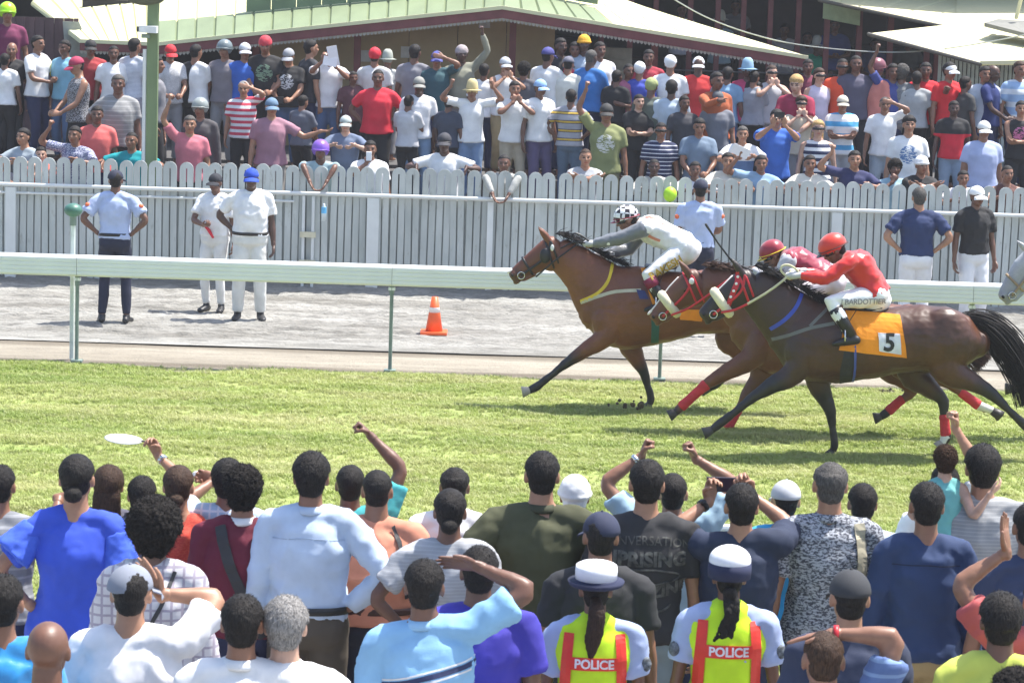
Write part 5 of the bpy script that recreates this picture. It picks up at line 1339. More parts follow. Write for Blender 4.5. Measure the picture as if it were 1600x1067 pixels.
tackstrap(five, [(1326, 520), (1322, 550), (1318, 575), (1320, 596)], .11, plain('girth_black', (.02, .02, .022), .7), 'girth')
tackstrap(five, [(1330, 520), (1331, 560), (1330, 592)], .02, plain('girth_buckle_blue', (.05, .08, .35), .5), 'girth_strap', off=.014)
tackstrap(lead, [(1021, 470), (1022, 500), (1022, 532)], .075, plain('girth_green', (.02, .10, .09), .7), 'girth')
# orange cloth edge of the leader seen beyond the chestnut's head
saddlecloth(lead, [(1058, 478), (1096, 478), (1094, 496), (1060, 493)], orange)
# saddles
for h, a in ((lead, [(1010, 418), (1030, 420), (1055, 418)]), (five, [(1325, 478), (1350, 484), (1375, 480)]), (mid, [(1250, 462), (1275, 468), (1300, 468)])):
    s = Soup(); s.tube(spline([h.q(*p) + v3(0, 0, .012) for p in a], 10), .15, .022, side=v3(0, 1, 0), n=16); s.build('saddle', blk, h.root, True)

# turf clod thrown up by the leader
p = atz(985, 632, .10); s = Soup()
rnd = random.Random(8)
for i in range(22): s.sph((rnd.gauss(0, .09), rnd.gauss(0, .03), rnd.gauss(0, .02) - .0), rnd.uniform(.010, .026), nu=6, nv=5)
o = s.build('turf_clod', plain('clod', (.07, .055, .03), .95, var=.4, scale=30)); o.location = p; tag(o, 'dark clods of turf kicked up behind the leading horse\'s front hooves', 'turf clods')

# ---------------------------------------------------------------- jockeys
def jockey(h, d):
    q = h.q; J = {}
    root = empty('person', tuple(h.base), 0, d['label'], 'jockey', 'jockeys in the race')
    J['pel'] = q(*d['pel']); J['nek'] = q(*d['nek'])
    ch = q(*d['che']); wa = q(*d['wai']); J['che'], J['wai'] = ch, wa
    J['side'] = v3(0, 1, 0); J['sideP'] = v3(0, 1, 0)
    f = unit(v3(*d['hf'])); u = unit(v3(*d['hu']) - f * np.dot(v3(*d['hu']), f)); J['hf'], J['hu'], J['hr'] = f, u, np.cross(f, u)
    J['tfw'] = unit(np.cross(J['nek'] - J['pel'], v3(0, -1, 0)));
    J['hc'] = q(*d['hc'])
    for n, sg in (('R', 1), ('L', -1)):
        sx, sy = d['sh']; J['sh' + n] = q(sx, sy, sg * .175)
        w = d['wr' + n]; e, wr = ik(J['sh' + n], q(*w), .27, .25, d.get('pole', (0.3, sg * .5, -1)))
        J['el' + n], J['wr' + n] = e, wr; J['hd' + n] = unit(v3(-1, -sg * .15, -.1)); J['hk' + n] = 'fist'; J['pn' + n] = v3(0, -sg * .6, -1)
        J['hip' + n] = q(*d['hip'], sg * .10); J['kn' + n] = q(*d['kn'], sg * .24); J['an' + n] = q(*d['an'], sg * .30); J['ft' + n] = unit(v3(-1, sg * .1, -.12))
    o = d.get('o', {}); o.update(res='near', sleeves='long', bottom='trousers', tight=1, hem=.9, hair='crop', shoes=True, seat=True)
    M = figure(J, o); R = dress(M, root, d['skin'], d['shirt'], d['trous'], blk, hairmat())
    for n in 'RL':   # long boot shaft and stirrup
        s = Soup(); kn, an = J['kn' + n], J['an' + n]; s.tube([kn + (an - kn) * .22, kn + (an - kn) * .5, an + (an - kn) * .04], v3(.062, .058, .050), n=16, cap=False); s.build('boot', d.get('boot', blk), root, True)
        s = Soup(); c = an + J['ft' + n] * .06 - v3(0, 0, .01); s.tube([c + v3(0, math.cos(a) * .055, math.sin(a) * .075) for a in np.linspace(0, 2 * math.pi, 18)], .007, n=6, cap=False); s.build('stirrup', steel, h.root, True).location = v3(0, 0, 0)
        s = Soup(); s.tube([c + v3(0, 0, .075), q(d['pel'][0] - 25, d['pel'][1] + 25, (1 if n == 'R' else -1) * .26)], .012, .004, n=6); s.build('stirrup_leather', blk, h.root)
    J['root'] = root; J['M'] = M; J['R'] = R; return J
white_c = cloth((0.82, 0.82, 0.82), rough=.6)
j1 = jockey(lead, dict(label='jockey in white silks, grey sleeves and black-white checkered cap leading the race', hc=(979, 343), hf=(-1, 0, -.38), hu=(-.38, 0, 1),
    nek=(1001, 349), che=(1018, 358), wai=(1050, 374), pel=(1066, 386), sh=(1010, 356), wrL=(918, 384, -.10), wrR=(946, 398, .08), hip=(1066, 392), kn=(1012, 430), an=(1034, 472), skin='brown',
    shirt=white_c, trous=white_c, o={}))
# grey satin sleeves over the near and far arm
satin = cloth((0.16, 0.17, 0.19), rough=.34)
for n in 'RL':
    s = Soup(); a, e, w_ = j1['sh' + n], j1['el' + n], j1['wr' + n]; s.tube([a + (e - a) * .12, a + (e - a) * .5, e, e + (w_ - e) * .5, w_], v3(.082, .075, .068, .062, .046), n=18)
    ob('sleeve', remesh(s, .011, 2, [(.05, .014)], name='sleeve'), satin, j1['root'])
m, nt, b = newmat('checks'); ck = N(nt, 'TexChecker'); ck.inputs['Scale'].default_value = 22; ck.inputs[1].default_value = (.82, .82, .84, 1); ck.inputs[2].default_value = (.02, .015, .02, 1)
nt.links.new(coords(nt), ck.inputs[0]); nt.links.new(ck.outputs[0], b.inputs['Base Color']); b.inputs['Roughness'].default_value = .4
wear('jockey', j1, m, j1['root'], mat2=plain('cap_maroon', (.25, .01, .03), .5))
def goggles(J, root):
    c, f, u, r = J['hc'], J['hf'], J['hu'], J['hr']; s = Soup()
    s.tube([c + r * .085 * math.sin(a) + f * (.098 * math.cos(a)) + u * .004 for a in np.linspace(-1.3, 1.3, 13)], .010, .024, side=f, n=10); s.build('goggles', plain('goggles', (.015, .015, .018), .15), root, True)
goggles(j1, j1['root'])
five_red = cloth((0.62, 0.018, 0.014), rough=.34)
j2 = jockey(five, dict(label='jockey in red satin silks and red cap riding number 5', hc=(1303, 391), hf=(-1, 0, -.62), hu=(-.62, 0, 1),
    nek=(1326, 402), che=(1338, 412), wai=(1357, 438), pel=(1364, 458), sh=(1330, 408), wrL=(1248, 430, -.13), wrR=(1252, 424, .10), hip=(1364, 464), kn=(1297, 470), an=(1330, 524), skin='dark', shirt=five_red, trous=white_c))
wear('jockey', j2, cloth((0.62, 0.03, 0.012), rough=.4), j2['root'], k=1.08, mat2=plain('band_dark', (.05, .02, .02), .5))
goggles(j2, j2['root'])
j3 = jockey(mid, dict(label='jockey in maroon silks with silver sleeves crouching behind the red jockey', hc=(1208, 398), hf=(-1, 0, -.6), hu=(-.6, 0, 1),
    nek=(1226, 402), che=(1242, 408), wai=(1275, 424), pel=(1292, 436), sh=(1234, 402), wrL=(1180, 424, -.12), wrR=(1182, 420, .10), hip=(1292, 442), kn=(1232, 462), an=(1262, 510), skin='brown', shirt=cloth((0.33, 0.015, 0.045), rough=.38), trous=cloth((.72, .66, .68))))
silver = cloth((0.50, 0.50, 0.53), rough=.32)
for n in 'RL':
    s = Soup(); a, e, w_ = j3['sh' + n], j3['el' + n], j3['wr' + n]; s.tube([a + (e - a) * .12, a + (e - a) * .5, e, e + (w_ - e) * .5, w_], v3(.082, .075, .068, .062, .046), n=18)
    ob('sleeve', remesh(s, .011, 2, [(.05, .014)], name='sleeve'), silver, j3['root'])
wear('jockey', j3, cloth((0.30, 0.012, 0.03), rough=.38), j3['root'], mat2=plain('yellow_band', (.75, .6, .03), .5)); goggles(j3, j3['root'])
for J, c in ((j1, (.45, .45, .46)), (j2, (.5, .5, .5)), (j3, (.04, .04, .04))):
    for n in 'RL':
        s = Soup(); w_, h_ = J['wr' + n], J['hd' + n]; s.tube([w_ - h_ * .035, w_, w_ + h_ * .05, w_ + h_ * .095], v3(.034, .034, .048, .043), v3(.032, .030, .036, .034), side=np.cross(h_, v3(0, 0, 1)), n=14)
        ob('glove', remesh(s, .008, 2, [(.03, .01)], name='glove'), plain('glove', c, .7), J['root'])
# lettering on the breeches
b1 = bvh_of(j1['M']['trousers']); up_ = unit(v3(.45, 0, 1)); rt_ = unit(v3(1, 0, .62))
lettering(b1, 'RAKESH', .098, j1_c := (lead.q(1038, 414)), rt_, unit(v3(-.62, 0, 1)), (0, 1, 0), plain('gold_print', (.50, .33, .04), .6), j1['root'], 'lettering', off=.012, bold=.003)
b2 = bvh_of(j2['M']['trousers'])
lettering(b2, 'J BARDOTTIER', .062, five.q(1344, 466), unit(v3(1, 0, .02)), (0, 0, 1), (0, 1, 0), plain('grey_print', (.25, .25, .27), .6), j2['root'], 'lettering', off=.012, bold=.0015)
# maroon cuff of the leading jockey
s = Soup(); kn, an = j1['knL'], j1['anL']; s.tube([kn + (an - kn) * .12, kn + (an - kn) * .45], v3(.070, .064), n=16, cap=False); s.build('boot_cuff', plain('cuff_maroon', (.22, .01, .05), .6), j1['root'], True)
bs = bvh_of(j1['M']['shirt'])
for pts in ([(1008, 341), (1020, 343), (1030, 350), (1040, 354)], [(1012, 372), (1022, 377), (1030, 380)]):
    strap(bs, [lead.q(*p) for p in pts], .022, (0, 1, -.25), plain('silks_red', (.75, .28, .20), .5), j1['root'], 'silks_patch', .004, .003)
p = atz(1392, 612, .02); s = Soup()
for i in range(16): s.sph((rnd.gauss(0, .07), rnd.gauss(0, .03), abs(rnd.gauss(0, .015))), rnd.uniform(.010, .024), nu=6, nv=5)
o = s.build('turf_clod', plain('clod', (.07, .055, .03), .95, var=.4, scale=30)); o.location = p; tag(o, 'small scattered turf clods under the belly of the number 5 horse', 'turf clods')
# whip carried by the middle jockey
s = Soup(); s.tube([mid.q(1176, 424, -.14), mid.q(1145, 410, -.16), mid.q(1122, 380, -.2), mid.q(1103, 351, -.22)], v3(.011, .010, .008, .012), n=8)
o = s.build('whip', blk, smooth=True); o.location = mid.base; tag(o, 'thin black riding whip raised above the chestnut horse\'s neck', 'whip')
s = Soup(); s.tube([five.q(1240, 440, -.16), five.q(1215, 450, -.2)], .012, n=8)
# ---------------------------------------------------------------- people of the near crowd and the track officials (seen from close by: each its own figure)
WHITE = (0.80, 0.80, 0.80); BLACK = (0.018, 0.018, 0.020); NAVY = (0.018, 0.026, 0.075); GREY = (0.24, 0.24, 0.25); DENIM = (0.07, 0.12, 0.22)
KHAKI = (0.36, 0.28, 0.16); LBLUE = (0.40, 0.52, 0.66); BROWN = (0.10, 0.065, 0.04)
HAIRC = {'k': (0.012, 0.010, 0.009), 'br': (0.045, 0.024, 0.014), 'gr': (0.22, 0.21, 0.20), 'dg': (0.07, 0.065, 0.06), 'bl': (0.42, 0.27, 0.11)}
def cl(c):
    if isinstance(c, bpy.types.Material): return c
    if isinstance(c[0], (int, float)): return cloth(c)
    return cloth(c[0], c[1], c[2], c3=(c[3] if len(c) > 3 else None))
def place(x, y, H, J, rz, floor, Y=None, Yf=None):
    if Yf is not None: H = (at(x, y, Yf).z - floor) / (J['hc'] + J['hu'] * 0.110)[2] * 1.75; Y = Yf
    k = H / 1.75; top = (J['hc'] + J['hu'] * 0.110 - J['hf'] * .012) * k
    if Y is None: w_ = atz(x, y, floor + top[2])
    else: w_ = at(x, y, Y)
    c, s_ = math.cos(rz), math.sin(rz)
    off = v3(top[0] * c - top[1] * s_, top[0] * s_ + top[1] * c, top[2])
    b = v3(*w_) - off
    if Y is None: b[2] = floor
    return b, k
PL = []
def person(x, y, H, label, pose=None, rz=0, floor=0.35, Y=None, Yf=None, shirt=WHITE, sleeves='short', bottom=NAVY, bkind='trousers', hair='short', hc='k', sk='brown', hat=None, hatc=WHITE, hat2=None,
           hatrot=0, fat=1.0, fem=False, hem=.55, col=False, group='spectators in the near crowd', loose=.004, shirt_on=True, cat='person', handpx=None, shw=1.0, vest=None, beltc=None, shoe=None, hs=1.0, tight=0):
    p = dict(pose or {}); p['fat'] = 1 + (fat - 1) * .5; p['shw'] = shw
    rz = math.radians(rz)
    J = joints(p)
    b, k = place(x, y, H, J, rz, floor, Y, Yf); PL.append((label[:40], round(b[1], 2), round(k * 1.75, 2)))
    if handpx:   # wrists aimed at real points in the place, given by where they show and how far off
        for n, (hx, hy, dy, pole, hd, kind) in handpx.items():
            w_ = v3(*at(hx, hy, b[1] + dy)) - b; c, s_ = math.cos(-rz), math.sin(-rz)
            w_ = v3(w_[0] * c - w_[1] * s_, w_[0] * s_ + w_[1] * c, w_[2]) / k
            p[n] = (tuple(w_), pole, hd, kind)
        J = joints(p)
    root = empty('person', tuple(b), rz, label, cat, group, k)
    kinds = {}
    M = figure(J, dict(res='near', sleeves=sleeves, bottom=bkind, hair=hair, fat=fat, fem=fem, hem=hem, loose=loose, vest=vest, shoes=floor < .3 and Y is None, hs=hs, tight=tight))
    R = dress(M, root, sk, cl(shirt), cl(bottom), shoe, hairmat(HAIRC[hc], hair in ('curly', 'afro')))
    if hat: R['hat'] = wear(hat, J, cl(hatc), root, rot=hatrot, mat2=cl(hat2) if hat2 else None)
    if col: collar(J, cl(col), root)
    if beltc: belt(J, plain('belt_leather', beltc, .5), root, fat)
    if vest: R['vest'] = ob('vest', M['vest'], vest, root)
    R.update(root=root, J=J, M=M, k=k, base=b); return R
def pt(R, x, z): return v3(x, 0, z)
def backstrap(R, pts, w, mat, name='bag_strap', key='shirt', off=.010, d=(0, 1, 0)):
    return strap(bvh_of(R['M'][key]), [v3(a, 0, b_) for a, b_ in pts], w, d, mat, R['root'], name, off, .004)
FIST = lambda s=1: ((1 * s, 0.1, -.3), (0, 0.1, 1), 'fist')

# --- row nearest the rail
F1 = person(0, 728, 1.72, 'dark-haired man in a grey striped t-shirt reaching right, far left edge', Yf=13.75, shirt=((0.20, 0.21, 0.23), 'thin', (0.30, 0.31, 0.33)), sk='brown', hair='short', shw=.95,
    handpx={'R': (92, 778, .42, (0.2, -.2, -1), (1, .1, .1), 'relaxed')})
F2 = person(120, 712, 1.68, 'woman with a low bun in a bright blue fitted dress with flutter sleeves', Yf=13.2, shirt=(0.035, 0.085, 0.55), bottom=(0.035, 0.085, 0.55), bkind='skirt', hair='bun', sk='tan', fem=True, fat=1.12, hem=.2,
    pose=dict(L='hip', R='down'), shw=.92)
for sgn in (-1, 1):   # flutter sleeve
    J = F2['J']; n = 'R' if sgn > 0 else 'L'; a, e = J['sh' + n], J['el' + n]; s = Soup()
    s.tube([a + (e - a) * .05, a + (e - a) * .35, a + (e - a) * .62], v3(.078, .098, .125), v3(.075, .085, .10), n=22, cap=False); ob('flutter_sleeve', remesh(s, .011, 3, [(.05, .022)], name='flutter_sleeve'), cloth((0.05, 0.12, 0.62)), F2['root'])
person(170, 729, 1.60, 'woman with long dark hair, mostly hidden behind the woman in the blue dress', Yf=14.1, shirt=(0.10, 0.10, 0.14), hair='long', hc='br', sk='tan', fem=True)
F4 = person(279, 729, 1.63, 'woman with tied hair in an orange-red off-shoulder top', Yf=13.85, shirt=((0.62, 0.09, 0.05), 'print', (0.55, 0.05, 0.03)), hair='bun', hc='br', sk='tan', fem=True, sleeves='none', pose=dict(L='belly'))
F5 = person(222, 745, 1.60, 'person in a dark patterned sleeve raising a white oval fan', Yf=14.0, shirt=(NAVY, 'print', (.3, .35, .5)), hair='short', sk='tan',
    handpx={'R': (247, 712, .25, (1, -.3, -.2), (-.45, .1, 1), 'grip')})
watch(F5['J'], 'R', steel, F5['root'])
F7 = person(356, 720, 1.72, 'man with dark hair in front of the maroon sweater, holding out a white cap', Yf=13.95, shirt=(LBLUE, 'plaid', (.7, .7, .75)), hair='thick', sk='brown',
    handpx={'L': (338, 748, .4, (-1, -.2, -.5), (-1, .2, .1), 'grip')})
F8 = person(380, 733, 1.72, 'man with curly dark hair in a maroon sweater over a white collar', Yf=13.5, shirt=(0.13, 0.010, 0.028), sleeves='long', hair='curly', sk='brown', col=WHITE, fat=1.05)
backstrap(F8, [(-.10, 1.47), (-.05, 1.30), (0.06, 1.05), (.12, .92)], .055, plain('strap_black', (.03, .03, .032), .7))
F9 = person(487, 710, 1.76, 'tall man in a light blue long-sleeved shirt with brown trousers, right hand on hip', Yf=13.38, shirt=(0.50, 0.60, 0.74), sleeves='long', bottom=(0.085, 0.068, 0.05), hair='thick', sk='brown', col=(0.50, 0.60, 0.74), hem=1, beltc=(.015, .015, .015),
    fat=1.04, shw=1.02, pose=dict(R='hip', L='down'))
seam = plain('seam_thread', (.36, .44, .56), .9)
bv = bvh_of(F9['M']['shirt']); strap(bv, [v3(-.17, 0, 1.365), v3(0, 0, 1.375), v3(.17, 0, 1.365)], .005, (0, 1, 0), seam, F9['root'], 'yoke_seam', .002, .002)
F10 = person(548, 727, 1.70, 'man in a turquoise t-shirt punching his right fist in the air', Yf=14.05, shirt=(0.06, 0.42, 0.45), hair='crop', sk='dark', 
    handpx={'R': (578, 680, .1, (1, 0, -.15), (-.75, .1, .7), 'fist')})
F11 = person(590, 735, 1.68, 'stout person in a salmon top with a thin black shoulder strap', Yf=13.75, shirt=(0.66, 0.27, 0.17), bottom=(.02, .025, .05), hair='crop', sk='brown', fat=1.24, shw=1.1, hem=.9, beltc=(.06, .02, .015))
backstrap(F11, [(.09, 1.47), (.13, 1.38), (.16, 1.25), (.17, 1.1)], .022, plain('strap_black', (.03, .03, .032), .7))
F12 = person(711, 730, 1.70, 'balding man in a white t-shirt near the crowd rail', Yf=14.1, shirt=WHITE, hair='ring', sk='dark', shw=1.05)
F13 = person(704, 766, 1.64, 'woman with upswept black hair in a heather grey t-shirt, elbow out', shirt=((0.36, 0.37, 0.39), 'pin', (0.42, 0.43, 0.45)), hair='bun', sk='dark', pose=dict(L='hip', R='down'), fem=True, fat=1.05)
F14 = person(848, 707, 1.78, 'tall man in an olive green polo shirt, hands on hips', shirt=(0.062, 0.066, 0.030), hair='short', sk='tan', col=(0.045, 0.05, 0.024), shw=1.18, fat=1.06, pose=dict(L='hip', R='hip'), bottom=BLACK)
F15 = person(899, 746, 1.60, 'person in a white head wrap beside the olive polo shirt', Yf=14.15, shirt=(0.10, 0.12, 0.2), hair='crop', hat='wrap', hatc=WHITE, sk='brown')
F16 = person(940, 803, 1.68, 'man in a navy baseball cap and black t-shirt behind the policewoman', shirt=(0.022, 0.023, 0.026), hair='crop', hat='cap', hatc=(0.022, 0.028, 0.06), sk='brown', hatrot=15, fat=1.08)
F17 = person(1012, 720, 1.78, 'man in a black t-shirt with faded grey lettering, backed to the camera', Yf=13.35, shirt=(0.025, 0.025, 0.028), bottom=(0.20, 0.26, 0.30), hair='short', sk='tan', shw=1.05, hem=.5)
bv = bvh_of(F17['M']['shirt']); pg = plain('shirt_print', (0.085, 0.085, 0.078), .9, var=.5, scale=30)
for txt, z, sz, arc, bo in (('CONVERSATION', 1.40, .055, .5, .0), ('UPRISING', 1.315, .088, .0, .004), ('MAGAZINE', 1.16, .078, -.9, .004)):
    lettering(bv, txt, sz, v3(0, 0, z), (1, 0, 0), (0, 0, 1), (0, 1, 0), pg, F17['root'], 'lettering', off=.005, bold=bo, arc=arc)
s = Soup(); s.tube([hit(bv, v3(.16 * math.cos(a), 0, 1.235 + .035 * math.sin(a)), (0, 1, 0), .003) for a in np.linspace(0, 2 * math.pi, 30)], .005, n=5, cap=False)
s.tube([hit(bv, v3(.13 * math.sin(a), 0, 1.12 - .06 * math.cos(a)), (0, 1, 0), .003) for a in np.linspace(-1.2, 1.2, 16)], .005, n=5); s.build('print', pg, F17['root'])
F18 = person(1052, 740, 1.74, 'man in light blue raising both fists, silver watch on the left wrist', Yf=14.0, shirt=(0.38, 0.55, 0.66), sleeves='short', hair='crop', sk='brown',
    handpx={'L': (1003, 712, .1, (-1, -.1, -.3), (.35, .1, 1), 'fist'), 'R': (1086, 716, .1, (1, 0, -.3), (-.45, .1, 1), 'fist')})
watch(F18['J'], 'L', steel, F18['root'])
F19 = person(1160, 757, 1.70, 'man in a dark navy t-shirt filming with a phone held up in both hands', Yf=13.3, shirt=(0.018, 0.028, 0.062), hair='short', sk='tan', fat=1.04,
    handpx={'L': (1108, 782, .35, (-1, -.2, -.6), (.15, .1, 1), 'grip'), 'R': (1172, 772, .35, (1, -.2, -.6), (-.6, .1, 1), 'grip')})
watch(F19['J'], 'L', blk, F19['root'])
F20 = person(1229, 753, 1.66, 'person in a pale grey cap and bright turquoise-blue t-shirt', Yf=14.2, shirt=(0.03, 0.33, 0.62), hair='crop', hat='cap', hatc=(.52, .53, .55), sk='tan')
F21 = person(1299, 722, 1.78, 'greying man in a grey and white patterned shirt with a beige bag strap', shirt=((0.42, 0.44, 0.48), 'print', (0.06, 0.065, 0.085)), hair='ring', hc='dg', sk='tan', shw=1.08, hem=.1, fat=1.04, col=((0.42, 0.44, 0.48), 'print', (0.06, 0.065, 0.085)))
backstrap(F21, [(.135, 1.47), (.145, 1.35), (.155, 1.15), (.16, .95)], .048, plain('strap_beige', (.42, .38, .27), .8))
F22 = person(1349, 757, 1.66, 'dark-haired man in a pale blue shirt, half hidden behind the patterned shirt', Yf=14.1, shirt=(0.50, 0.62, 0.72), hair='short', sk='brown', bottom=(.04, .04, .05))
F23 = person(1450, 755, 1.74, 'man in a dark blue long-sleeved shirt and khaki trousers', shirt=(0.022, 0.045, 0.12), sleeves='long', bottom=(0.36, 0.27, 0.13), hair='short', sk='brown', shw=.94, hem=.6, loose=.004)
bv = bvh_of(F23['M']['shirt']); strap(bv, [v3(-.16, 0, 1.375), v3(0, 0, 1.385), v3(.16, 0, 1.375)], .005, (0, 1, 0), plain('seam_navy', (.012, .02, .05), .9), F23['root'], 'yoke_seam', .002, .002)
F25 = person(1537, 698, 1.78, 'man in a marled grey t-shirt carrying a child on his left arm', shirt=((0.30, 0.31, 0.32), 'pin', (0.38, 0.385, 0.39)), hair='thick', sk='tan', shw=1.08, pose=dict(L='belly'))
F24 = person(1478, 699, 1.05, 'curly-haired child in a teal tank top carried by the man in grey', Y=F25['base'][1] - .02, shirt=(0.16, 0.45, 0.43), hair='curly', hc='br', sk='light', sleeves='none', bkind='shorts', bottom=(.3, .3, .35), shw=.8,
    pose=dict(drop=.15), handpx={'R': (1548, 770, -.15, (0, -.5, -1), (.8, .3, .6), 'relaxed'), 'L': (1466, 790, .0, (-1, 0, 0), (0, 0, -1), 'relaxed')})
F26 = person(1478, 728, 1.55, 'person hidden by the child, left fist stretched high above the crowd', shirt=WHITE, hair='short', sk='tan', Y=F25['base'][1] + .40, handpx={'R': (1492, 668, .05, (1, 0, 0), (-.1, 0, 1), 'fist')})
F27 = person(1612, 788, 1.72, 'person in a navy t-shirt cut off by the right edge', shirt=(0.03, 0.045, 0.10), hair='short', sk='brown')
# --- nearer people
F6 = person(242, 790, 1.72, 'person with a round afro and pale plaid shirt with a thin black strap', shirt=((0.60, 0.58, 0.60), 'plaid', (0.36, 0.32, 0.38)), sleeves='long', hair='afro', sk='dark', fat=1.0, shw=.96)
backstrap(F6, [(.10, 1.47), (.05, 1.33), (-.06, 1.12), (-.12, 1.0)], .018, plain('strap_black', (.03, .03, .032), .7))
F33 = person(664, 876, 1.72, 'man in a light blue polo with navy stripes shading his eyes', shirt=((0.25, 0.48, 0.72), None, NAVY), hair='short', sk='dark', shw=1.06, fat=1.04, pose=dict(sidelean=-4), col=(0.30, 0.52, 0.74),
    handpx={'R': (745, 884, .10, (1, .1, .55), (-1, .1, .1), 'flat')})
m = cloth((0.25, 0.48, 0.72), None, None); 
bv = bvh_of(F33['M']['shirt'])
for z in (1.30, 1.17):
    for dz, w_, mt in ((0, .020, plain('stripe_navy', (.02, .03, .09), .8)), (.020, .007, plain('stripe_white', (.7, .7, .7), .8)), (-.020, .007, plain('stripe_white', (.7, .7, .7), .8))):
        strap(bv, [v3(-.20, 0, z - .055 + dz), v3(0, 0, z + dz), v3(.20, 0, z + .05 + dz)], w_, (0, 1, 0), mt, F33['root'], 'stripe', .003, .002)
F32 = person(750, 855, 1.70, 'man with short dark hair in a violet-blue t-shirt behind the striped polo', shirt=(0.05, 0.04, 0.36), hair='short', sk='dark', shw=1.12, fat=1.08)
vest = cloth((0.58, 0.86, 0.02)); plb = (0.36, 0.44, 0.66)
redst = plain('reflective_red', (0.72, 0.035, 0.02), .5); yel = plain('piping_yellow', (.8, .9, .25), .5)
def police(x, y, H, label, hatkind, tail):
    R = person(x, y, H, label, shirt=plb, sleeves='short', hair='crop', sk='dark', fem=True, bottom=NAVY, vest=vest, hat=hatkind, hatc=(0.80, .80, .82), hat2=(0.022, 0.028, 0.07), fat=1.04, shw=1.02)
    bv = bvh_of(R['M']['vest']); V_ = R['R'] if 'R' in R else R
    for sg in (-1, 1): strap(bv, [v3(sg * .125, 0, 1.44), v3(sg * .135, 0, 1.3), v3(sg * .14, 0, 1.0)], .05, (0, 1, 0), redst, R['root'], 'red_band', .006, .003)
    strap(bv, [v3(-.115, 0, 1.30), v3(0, 0, 1.30), v3(.115, 0, 1.30)], .062, (0, 1, 0), redst, R['root'], 'red_band', .0075, .003)
    lettering(bv, 'POLICE', .058, v3(0, 0, 1.30), (1, 0, 0), (0, 0, 1), (0, 1, 0), plain('letter_silver', (.75, .72, .74), .4), R['root'], 'lettering', off=.012, bold=.002)
    J = R['J']; c, f, u, r = J['hc'], J['hf'], J['hu'], J['hr']
    q = lambda a, b_, d: c + r * a + f * b_ + u * d
    s = Soup()
    if tail == 'pony': s.tube(spline([q(0, -.09, -.03), q(.005, -.155, -.07), q(0, -.17, -.15), q(-.012, -.16, -.24), q(-.02, -.15, -.33)], 12), np.interp(np.linspace(0, 1, 12), [0, .3, .7, 1], [.028, .046, .044, .010]), .024, side=r); 
    else: 
        for i in range(14): s.tube(spline([q(.02 * math.cos(i), -.10, -.05), q(.01 + .03 * math.cos(i), -.15, -.12 - .004 * i), q(-.01 + .035 * math.cos(i * 2), -.16, -.2), q(-.03 + .05 * math.cos(i * 3.1), -.155, -.28 - .006 * i)], 9), v3(*np.linspace(.016, .004, 9)), n=6)
        s.sph(q(0, -.11, -.06), .035)
    ob('ponytail', remesh(s, .007, 1, [(.03, .01)], name='ponytail'), hairmat((0.03, .016, .010) if tail == 'pony' else HAIRC['k']), R['root'])
    s = Soup()
    for n, sg in (('R', 1), ('L', -1)):
        a, e = J['sh' + n], J['el' + n]; p = a + (e - a) * .45; s2 = Soup(); s2.sph(p + v3(sg * .05, -.045, 0), (.028, .028, .038)); s2.build('shoulder_patch', plain('patch', (.12, .14, .16), .8, var=.6, scale=60), R['root'], True)
    return R
P1 = police(932, 888, 1.52, 'policewoman in a flat-topped white hat with brown ponytail, yellow reflective vest', 'police', 'pony')
P2 = police(1141, 867, 1.56, 'policewoman in a round white-topped hat with loose black ponytail and yellow reflective vest', 'policeround', 'loose')
F34 = person(205, 886, 1.72, 'man in a white t-shirt and pale grey cap shading his eyes with his right hand', shirt=(0.74, .74, .76), hair='crop', hat='cap', hatc=(.22, .24, .29), hatrot=-25, sk='tan', fat=1.10, shw=1.08,
    handpx={'R': (250, 928, .12, (1, -.1, -.5), (-.55, .2, .8), 'flat')})
F35 = person(75, 971, 1.72, 'bald man in dark clothes near the bottom left corner', shirt=(0.03, 0.03, 0.035), hair=None, sk='dark', fat=1.08)
F36 = person(4, 900, 1.72, 'man with receding dark hair in a glossy blue shirt at the left edge', shirt=cloth((0.03, 0.28, 0.62), rough=.3), hair='short', sk='brown', sleeves='long')
F37 = person(379, 931, 1.72, 'man with neat black hair and a white collared shirt, bottom row', shirt=WHITE, hair='short', sk='brown', col=WHITE)
F38 = person(447, 936, 1.70, 'grey-haired man in a white shirt, bottom row', shirt=WHITE, hair='thick', hc='gr', sk='light', col=WHITE, fat=1.08)
F39 = person(1330, 894, 1.72, 'man in a charcoal cap with pale crown, in front of the khaki bag', shirt=(0.03, 0.04, 0.08), hair='crop', hat='cap', hatc=(0.035, .037, .042), sk='tan')
F40 = person(1288, 986, 1.70, 'man with close-cropped hair holding his right forearm over his head, red bracelet', shirt=((0.10, 0.16, 0.34), 'thin', (.2, .3, .5)), hair='crop', hc='br', sk='brown',
    handpx={'R': (1298, 990, .05, (1, -.1, -.1), (-1, .1, -.2), 'flat')}, pose=dict(nod=10))
s = Soup(); w_, e_ = F40['J']['wrR'], F40['J']['elR']; d_ = unit(e_ - w_); s.tube([w_ + d_ * .01, w_ + d_ * .03], .036, n=12, cap=False); s.build('bracelet', red, F40['root'], True)
F41 = person(1566, 930, 1.70, 'dark-haired man in a yellow-green t-shirt at the bottom right', shirt=(0.55, 0.60, 0.10), hair='thick', sk='dark')
F42 = person(1632, 900, 1.70, 'person beyond the right edge raising an open hand', shirt=(.5, .1, .1), hair='short', sk='brown', handpx={'L': (1573, 862, .1, (-1, -.2, -.6), (-.15, .1, 1), 'flat')})
F43 = person(1590, 1052, 1.66, 'dark curly head just showing at the bottom right corner', shirt=GREY, hair='curly', sk='dark')
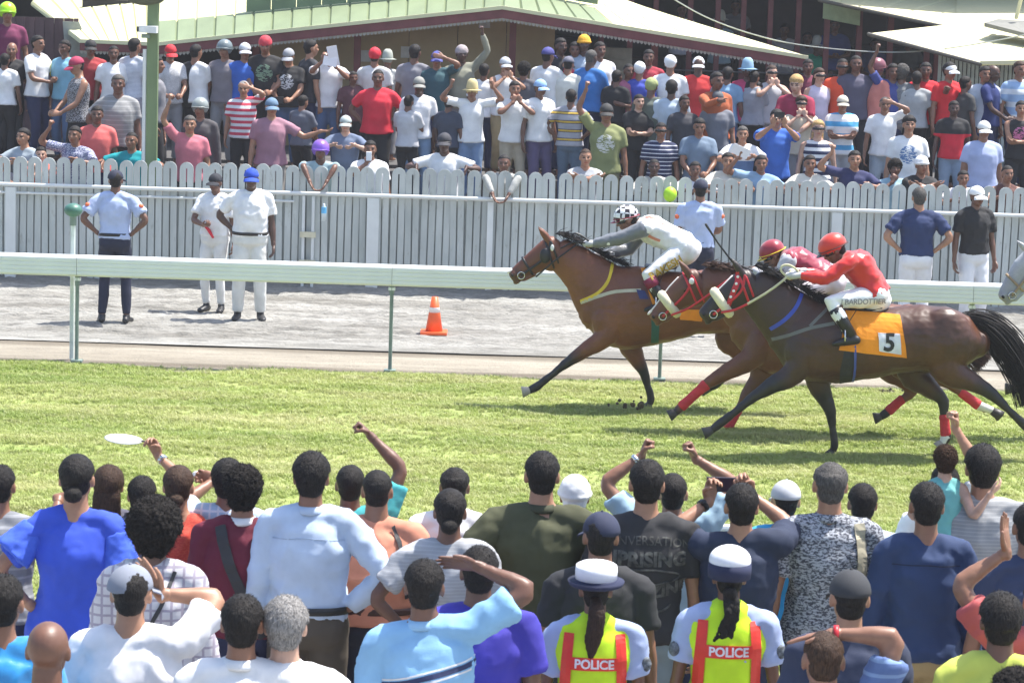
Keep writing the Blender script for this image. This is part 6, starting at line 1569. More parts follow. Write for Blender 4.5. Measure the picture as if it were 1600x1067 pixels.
# --- things in their hands
w_ = F5['J']['wrR'] * F5['k'] + F5['base']
fan = empty('hand_fan', tuple(at(193, 686, F5['base'][1] + .25)), 0, 'white oval hand fan held up over the grass', 'fan')
s = Soup(); s.sph((0, 0, 0), (.098, .034, .006), nu=28, nv=8); o = s.build('fan_blade', whtm, fan, True); fan.rotation_euler = (math.radians(38), math.radians(4), 0)
s = Soup(); s.tube([(.09, 0, 0), (.18, 0, -.005)], .005, n=6); s.build('handle', blk, fan)
p = at(315, 742, F7['base'][1] + .45); s = Soup(); s.sph((0, 0, 0), (.055, .03, .022)); s.sph((.03, 0, -.01), (.03, .03, .02)); o = ob('folded_cap', remesh(s, .006, 2, [(.02, .02)], name='folded_cap'), plain('cap_white', (.7, .7, .72), .8)); o.location = p
tag(o, 'crumpled white cap held out over the grass at the left', 'cap')
ph = empty('phone', tuple(at(1128, 757, F19['base'][1] + .36)), 0, 'black smartphone held sideways by the man in the dark navy t-shirt', 'phone')
s = Soup(); s.box((0, 0, 0), (.150, .010, .072)); s.build('case', plain('phone_case', (.05, .03, .05), .35), ph)
s = Soup(); s.box((0, -.0065, 0), (.138, .003, .064)); s.build('screen', plain('phone_screen', (.03, .02, .04), .12), ph)

# ---------------------------------------------------------------- officials on the dirt track
OG = 'officials standing on the dirt track'
navyt = (0.014, 0.018, 0.042)
O1 = person(180, 268, 1.78, 'policeman in light blue shirt and dark navy trousers, back turned, left on the track', floor=0, shirt=(0.42, 0.50, 0.72), bottom=navyt, hair='crop', hat='capx', sk='dark', pose=dict(L='hip', R='hip', stance=.13), group=OG, hem=1, col=(.42, .5, .72)) if False else None
def official(*a, **k): k.setdefault('floor', 0.0); k['group'] = OG; return person(*a, **k)
O1 = official(181, 267, 1.74, 'policeman in light blue shirt and dark navy trousers, back turned, left end of the track', shirt=(0.42, 0.50, 0.72), bottom=navyt, hair='crop', hat='cap', hatc=navyt, sk='dark', pose=dict(L='hip', R='hip', stance=.14), hem=1, beltc=(.01, .01, .01), tight=1, hatrot=-20)
O2 = official(337, 272, 1.72, 'slim man in white with a dark cap and a red cloth at his waist', rz=165, Yf=33.8, shirt=WHITE, bottom=(.74, .74, .72), hair='crop', hat='cap', hatc=(0.02, .022, .03), sk='dark', pose=dict(L='down', R='belly'), hem=1, tight=1)
O3 = official(393, 264, 1.76, 'stout man in white with a royal blue cap, black belt and hand on hip', rz=185, shirt=WHITE, bottom=(.72, .72, .68), hair='crop', hat='cap', hatc=(0.02, .07, .45), sk='deep', fat=1.14, shw=1.05, pose=dict(R='hip', L='down', stance=.13), hem=1, beltc=(.02, .015, .012), col=WHITE)
s = Soup(); s.tube([v3(.10, .13, 1.12), v3(.02, .16, 1.05), v3(-.04, .17, .96)], v3(.03, .035, .02), v3(.01, .01, .01)); s.build('red_cloth', plain('red_cloth', (.6, .02, .04), .8), O2['root'])
O4 = official(1095, 282, 1.74, 'policeman in light blue shirt and navy trousers, back turned, behind the leading jockey', shirt=(0.42, 0.50, 0.72), bottom=navyt, hair='crop', hat='cap', hatc=navyt, sk='brown', pose=dict(L='down', R='belly'), hem=1, shw=1.05, Y=32.9)
O5 = official(1437, 294, 1.78, 'grey-haired man in a navy polo and white trousers, hands on hips, back turned', shirt=(0.018, 0.035, 0.11), bottom=(.75, .75, .78), hair='short', hc='dg', sk='tan', pose=dict(L='hip', R='hip'), hem=1, shw=1.1, fat=1.04, Y=33.3)
O6 = official(1527, 292, 1.74, 'man in a white cap, black polo and white trousers at the right of the track', rz=200, shirt=BLACK, bottom=(.75, .75, .78), hair='crop', hat='cap', hatc=WHITE, sk='dark', hem=1, Y=33.4)
for R in (O1, O4):
    J = R['J']
    for n, sg in (('R', 1), ('L', -1)):
        s2 = Soup(); p = J['sh' + n] * .6 + J['el' + n] * .4; s2.sph(p + v3(sg * .045, -.045, .03), (.030, .030, .028)); s2.build('shoulder_badge', plain('badge_orange', (.75, .16, .06), .7), R['root'], True)

# ---------------------------------------------------------------- crowd beyond the fence
LIBP = {
 'st': {}, 'hip': dict(L='hip', R='hip'), 'hipR': dict(R='hip'), 'lean': dict(L='rest', R='rest', lean=8), 'over': dict(L='over', R='over', lean=20), 'fold': dict(L='fold', R='fold', lean=10),
 'wide': dict(L='wide', R='wide', lean=8), 'cross': dict(L='cross', R='cross'), 'upR': dict(R='up'), 'upL': dict(L='up'), 'upB': dict(R='upbent', L='upbent'), 'ptR': dict(R='point'), 'ptL': dict(L='point'),
 'phone': dict(L='phone', R='phone'), 'paper': dict(L='paper', R='phone'), 'mouth': dict(R='mouth'), 'mouthB': dict(R='mouth', L='mouth', lean=5), 'belly': dict(L='belly', R='belly'), 'shR': dict(R='shade'), 'shL': dict(L='shade'),
 'sdL': dict(L='side'), 'low': dict(L='lowhold', R='lowhold', nod=12), 'leanup': dict(R='upbent', L='rest', lean=6)}
LIB = {}; LJ = {}
def lib(pose, sleeves, bkind, fat, fem, yaw):
    key = (pose, sleeves, bkind, fat, fem, yaw)
    if key not in LIB:
        J = joints(dict(LIBP[pose], yaw=yaw, fat=1 + (fat - 1) * .5)); LJ[key] = J
        LIB[key] = figure(J, dict(res='far', sleeves=sleeves, bottom=bkind, fat=fat, fem=fem, hem=.5, loose=.008, shoes=False))
    return LIB[key], LJ[key], key
HL = {}
def far(x, y, pose, face, shirt, bottom, hair, hc, sk, label, hat=None, hatc=None, sleeves='short', bkind='trousers', fat=1.0, fem=False, row=None, yaw=0, H=None, grp='spectators beyond the picket fence', hatrot=0, Yo=None):
    M, J, key = lib(pose, sleeves, bkind, fat, fem, yaw)
    rz = math.radians(180 + face); best = None
    for nm, (Yr, fl) in ROWS.items():
        if row and nm != row: continue
        if not row and nm == 'E': continue
        top = J['hc'] + J['hu'] * 0.11; z = at(x, y, Yr).z; k = (z - fl) / top[2]
        e = abs(k * 1.75 - (1.62 if fem else 1.70))
        if best is None or e < best[0]: best = (e, nm, k, Yr, fl)
    e, nm, k, Yr, fl = best
    k = max(0.80, min(1.10, k)); Yr += -.0045 * (y - {'A': 235, 'B': 150, 'C': 105, 'D': 85, 'E': 70}[nm]) + 0.4 * ((x * 7) % 5 - 2) * .07
    if Yo: Yr = Yo; k = 1.0
    top = (J['hc'] + J['hu'] * 0.11) * k; c, s_ = math.cos(rz), math.sin(rz); w_ = at(x, y, Yr)
    b = v3(w_.x - (top[0] * c - top[1] * s_), Yr, w_.z - top[2])
    if abs(b[2] - fl) < .12: b[2] = max(b[2], fl) if b[2] > fl else b[2]
    root = empty('person', tuple(b), rz, label, 'person', grp, k)
    dress(M, root, sk, cl(shirt), cl(bottom), None, None)
    if hair:
        hk = (key, hair)
        if hk not in HL: HL[hk] = hair_mesh(J, hair, 'far')
        ob('hair', HL[hk], hairmat(HAIRC[hc], hair in ('curly', 'afro')), root)
    if hat: wear(hat, J, plain('hat', hatc, .35 if hat == 'helmet' else .8), root, rot=hatrot)
    CROWD.append((label, nm, round(k * 1.75, 2), round(float(b[2] - fl), 2))); return root, J
CROWD = []
W = (.78, .78, .78)
T = [
 (19, 67, 'st', 5, BLACK, BLACK, None, 'k', 'brown', 'bald man in a plain black t-shirt, left end of the standing crowd', {}),
 (60, 56, 'belly', 60, W, NAVY, 'short', 'k', 'brown', 'man in a loose white shirt turned away behind the bald man in black', {}),
 (101, 63, 'st', -30, ((.20, .42, .55), 'sleeves', (.62, .60, .06)), DENIM, 'short', 'k', 'dark', 'man in a sky blue t-shirt with yellow sleeves', {}),
 (142, 63, 'st', 10, (.33, .03, .035), BLACK, 'crop', 'k', 'dark', 'man in a dark red shirt and black cap under the pavilion eave', dict(hat='cap', hatc=BLACK)),
 (178, 72, 'st', 8, W, BLACK, 'crop', 'k', 'dark', 'shaven-headed man in a plain white t-shirt left of the lamp post', {}),
 (211, 60, 'st', 150, ((.70, .72, .78), 'pin', (.32, .35, .42)), GREY, 'short', 'k', 'brown', 'man in a finely striped white shirt seen from behind at the lamp post', {}),
 (268, 71, 'low', 20, ((.45, .45, .46), 'print', (.62, .62, .62)), GREY, 'crop', 'k', 'brown', 'man in a red cap looking down, right of the lamp post', dict(hat='cap', hatc=(.55, .02, .03))),
 (307, 70, 'cross', 150, (BLACK, 'two', W), BLACK, 'short', 'k', 'brown', 'man turned away in a half white, half black shirt', dict(fat=1.1)),
 (351, 66, 'st', -15, (.20, .18, .20), GREY, None, 'k', 'brown', 'man in a grey motorcycle helmet and grey-violet t-shirt, standing high', dict(hat='helmet', hatc=(.16, .20, .21))),
 (383, 68, 'st', 10, (.03, .12, .48), NAVY, 'crop', 'k', 'brown', 'man in a silver-white cap and royal blue shirt', dict(hat='cap', hatc=(.55, .56, .6))),
 (117, 90, 'low', -60, (BLACK, 'print', (.4, .4, .42)), BLACK, 'crop', 'k', 'tan', 'person in a maroon cap and black patterned tank top bending left', dict(hat='cap', hatc=(.36, .03, .08), sleeves='none')),
 (185, 117, 'hipR', 5, ((.26, .26, .26), 'thin', (.34, .34, .34)), BLACK, 'short', 'dg', 'dark', 'man in a wide grey button shirt left of the lamp post, lower row', dict(fat=1.15, row='B')),
 (313, 157, 'st', -10, (.07, .065, .07), BLACK, None, 'k', 'brown', 'person in a silver-grey open helmet and dark jacket, seated low', dict(hat='helmet', hatc=(.26, .29, .28), sleeves='long')),
 (381, 128, 'shL', 0, ((.62, .06, .10), 'stripe', W), BLACK, 'thick', 'gr', 'tan', 'grey-haired man in a red and white striped polo', dict(fat=1.08)),
 (38, 200, 'lean', -30, (.36, .42, .46), NAVY, 'short', 'k', 'tan', 'dark-haired man in a pale grey-blue shirt behind the fence, far left', {}),
 (118, 197, 'leanup', -15, ((.5, .52, .6), 'print', (.03, .04, .16)), NAVY, 'short', 'k', 'brown', 'man in a white and navy patterned shirt lifting his right arm', {}),
 (152, 166, 'st', 5, (.68, .13, .12), NAVY, 'short', 'k', 'dark', 'man in a coral pink polo shirt', dict(fat=1.08, Yo=37.3)),
 (207, 206, 'wide', -10, (.0, .30, .33), NAVY, 'crop', 'k', 'brown', 'man in a teal t-shirt leaning at the pickets', {}),
 (297, 181, 'upR', 5, (.55, .16, .20), BLACK, 'short', 'dg', 'tan', 'man in a rose pink polo raising his right arm beside the lamp post', dict(Yo=37.2)),
 (66, 229, 'fold', 10, (.75, .15, .10), NAVY, 'short', 'k', 'light', 'small person in salmon orange peering through the pickets', dict(row='A')),
 (2, 243, 'lean', 10, (.3, .3, .32), NAVY, 'short', 'k', 'tan', 'person in grey leaning at the fence, cut by the left edge', dict(row='A')),
 (415, 58, 'low', 0, (BLACK, 'logo', (.2, .3, .2)), BLACK, None, 'k', 'brown', 'man in a red helmet-like cap and black t-shirt', dict(hat='beanie', hatc=(.5, .04, .06))),
 (451, 77, 'low', -8, (BLACK, 'logo', (.6, .6, .6)), DENIM, 'crop', 'k', 'tan', 'man in a grey cap and black t-shirt with white print holding a camera', dict(hat='cap', hatc=(.3, .31, .33), fat=1.1)),
 (487, 63, 'st', 120, (.035, .037, .045), NAVY, 'short', 'k', 'tan', 'dark-haired man in a charcoal shirt looking right', {}),
 (516, 75, 'paper', 0, W, DENIM, 'short', 'k', 'brown', 'man in a white t-shirt holding up white race papers', {}),
 (586, 76, 'st', 175, (.66, .66, .64), GREY, 'crop', 'k', 'brown', 'person in a red cap and off-white shirt seen from behind near the beige wall', dict(hat='beanie', hatc=(.62, .02, .04))),
 (649, 70, 'st', 165, (.22, .22, .25), GREY, 'short', 'k', 'dark', 'man in a plain grey shirt seen from behind before the beige wall', {}),
 (683, 81, 'shL', 0, (.03, .09, .11), NAVY, 'crop', 'k', 'brown', 'man in a violet-blue cap and dark teal t-shirt', dict(hat='cap', hatc=(.07, .08, .30))),
 (722, 72, 'upL', 10, (.25, .25, .19), GREY, 'crop', 'k', 'deep', 'bearded man with a white headband in a pale camouflage shirt waving', dict(hat='beanie', hatc=(.35, .3, .3), sleeves='long')),
 (757, 100, 'st', 170, W, NAVY, 'short', 'k', 'dark', 'small dark-haired person in white seen from behind at the gable column', {}),
 (591, 109, 'hip', 0, (.64, .022, .045), BLACK, 'crop', 'k', 'dark', 'broad man in a crimson polo shirt, hands on hips', dict(fat=1.12)),
 (655, 121, 'st', 5, ((.76, .76, .78), 'pin', (.5, .5, .56)), (.16, .24, .36), 'crop', 'k', 'deep', 'man in a grey cap and striped white polo, arms hanging', dict(hat='cap', hatc=(.24, .24, .22))),
 (738, 131, 'upB', 0, W, (.16, .24, .38), 'crop', 'k', 'brown', 'man in a white v-neck with a straw-coloured cap raising both arms', dict(hat='bucket', hatc=(.58, .48, .24))),
 (425, 154, 'sdL', 10, (.34, .17, .22), (.3, .28, .25), 'crop', 'k', 'tan', 'man in a denim-blue cap and mauve polo shirt', dict(hat='cap', hatc=(.12, .20, .30), fat=1.08)),
 (790, 90, 'mouthB', 15, W, (.36, .28, .15), 'crop', 'k', 'tan', 'man in a silver cap and white sleeveless top, hands at his face', dict(hat='cap', hatc=(.45, .47, .5), sleeves='none')),
 (503, 221, 'over', 0, (.42, .55, .56), GREY, None, 'k', 'dark', 'man in a purple helmet and pale aqua checked shirt leaning over the fence', dict(Yo=36.42, hat='helmet', hatc=(.22, .10, .50), row='A')),
 (541, 181, 'lean', 0, (.14, .18, .27), NAVY, 'crop', 'k', 'light', 'man in a pale cap and denim-blue shirt crouching forward', dict(hat='cap', hatc=(.42, .47, .46), fat=1.1)),
 (579, 220, 'mouth', 5, W, NAVY, 'short', 'k', 'brown', 'man in a white t-shirt drinking from a white cup', dict(row='A', fat=1.05)),
 (695, 208, 'wide', -5, W, NAVY, 'crop', 'k', 'deep', 'man in a white t-shirt and dark visor cap with both hands on the pickets', dict(hat='cap', hatc=(.04, .04, .05), row='A', fat=1.05)),
 (788, 240, 'over', -5, (.42, .42, .39), GREY, 'crop', 'k', 'dark', 'man in a light grey shirt hanging his hands over the fence', dict(Yo=36.42, row='A', sleeves='long')),
 (857, 75, 'belly', 150, W, NAVY, 'crop', 'k', 'dark', 'man in a navy-violet cap and white t-shirt looking right', dict(hat='cap', hatc=(.06, .06, .24), fat=1.08)),
 (889, 90, 'low', 170, (.68, .68, .62), NAVY, 'crop', 'k', 'brown', 'person in a grey cap and cream shirt seen from behind, holding a paper', dict(hat='cap', hatc=(.14, .14, .18))),
 (926, 79, 'low', 150, (.03, .16, .46), NAVY, 'crop', 'dg', 'deep', 'heavy bald man in a bright blue polo, turned away', dict(fat=1.22)),
 (983, 100, 'belly', 20, (.40, .12, .20), NAVY, 'crop', 'k', 'dark', 'man in a raspberry pink polo shirt', {}),
 (1000, 98, 'st', 170, (.05, .08, .42), NAVY, None, 'k', 'brown', 'person in a white cap and deep blue shirt seen from behind', dict(hat='beanie', hatc=W)),
 (1048, 88, 'st', 175, W, GREY, None, 'k', 'brown', 'person in a round white cap and white t-shirt seen from behind', dict(hat='beanie', hatc=W, fat=1.1)),
 (1092, 90, 'st', 175, (.64, .04, .04), BLACK, None, 'k', 'deep', 'broad person in a white cap and bright red shirt seen from behind', dict(hat='cap', hatc=W, fat=1.16, hatrot=180)),
 (1121, 113, 'ptR', 30, (.40, .10, .035), BLACK, 'short', 'k', 'dark', 'man in a rust orange sleeve pointing left', dict(sleeves='long')),
 (1168, 98, 'st', -20, (BLACK, 'two', (.6, .06, .16)), BLACK, 'crop', 'k', 'deep', 'man in a pale blue hat and black shirt with a pink side', dict(hat='bucket', hatc=(.26, .42, .56))),
 (845, 125, 'st', 30, W, (.10, .08, .16), 'crop', 'k', 'dark', 'man in a light blue cap and white t-shirt with a diagonal strap', dict(hat='cap', hatc=(.28, .45, .72))),
 (805, 127, 'mouthB', 10, W, (.40, .34, .25), 'short', 'k', 'brown', 'man in a white polo shirt raising both hands to his face', {}),
 (893, 140, 'hip', 170, ((.03, .035, .09), 'trio', (.36, .36, .40), (.60, .40, .06)), (.12, .18, .26), 'short', 'k', 'dark', 'man in a navy, grey and mustard striped polo seen from behind', dict(fat=1.06)),
 (948, 163, 'upR', 0, ((.22, .24, .10), 'logo', (.6, .6, .55)), (.2, .2, .12), 'crop', 'k', 'brown', 'man in a black cap and olive printed t-shirt raising his right arm', dict(hat='cap', hatc=(.03, .03, .03), fat=1.05)),
 (999, 148, 'cross', 15, BLACK, BLACK, 'short', 'k', 'light', 'person in a black t-shirt with folded pale arms', {}),
 (1050, 125, 'st', 175, (.42, .50, .60), (.3, .3, .32), 'short', 'k', 'deep', 'man in a pale blue-grey t-shirt seen from behind', {}),
 (1122, 143, 'st', 5, (.16, .17, .20), GREY, 'crop', 'k', 'tan', 'man in a dark grey cap and slate grey t-shirt', dict(hat='cap', hatc=(.10, .11, .12))),
 (1033, 192, 'st', 0, (NAVY, 'thin', (.6, .6, .65)), NAVY, 'short', 'k', 'brown', 'man with sunglasses in a navy polo with thin white stripes', {}),
 (1093, 185, 'low', 0, (.16, .22, .30), NAVY, 'short', 'k', 'brown', 'man in a denim-blue short-sleeved shirt', {}),
 (1160, 197, 'lean', 0, (W, 'panel', (.10, .18, .36)), NAVY, 'short', 'dg', 'tan', 'man in a white t-shirt with a blue lower panel', {}),
 (915, 232, 'fold', 5, (.42, .44, .46), NAVY, 'crop', 'br', 'tan', 'man in light grey resting folded arms on the picket tops', dict(row='A')),
 (1022, 248, 'lean', 0, (.46, .44, .38), NAVY, 'crop', 'k', 'deep', 'man in a cream jacket low behind the pickets', dict(row='A', sleeves='long')),
 (1086, 252, 'lean', 0, (.68, .68, .72), NAVY, 'short', 'k', 'dark', 'boy in a white shirt low behind the policeman', dict(row='A')),
 (1137, 238, 'lean', 0, (.66, .62, .52), NAVY, 'short', 'k', 'tan', 'man in an off-white shirt with his arms on the pickets', dict(row='A')),
 (1206, 102, 'mouthB', 10, (.50, .51, .54), GREY, 'short', 'br', 'light', 'man with sunglasses in a pale grey tank top', dict(sleeves='none')),
 (1243, 118, 'low', -20, (.32, .02, .06), BLACK, 'thick', 'bl', 'light', 'fair-haired person in a maroon shirt looking down', {}),
 (1281, 107, 'st', 20, (.62, .56, .68), GREY, 'long', 'br', 'light', 'woman with long hair and sunglasses in a pale lilac tank top', dict(sleeves='none', fem=True)),
 (1317, 92, 'st', 0, (.76, .085, .03), BLACK, 'crop', 'k', 'dark', 'bald man with glasses in a vivid orange-red t-shirt', dict(fat=1.06)),
 (1338, 87, 'st', 0, (.09, .085, .13), BLACK, 'crop', 'k', 'dark', 'man in a dark violet shirt behind the orange-red t-shirt', dict(row='D')),
 (1372, 95, 'st', 130, (.62, .22, .18), BLACK, None, 'k', 'brown', 'person in a maroon helmet and salmon shirt turned away', dict(hat='helmet', hatc=(.22, .07, .09), fat=1.1)),
 (1411, 102, 'st', 160, ((.13, .14, .15), 'print', (.2, .21, .22)), GREY, 'curly', 'dg', 'dark', 'person with dark curls in a mottled grey shirt seen from behind', {}),
 (1396, 100, 'upR', 5, (.05, .07, .25), NAVY, 'short', 'k', 'dark', 'man behind the salmon shirt thrusting one fist high', dict(row='D')),
 (1447, 98, 'ptL', -5, ((.62, .015, .03), 'logo', (.75, .7, .7)), BLACK, 'short', 'k', 'dark', 'man in a red polo with white print pointing at the track', {}),
 (1485, 99, 'sdL', 30, (.66, .02, .03), BLACK, 'thick', 'k', 'brown', 'man in a white peaked cap and red polo with one arm out', dict(hat='cap', hatc=W)),
 (1555, 103, 'low', 60, (.015, .03, .14), NAVY, None, 'k', 'deep', 'bald man in a dark navy shirt at the right, looking left', {}),
 (1594, 96, 'st', 20, ((.30, .44, .66), 'wide', (.66, .7, .75)), NAVY, 'short', 'br', 'brown', 'man in a light blue striped shirt at the right edge', {}),
 (1252, 150, 'mouthB', 0, (.66, .58, .44), GREY, 'thick', 'br', 'light', 'woman with sunglasses in a cream top holding her hands up', dict(fem=True)),
 (1317, 150, 'cross', 0, (W, 'wide', (.08, .36, .62)), (.36, .36, .37), 'crop', 'k', 'brown', 'man in a beige cap and blue-white striped polo with arms crossed', dict(hat='cap', hatc=(.62, .56, .45))),
 (1383, 152, 'shL', 0, W, (.3, .36, .42), 'crop', 'dg', 'brown', 'grey-haired man in a white shirt touching his head', {}),
 (1491, 158, 'st', 0, (BLACK, 'panel', (.62, .02, .04)), (.22, .30, .40), 'short', 'k', 'deep', 'man in a black shirt with red lower half and pale shoulders', {}),
 (1538, 190, 'st', 5, (.40, .46, .68), (.03, .035, .06), 'crop', 'k', 'brown', 'man in a flat white cap and light blue short-sleeved shirt', dict(hat='cap', hatc=(.7, .7, .68), fat=1.1)),
 (1596, 158, 'cross', 0, (BLACK, 'logo', (.5, .15, .3)), BLACK, 'short', 'k', 'tan', 'person in a black tank top with pink print at the right edge', dict(sleeves='none')),
 (1421, 181, 'st', 0, (W, 'logo', (.10, .2, .4)), BLACK, 'thick', 'k', 'tan', 'young man in a white t-shirt with a blue chest print', dict(fat=1.06)),
 (1279, 188, 'st', 0, (NAVY, 'stripe', W), NAVY, 'long', 'bl', 'light', 'blonde woman with sunglasses in a navy and white striped tank top', dict(sleeves='none', fem=True)),
 (1214, 171, 'phone', 0, (.04, .14, .52), NAVY, 'short', 'k', 'tan', 'person in a bright blue t-shirt holding a phone up to film', {}),
 (1189, 242, 'leanup', 0, (.26, .40, .56), NAVY, 'short', 'k', 'brown', 'man in light denim blue holding up a folded paper at the fence', dict(row='A')),
 (1265, 242, 'lean', 0, (.72, .68, .58), NAVY, 'short', 'k', 'brown', 'young person in a cream t-shirt leaning on the pickets', dict(row='A')),
 (1335, 235, 'leanup', 0, (.025, .03, .10), NAVY, 'short', 'k', 'tan', 'shouting bearded man in a navy t-shirt at the fence', dict(row='A')),
 (1399, 250, 'mouth', 0, (.34, .52, .60), NAVY, 'curly', 'k', 'dark', 'person in pale turquoise with a hand at the mouth', dict(row='A')),
 (1439, 244, 'fold', 15, BLACK, BLACK, None, 'k', 'brown', 'person in a white head covering and black shirt, arm along the pickets', dict(hat='wrap', hatc=W, row='A')),
 (1504, 266, 'lean', 0, (.68, .68, .7), NAVY, 'short', 'k', 'brown', 'boy in white, low behind the fence by the white-capped official', dict(row='A')),
 (1573, 258, 'lean', 10, (.12, .05, .04), BLACK, 'crop', 'k', 'brown', 'man with cropped hair in a brown sleeveless shirt at the right end of the fence', dict(row='A', sleeves='none')),
 (877, 60, 'st', 30, BLACK, BLACK, 'short', 'k', 'deep', 'dark silhouette of a man in black under the pavilion roof', dict(row='E')),
 (899, 66, 'st', 0, (.55, .05, .08), BLACK, 'short', 'k', 'dark', 'person in a bright pink-red top under the pavilion roof', dict(row='E')),
 (913, 56, 'st', 0, (.32, .40, .50), BLACK, None, 'k', 'deep', 'person in a mustard yellow headscarf under the pavilion roof', dict(hat='wrap', hatc=(.75, .36, .02), row='E')),
 (938, 66, 'st', 20, W, BLACK, 'short', 'k', 'dark', 'person in a white shirt beside the pale stair under the roof', dict(row='E')),
 (1014, 78, 'st', 0, (.32, .02, .04), BLACK, 'short', 'k', 'dark', 'person in dark red beneath the right wing of the pavilion', dict(row='E')),
 (1138, 105, 'st', 160, (.22, .38, .55), (.1, .2, .4), 'short', 'k', 'dark', 'person in sky blue seen from behind beside the pale blue hat', dict(row='D')),
 (1263, 93, 'st', 0, (.16, .02, .05), BLACK, 'short', 'k', 'dark', 'dark-haired person in maroon at the right tip of the pavilion eave', dict(row='E')),
 (1540, 104, 'st', 10, (.5, .54, .62), NAVY, 'short', 'k', 'brown', 'person in a pale blue shirt partly behind the navy shirt', dict(row='D')),
 (1180, 112, 'low', 160, (.3, .32, .36), BLACK, 'short', 'k', 'brown', 'person in dull grey behind the pink-sided shirt', dict(row='D')),
 (1433, 112, 'st', 180, (.35, .37, .38), BLACK, 'short', 'k', 'dark', 'person in pale grey between the mottled grey shirt and the red polo', dict(row='D')),
 (1019, 124, 'low', 170, (.10, .12, .10), BLACK, None, 'k', 'dark', 'person in a pale olive cap behind the folded-arms black t-shirt', dict(hat='beanie', hatc=(.34, .38, .16), row='C')),
 (232, 128, 'st', 20, (.3, .28, .3), BLACK, 'short', 'k', 'brown', 'person in mid grey half behind the green lamp post, middle row', dict(row='C')),
 (8, 84, 'st', 170, W, BLACK, 'short', 'k', 'dark', 'person in a white top behind the bald man in black', dict(row='D')),
 (552, 112, 'st', 20, (.12, .05, .06), BLACK, 'short', 'k', 'dark', 'person in dark plum between the race papers and the crimson polo', dict(row='D')),
 (702, 150, 'st', 160, (.05, .06, .09), BLACK, 'short', 'k', 'dark', 'person in dark blue between the striped polo and the v-neck', dict(row='C')),
 (475, 150, 'low', 150, (.12, .13, .16), BLACK, 'short', 'k', 'brown', 'person in dark slate bending below the printed black t-shirt', dict(row='C')),
 (245, 88, 'st', 90, (.2, .2, .22), BLACK, 'short', 'k', 'brown', 'person in dark grey mostly hidden by the lamp post', dict(row='C')),
 (606, 84, 'st', 170, (.55, .55, .52), GREY, None, 'k', 'brown', 'person in a pale bucket hat beside the red cap', dict(hat='bucket', hatc=(.4, .42, .36), row='E')),
 (1070, 150, 'st', 20, (.05, .05, .06), BLACK, 'short', 'k', 'dark', 'person in black behind the pale blue-grey t-shirt', dict(row='C')),
 (640, 150, 'low', 160, (.5, .5, .52), BLACK, 'short', 'k', 'dark', 'person in light grey bending behind the crimson polo', dict(row='C')),
 (965, 110, 'st', 150, BLACK, BLACK, 'short', 'k', 'dark', 'person in black behind the heavy man in blue', dict(row='D')),
 (1510, 120, 'st', 120, (.06, .06, .06), BLACK, 'short', 'k', 'dark', 'person in black between the red polo and the navy shirt', dict(row='D')),
 (820, 98, 'st', 160, (.10, .10, .12), BLACK, 'curly', 'k', 'dark', 'curly-headed person in charcoal behind the silver cap', dict(row='D')),
 (12, 8, 'st', 10, (.16, .02, .07), BLACK, None, 'k', 'brown', 'person with a lime green helmet standing high at the top left', dict(hat='helmet', hatc=(.40, .75, .02), row='E')),
]
RO = {}
for t in T:
    r_, J_ = far(*t[:10], **t[10]); RO[t[9]] = (r_, J_)
def findp(k): return next(v for n, v in RO.items() if k in n)
def held(root, J, n, off, name, label, cat, size, mat, rot=(0, 0, 0)):
    p = root.matrix_basis @ Vector(J['wr' + n] + J['hd' + n] * .10 + v3(*off)); s = Soup(); s.box((0, 0, 0), size); o = s.build(name, mat); o.location = p; o.rotation_euler = rot
    return tag(o, label, cat)
paperm = plain('paper', (.80, .80, .82), .8, var=.03)
r_, J_ = findp('race papers'); held(r_, J_, 'L', (0, .03, .06), 'race_paper', 'white race paper held upright by the man in the white t-shirt', 'paper', (.14, .004, .28), paperm, (.1, -.2, .1)); held(r_, J_, 'R', (-.08, .05, -.10), 'race_paper', 'lower of the two race papers held by the man in the white t-shirt', 'paper', (.19, .004, .13), paperm, (-.2, .15, 0))
r_, J_ = findp('holding a paper'); held(r_, J_, 'R', (.0, .0, .1), 'race_paper', 'open white paper beside the man in bright blue', 'paper', (.30, .16, .006), paperm, (.6, .1, 0))
r_, J_ = findp('folded paper'); held(r_, J_, 'R', (0, .03, -.02), 'race_paper', 'folded white paper held above the pickets on the right', 'paper', (.24, .006, .13), paperm, (.3, .4, .2))
r_, J_ = findp('drinking'); held(r_, J_, 'R', (0.01, .03, .0), 'cup', 'white drinking cup at the mouth of the man in white', 'cup', (.065, .065, .11), paperm)
r_, J_ = findp('holding a camera'); held(r_, J_, 'R', (0, .0, .0), 'camera', 'black camera held at the belly by the man in the printed black t-shirt', 'camera', (.14, .08, .09), blk)
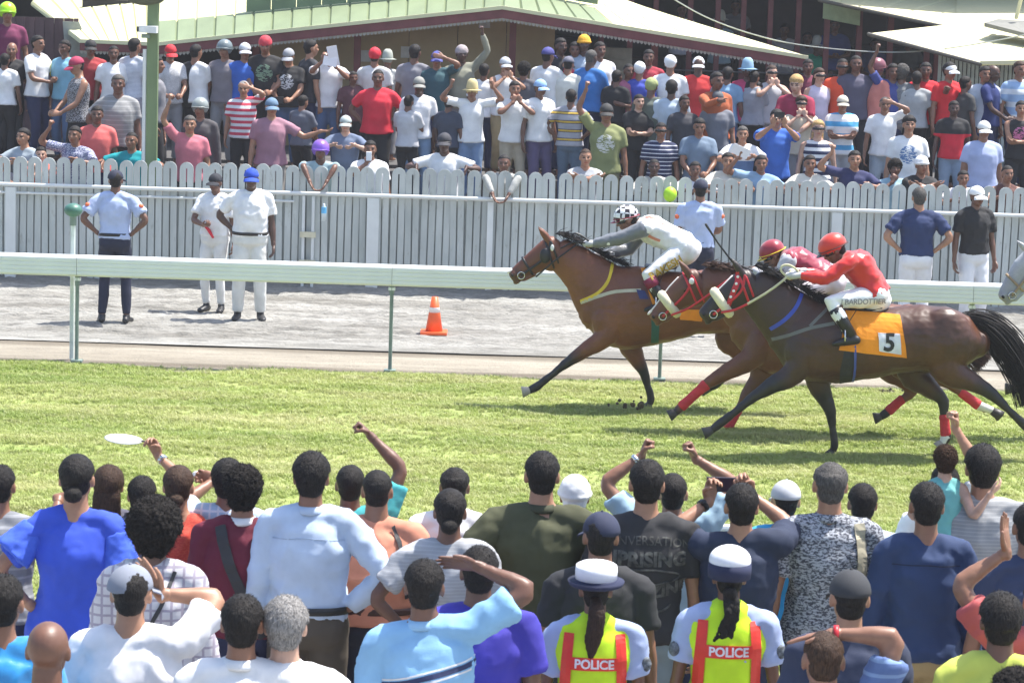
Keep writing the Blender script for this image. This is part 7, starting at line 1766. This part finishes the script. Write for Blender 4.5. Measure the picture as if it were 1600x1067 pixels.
r_, J_ = findp('phone up to film'); held(r_, J_, 'R', (-.05, .02, .03), 'phone', 'dark phone held up at eye level on the right of the far crowd', 'phone', (.14, .012, .07), blk)
# sunglasses
for key in ('sunglasses in a navy', 'sunglasses in a pale', 'pale lilac', 'sunglasses in a cream', 'blonde woman', 'dark visor', 'bald man with glasses', 'beige cap'):
    r_, J_ = findp(key); c, f, u, r = J_['hc'], J_['hf'], J_['hu'], J_['hr']; s = Soup()
    s.tube([c + r * .080 * math.sin(a) + f * (.030 + .078 * math.cos(a)) + u * .004 for a in np.linspace(-1.35, 1.35, 11)], .006, .017, side=f, n=8); s.build('sunglasses', blk, r_, True)
# straps across two shirts
r_, J_ = findp('diagonal strap'); 
# dim people inside the grandstand
DG = 'people seated in the dim grandstand'
for i, (x, y, c, hat, lab) in enumerate(((1066, 6, (.5, .5, .55), None, 'person in white high in the grandstand above the roof edge'), (1126, 22, (.35, .5, .6), (.6, .6, .5), 'person in pale blue with a pale hat in the grandstand'), (1226, 38, (.5, .5, .56), None, 'person in a dull white shirt in the dim grandstand'),
    (1277, 62, (.02, .35, .2), (.5, .5, .45), 'person in emerald green with a pale hat at the grandstand edge'), (1262, 50, (.25, .26, .28), None, 'grey figure in the dim grandstand beside the green shirt'), (1150, 0, (.2, .2, .22), None, 'shadowy figure high in the grandstand'), (1305, 30, (.05, .07, .2), None, 'figure in dark blue behind the maroon posts'), (1368, 60, (.06, .08, .2), None, 'dark blue figure deep in the grandstand'), (1420, 55, (.1, .1, .1), None, 'dark figure near the right posts of the grandstand'))):
    M, J, key = lib('belly', 'short', 'trousers', 1.0, False, 0); Yr = 48.6 + (i % 3) * 1.1; w_ = at(x, y, Yr); b = v3(w_.x, Yr, w_.z - 1.75)
    root = empty('person', tuple(b), math.pi, lab, 'person', DG); dress(M, root, 'dark', cl(c), cl(BLACK)); hk = (key, 'short')
    if hk not in HL: HL[hk] = hair_mesh(J, 'short', 'far')
    ob('hair', HL[hk], hairmat(HAIRC['k']), root)
    if hat: wear('bucket', J, plain('hat', hat, .8), root)
bpy.data.scenes.remove(TMP)
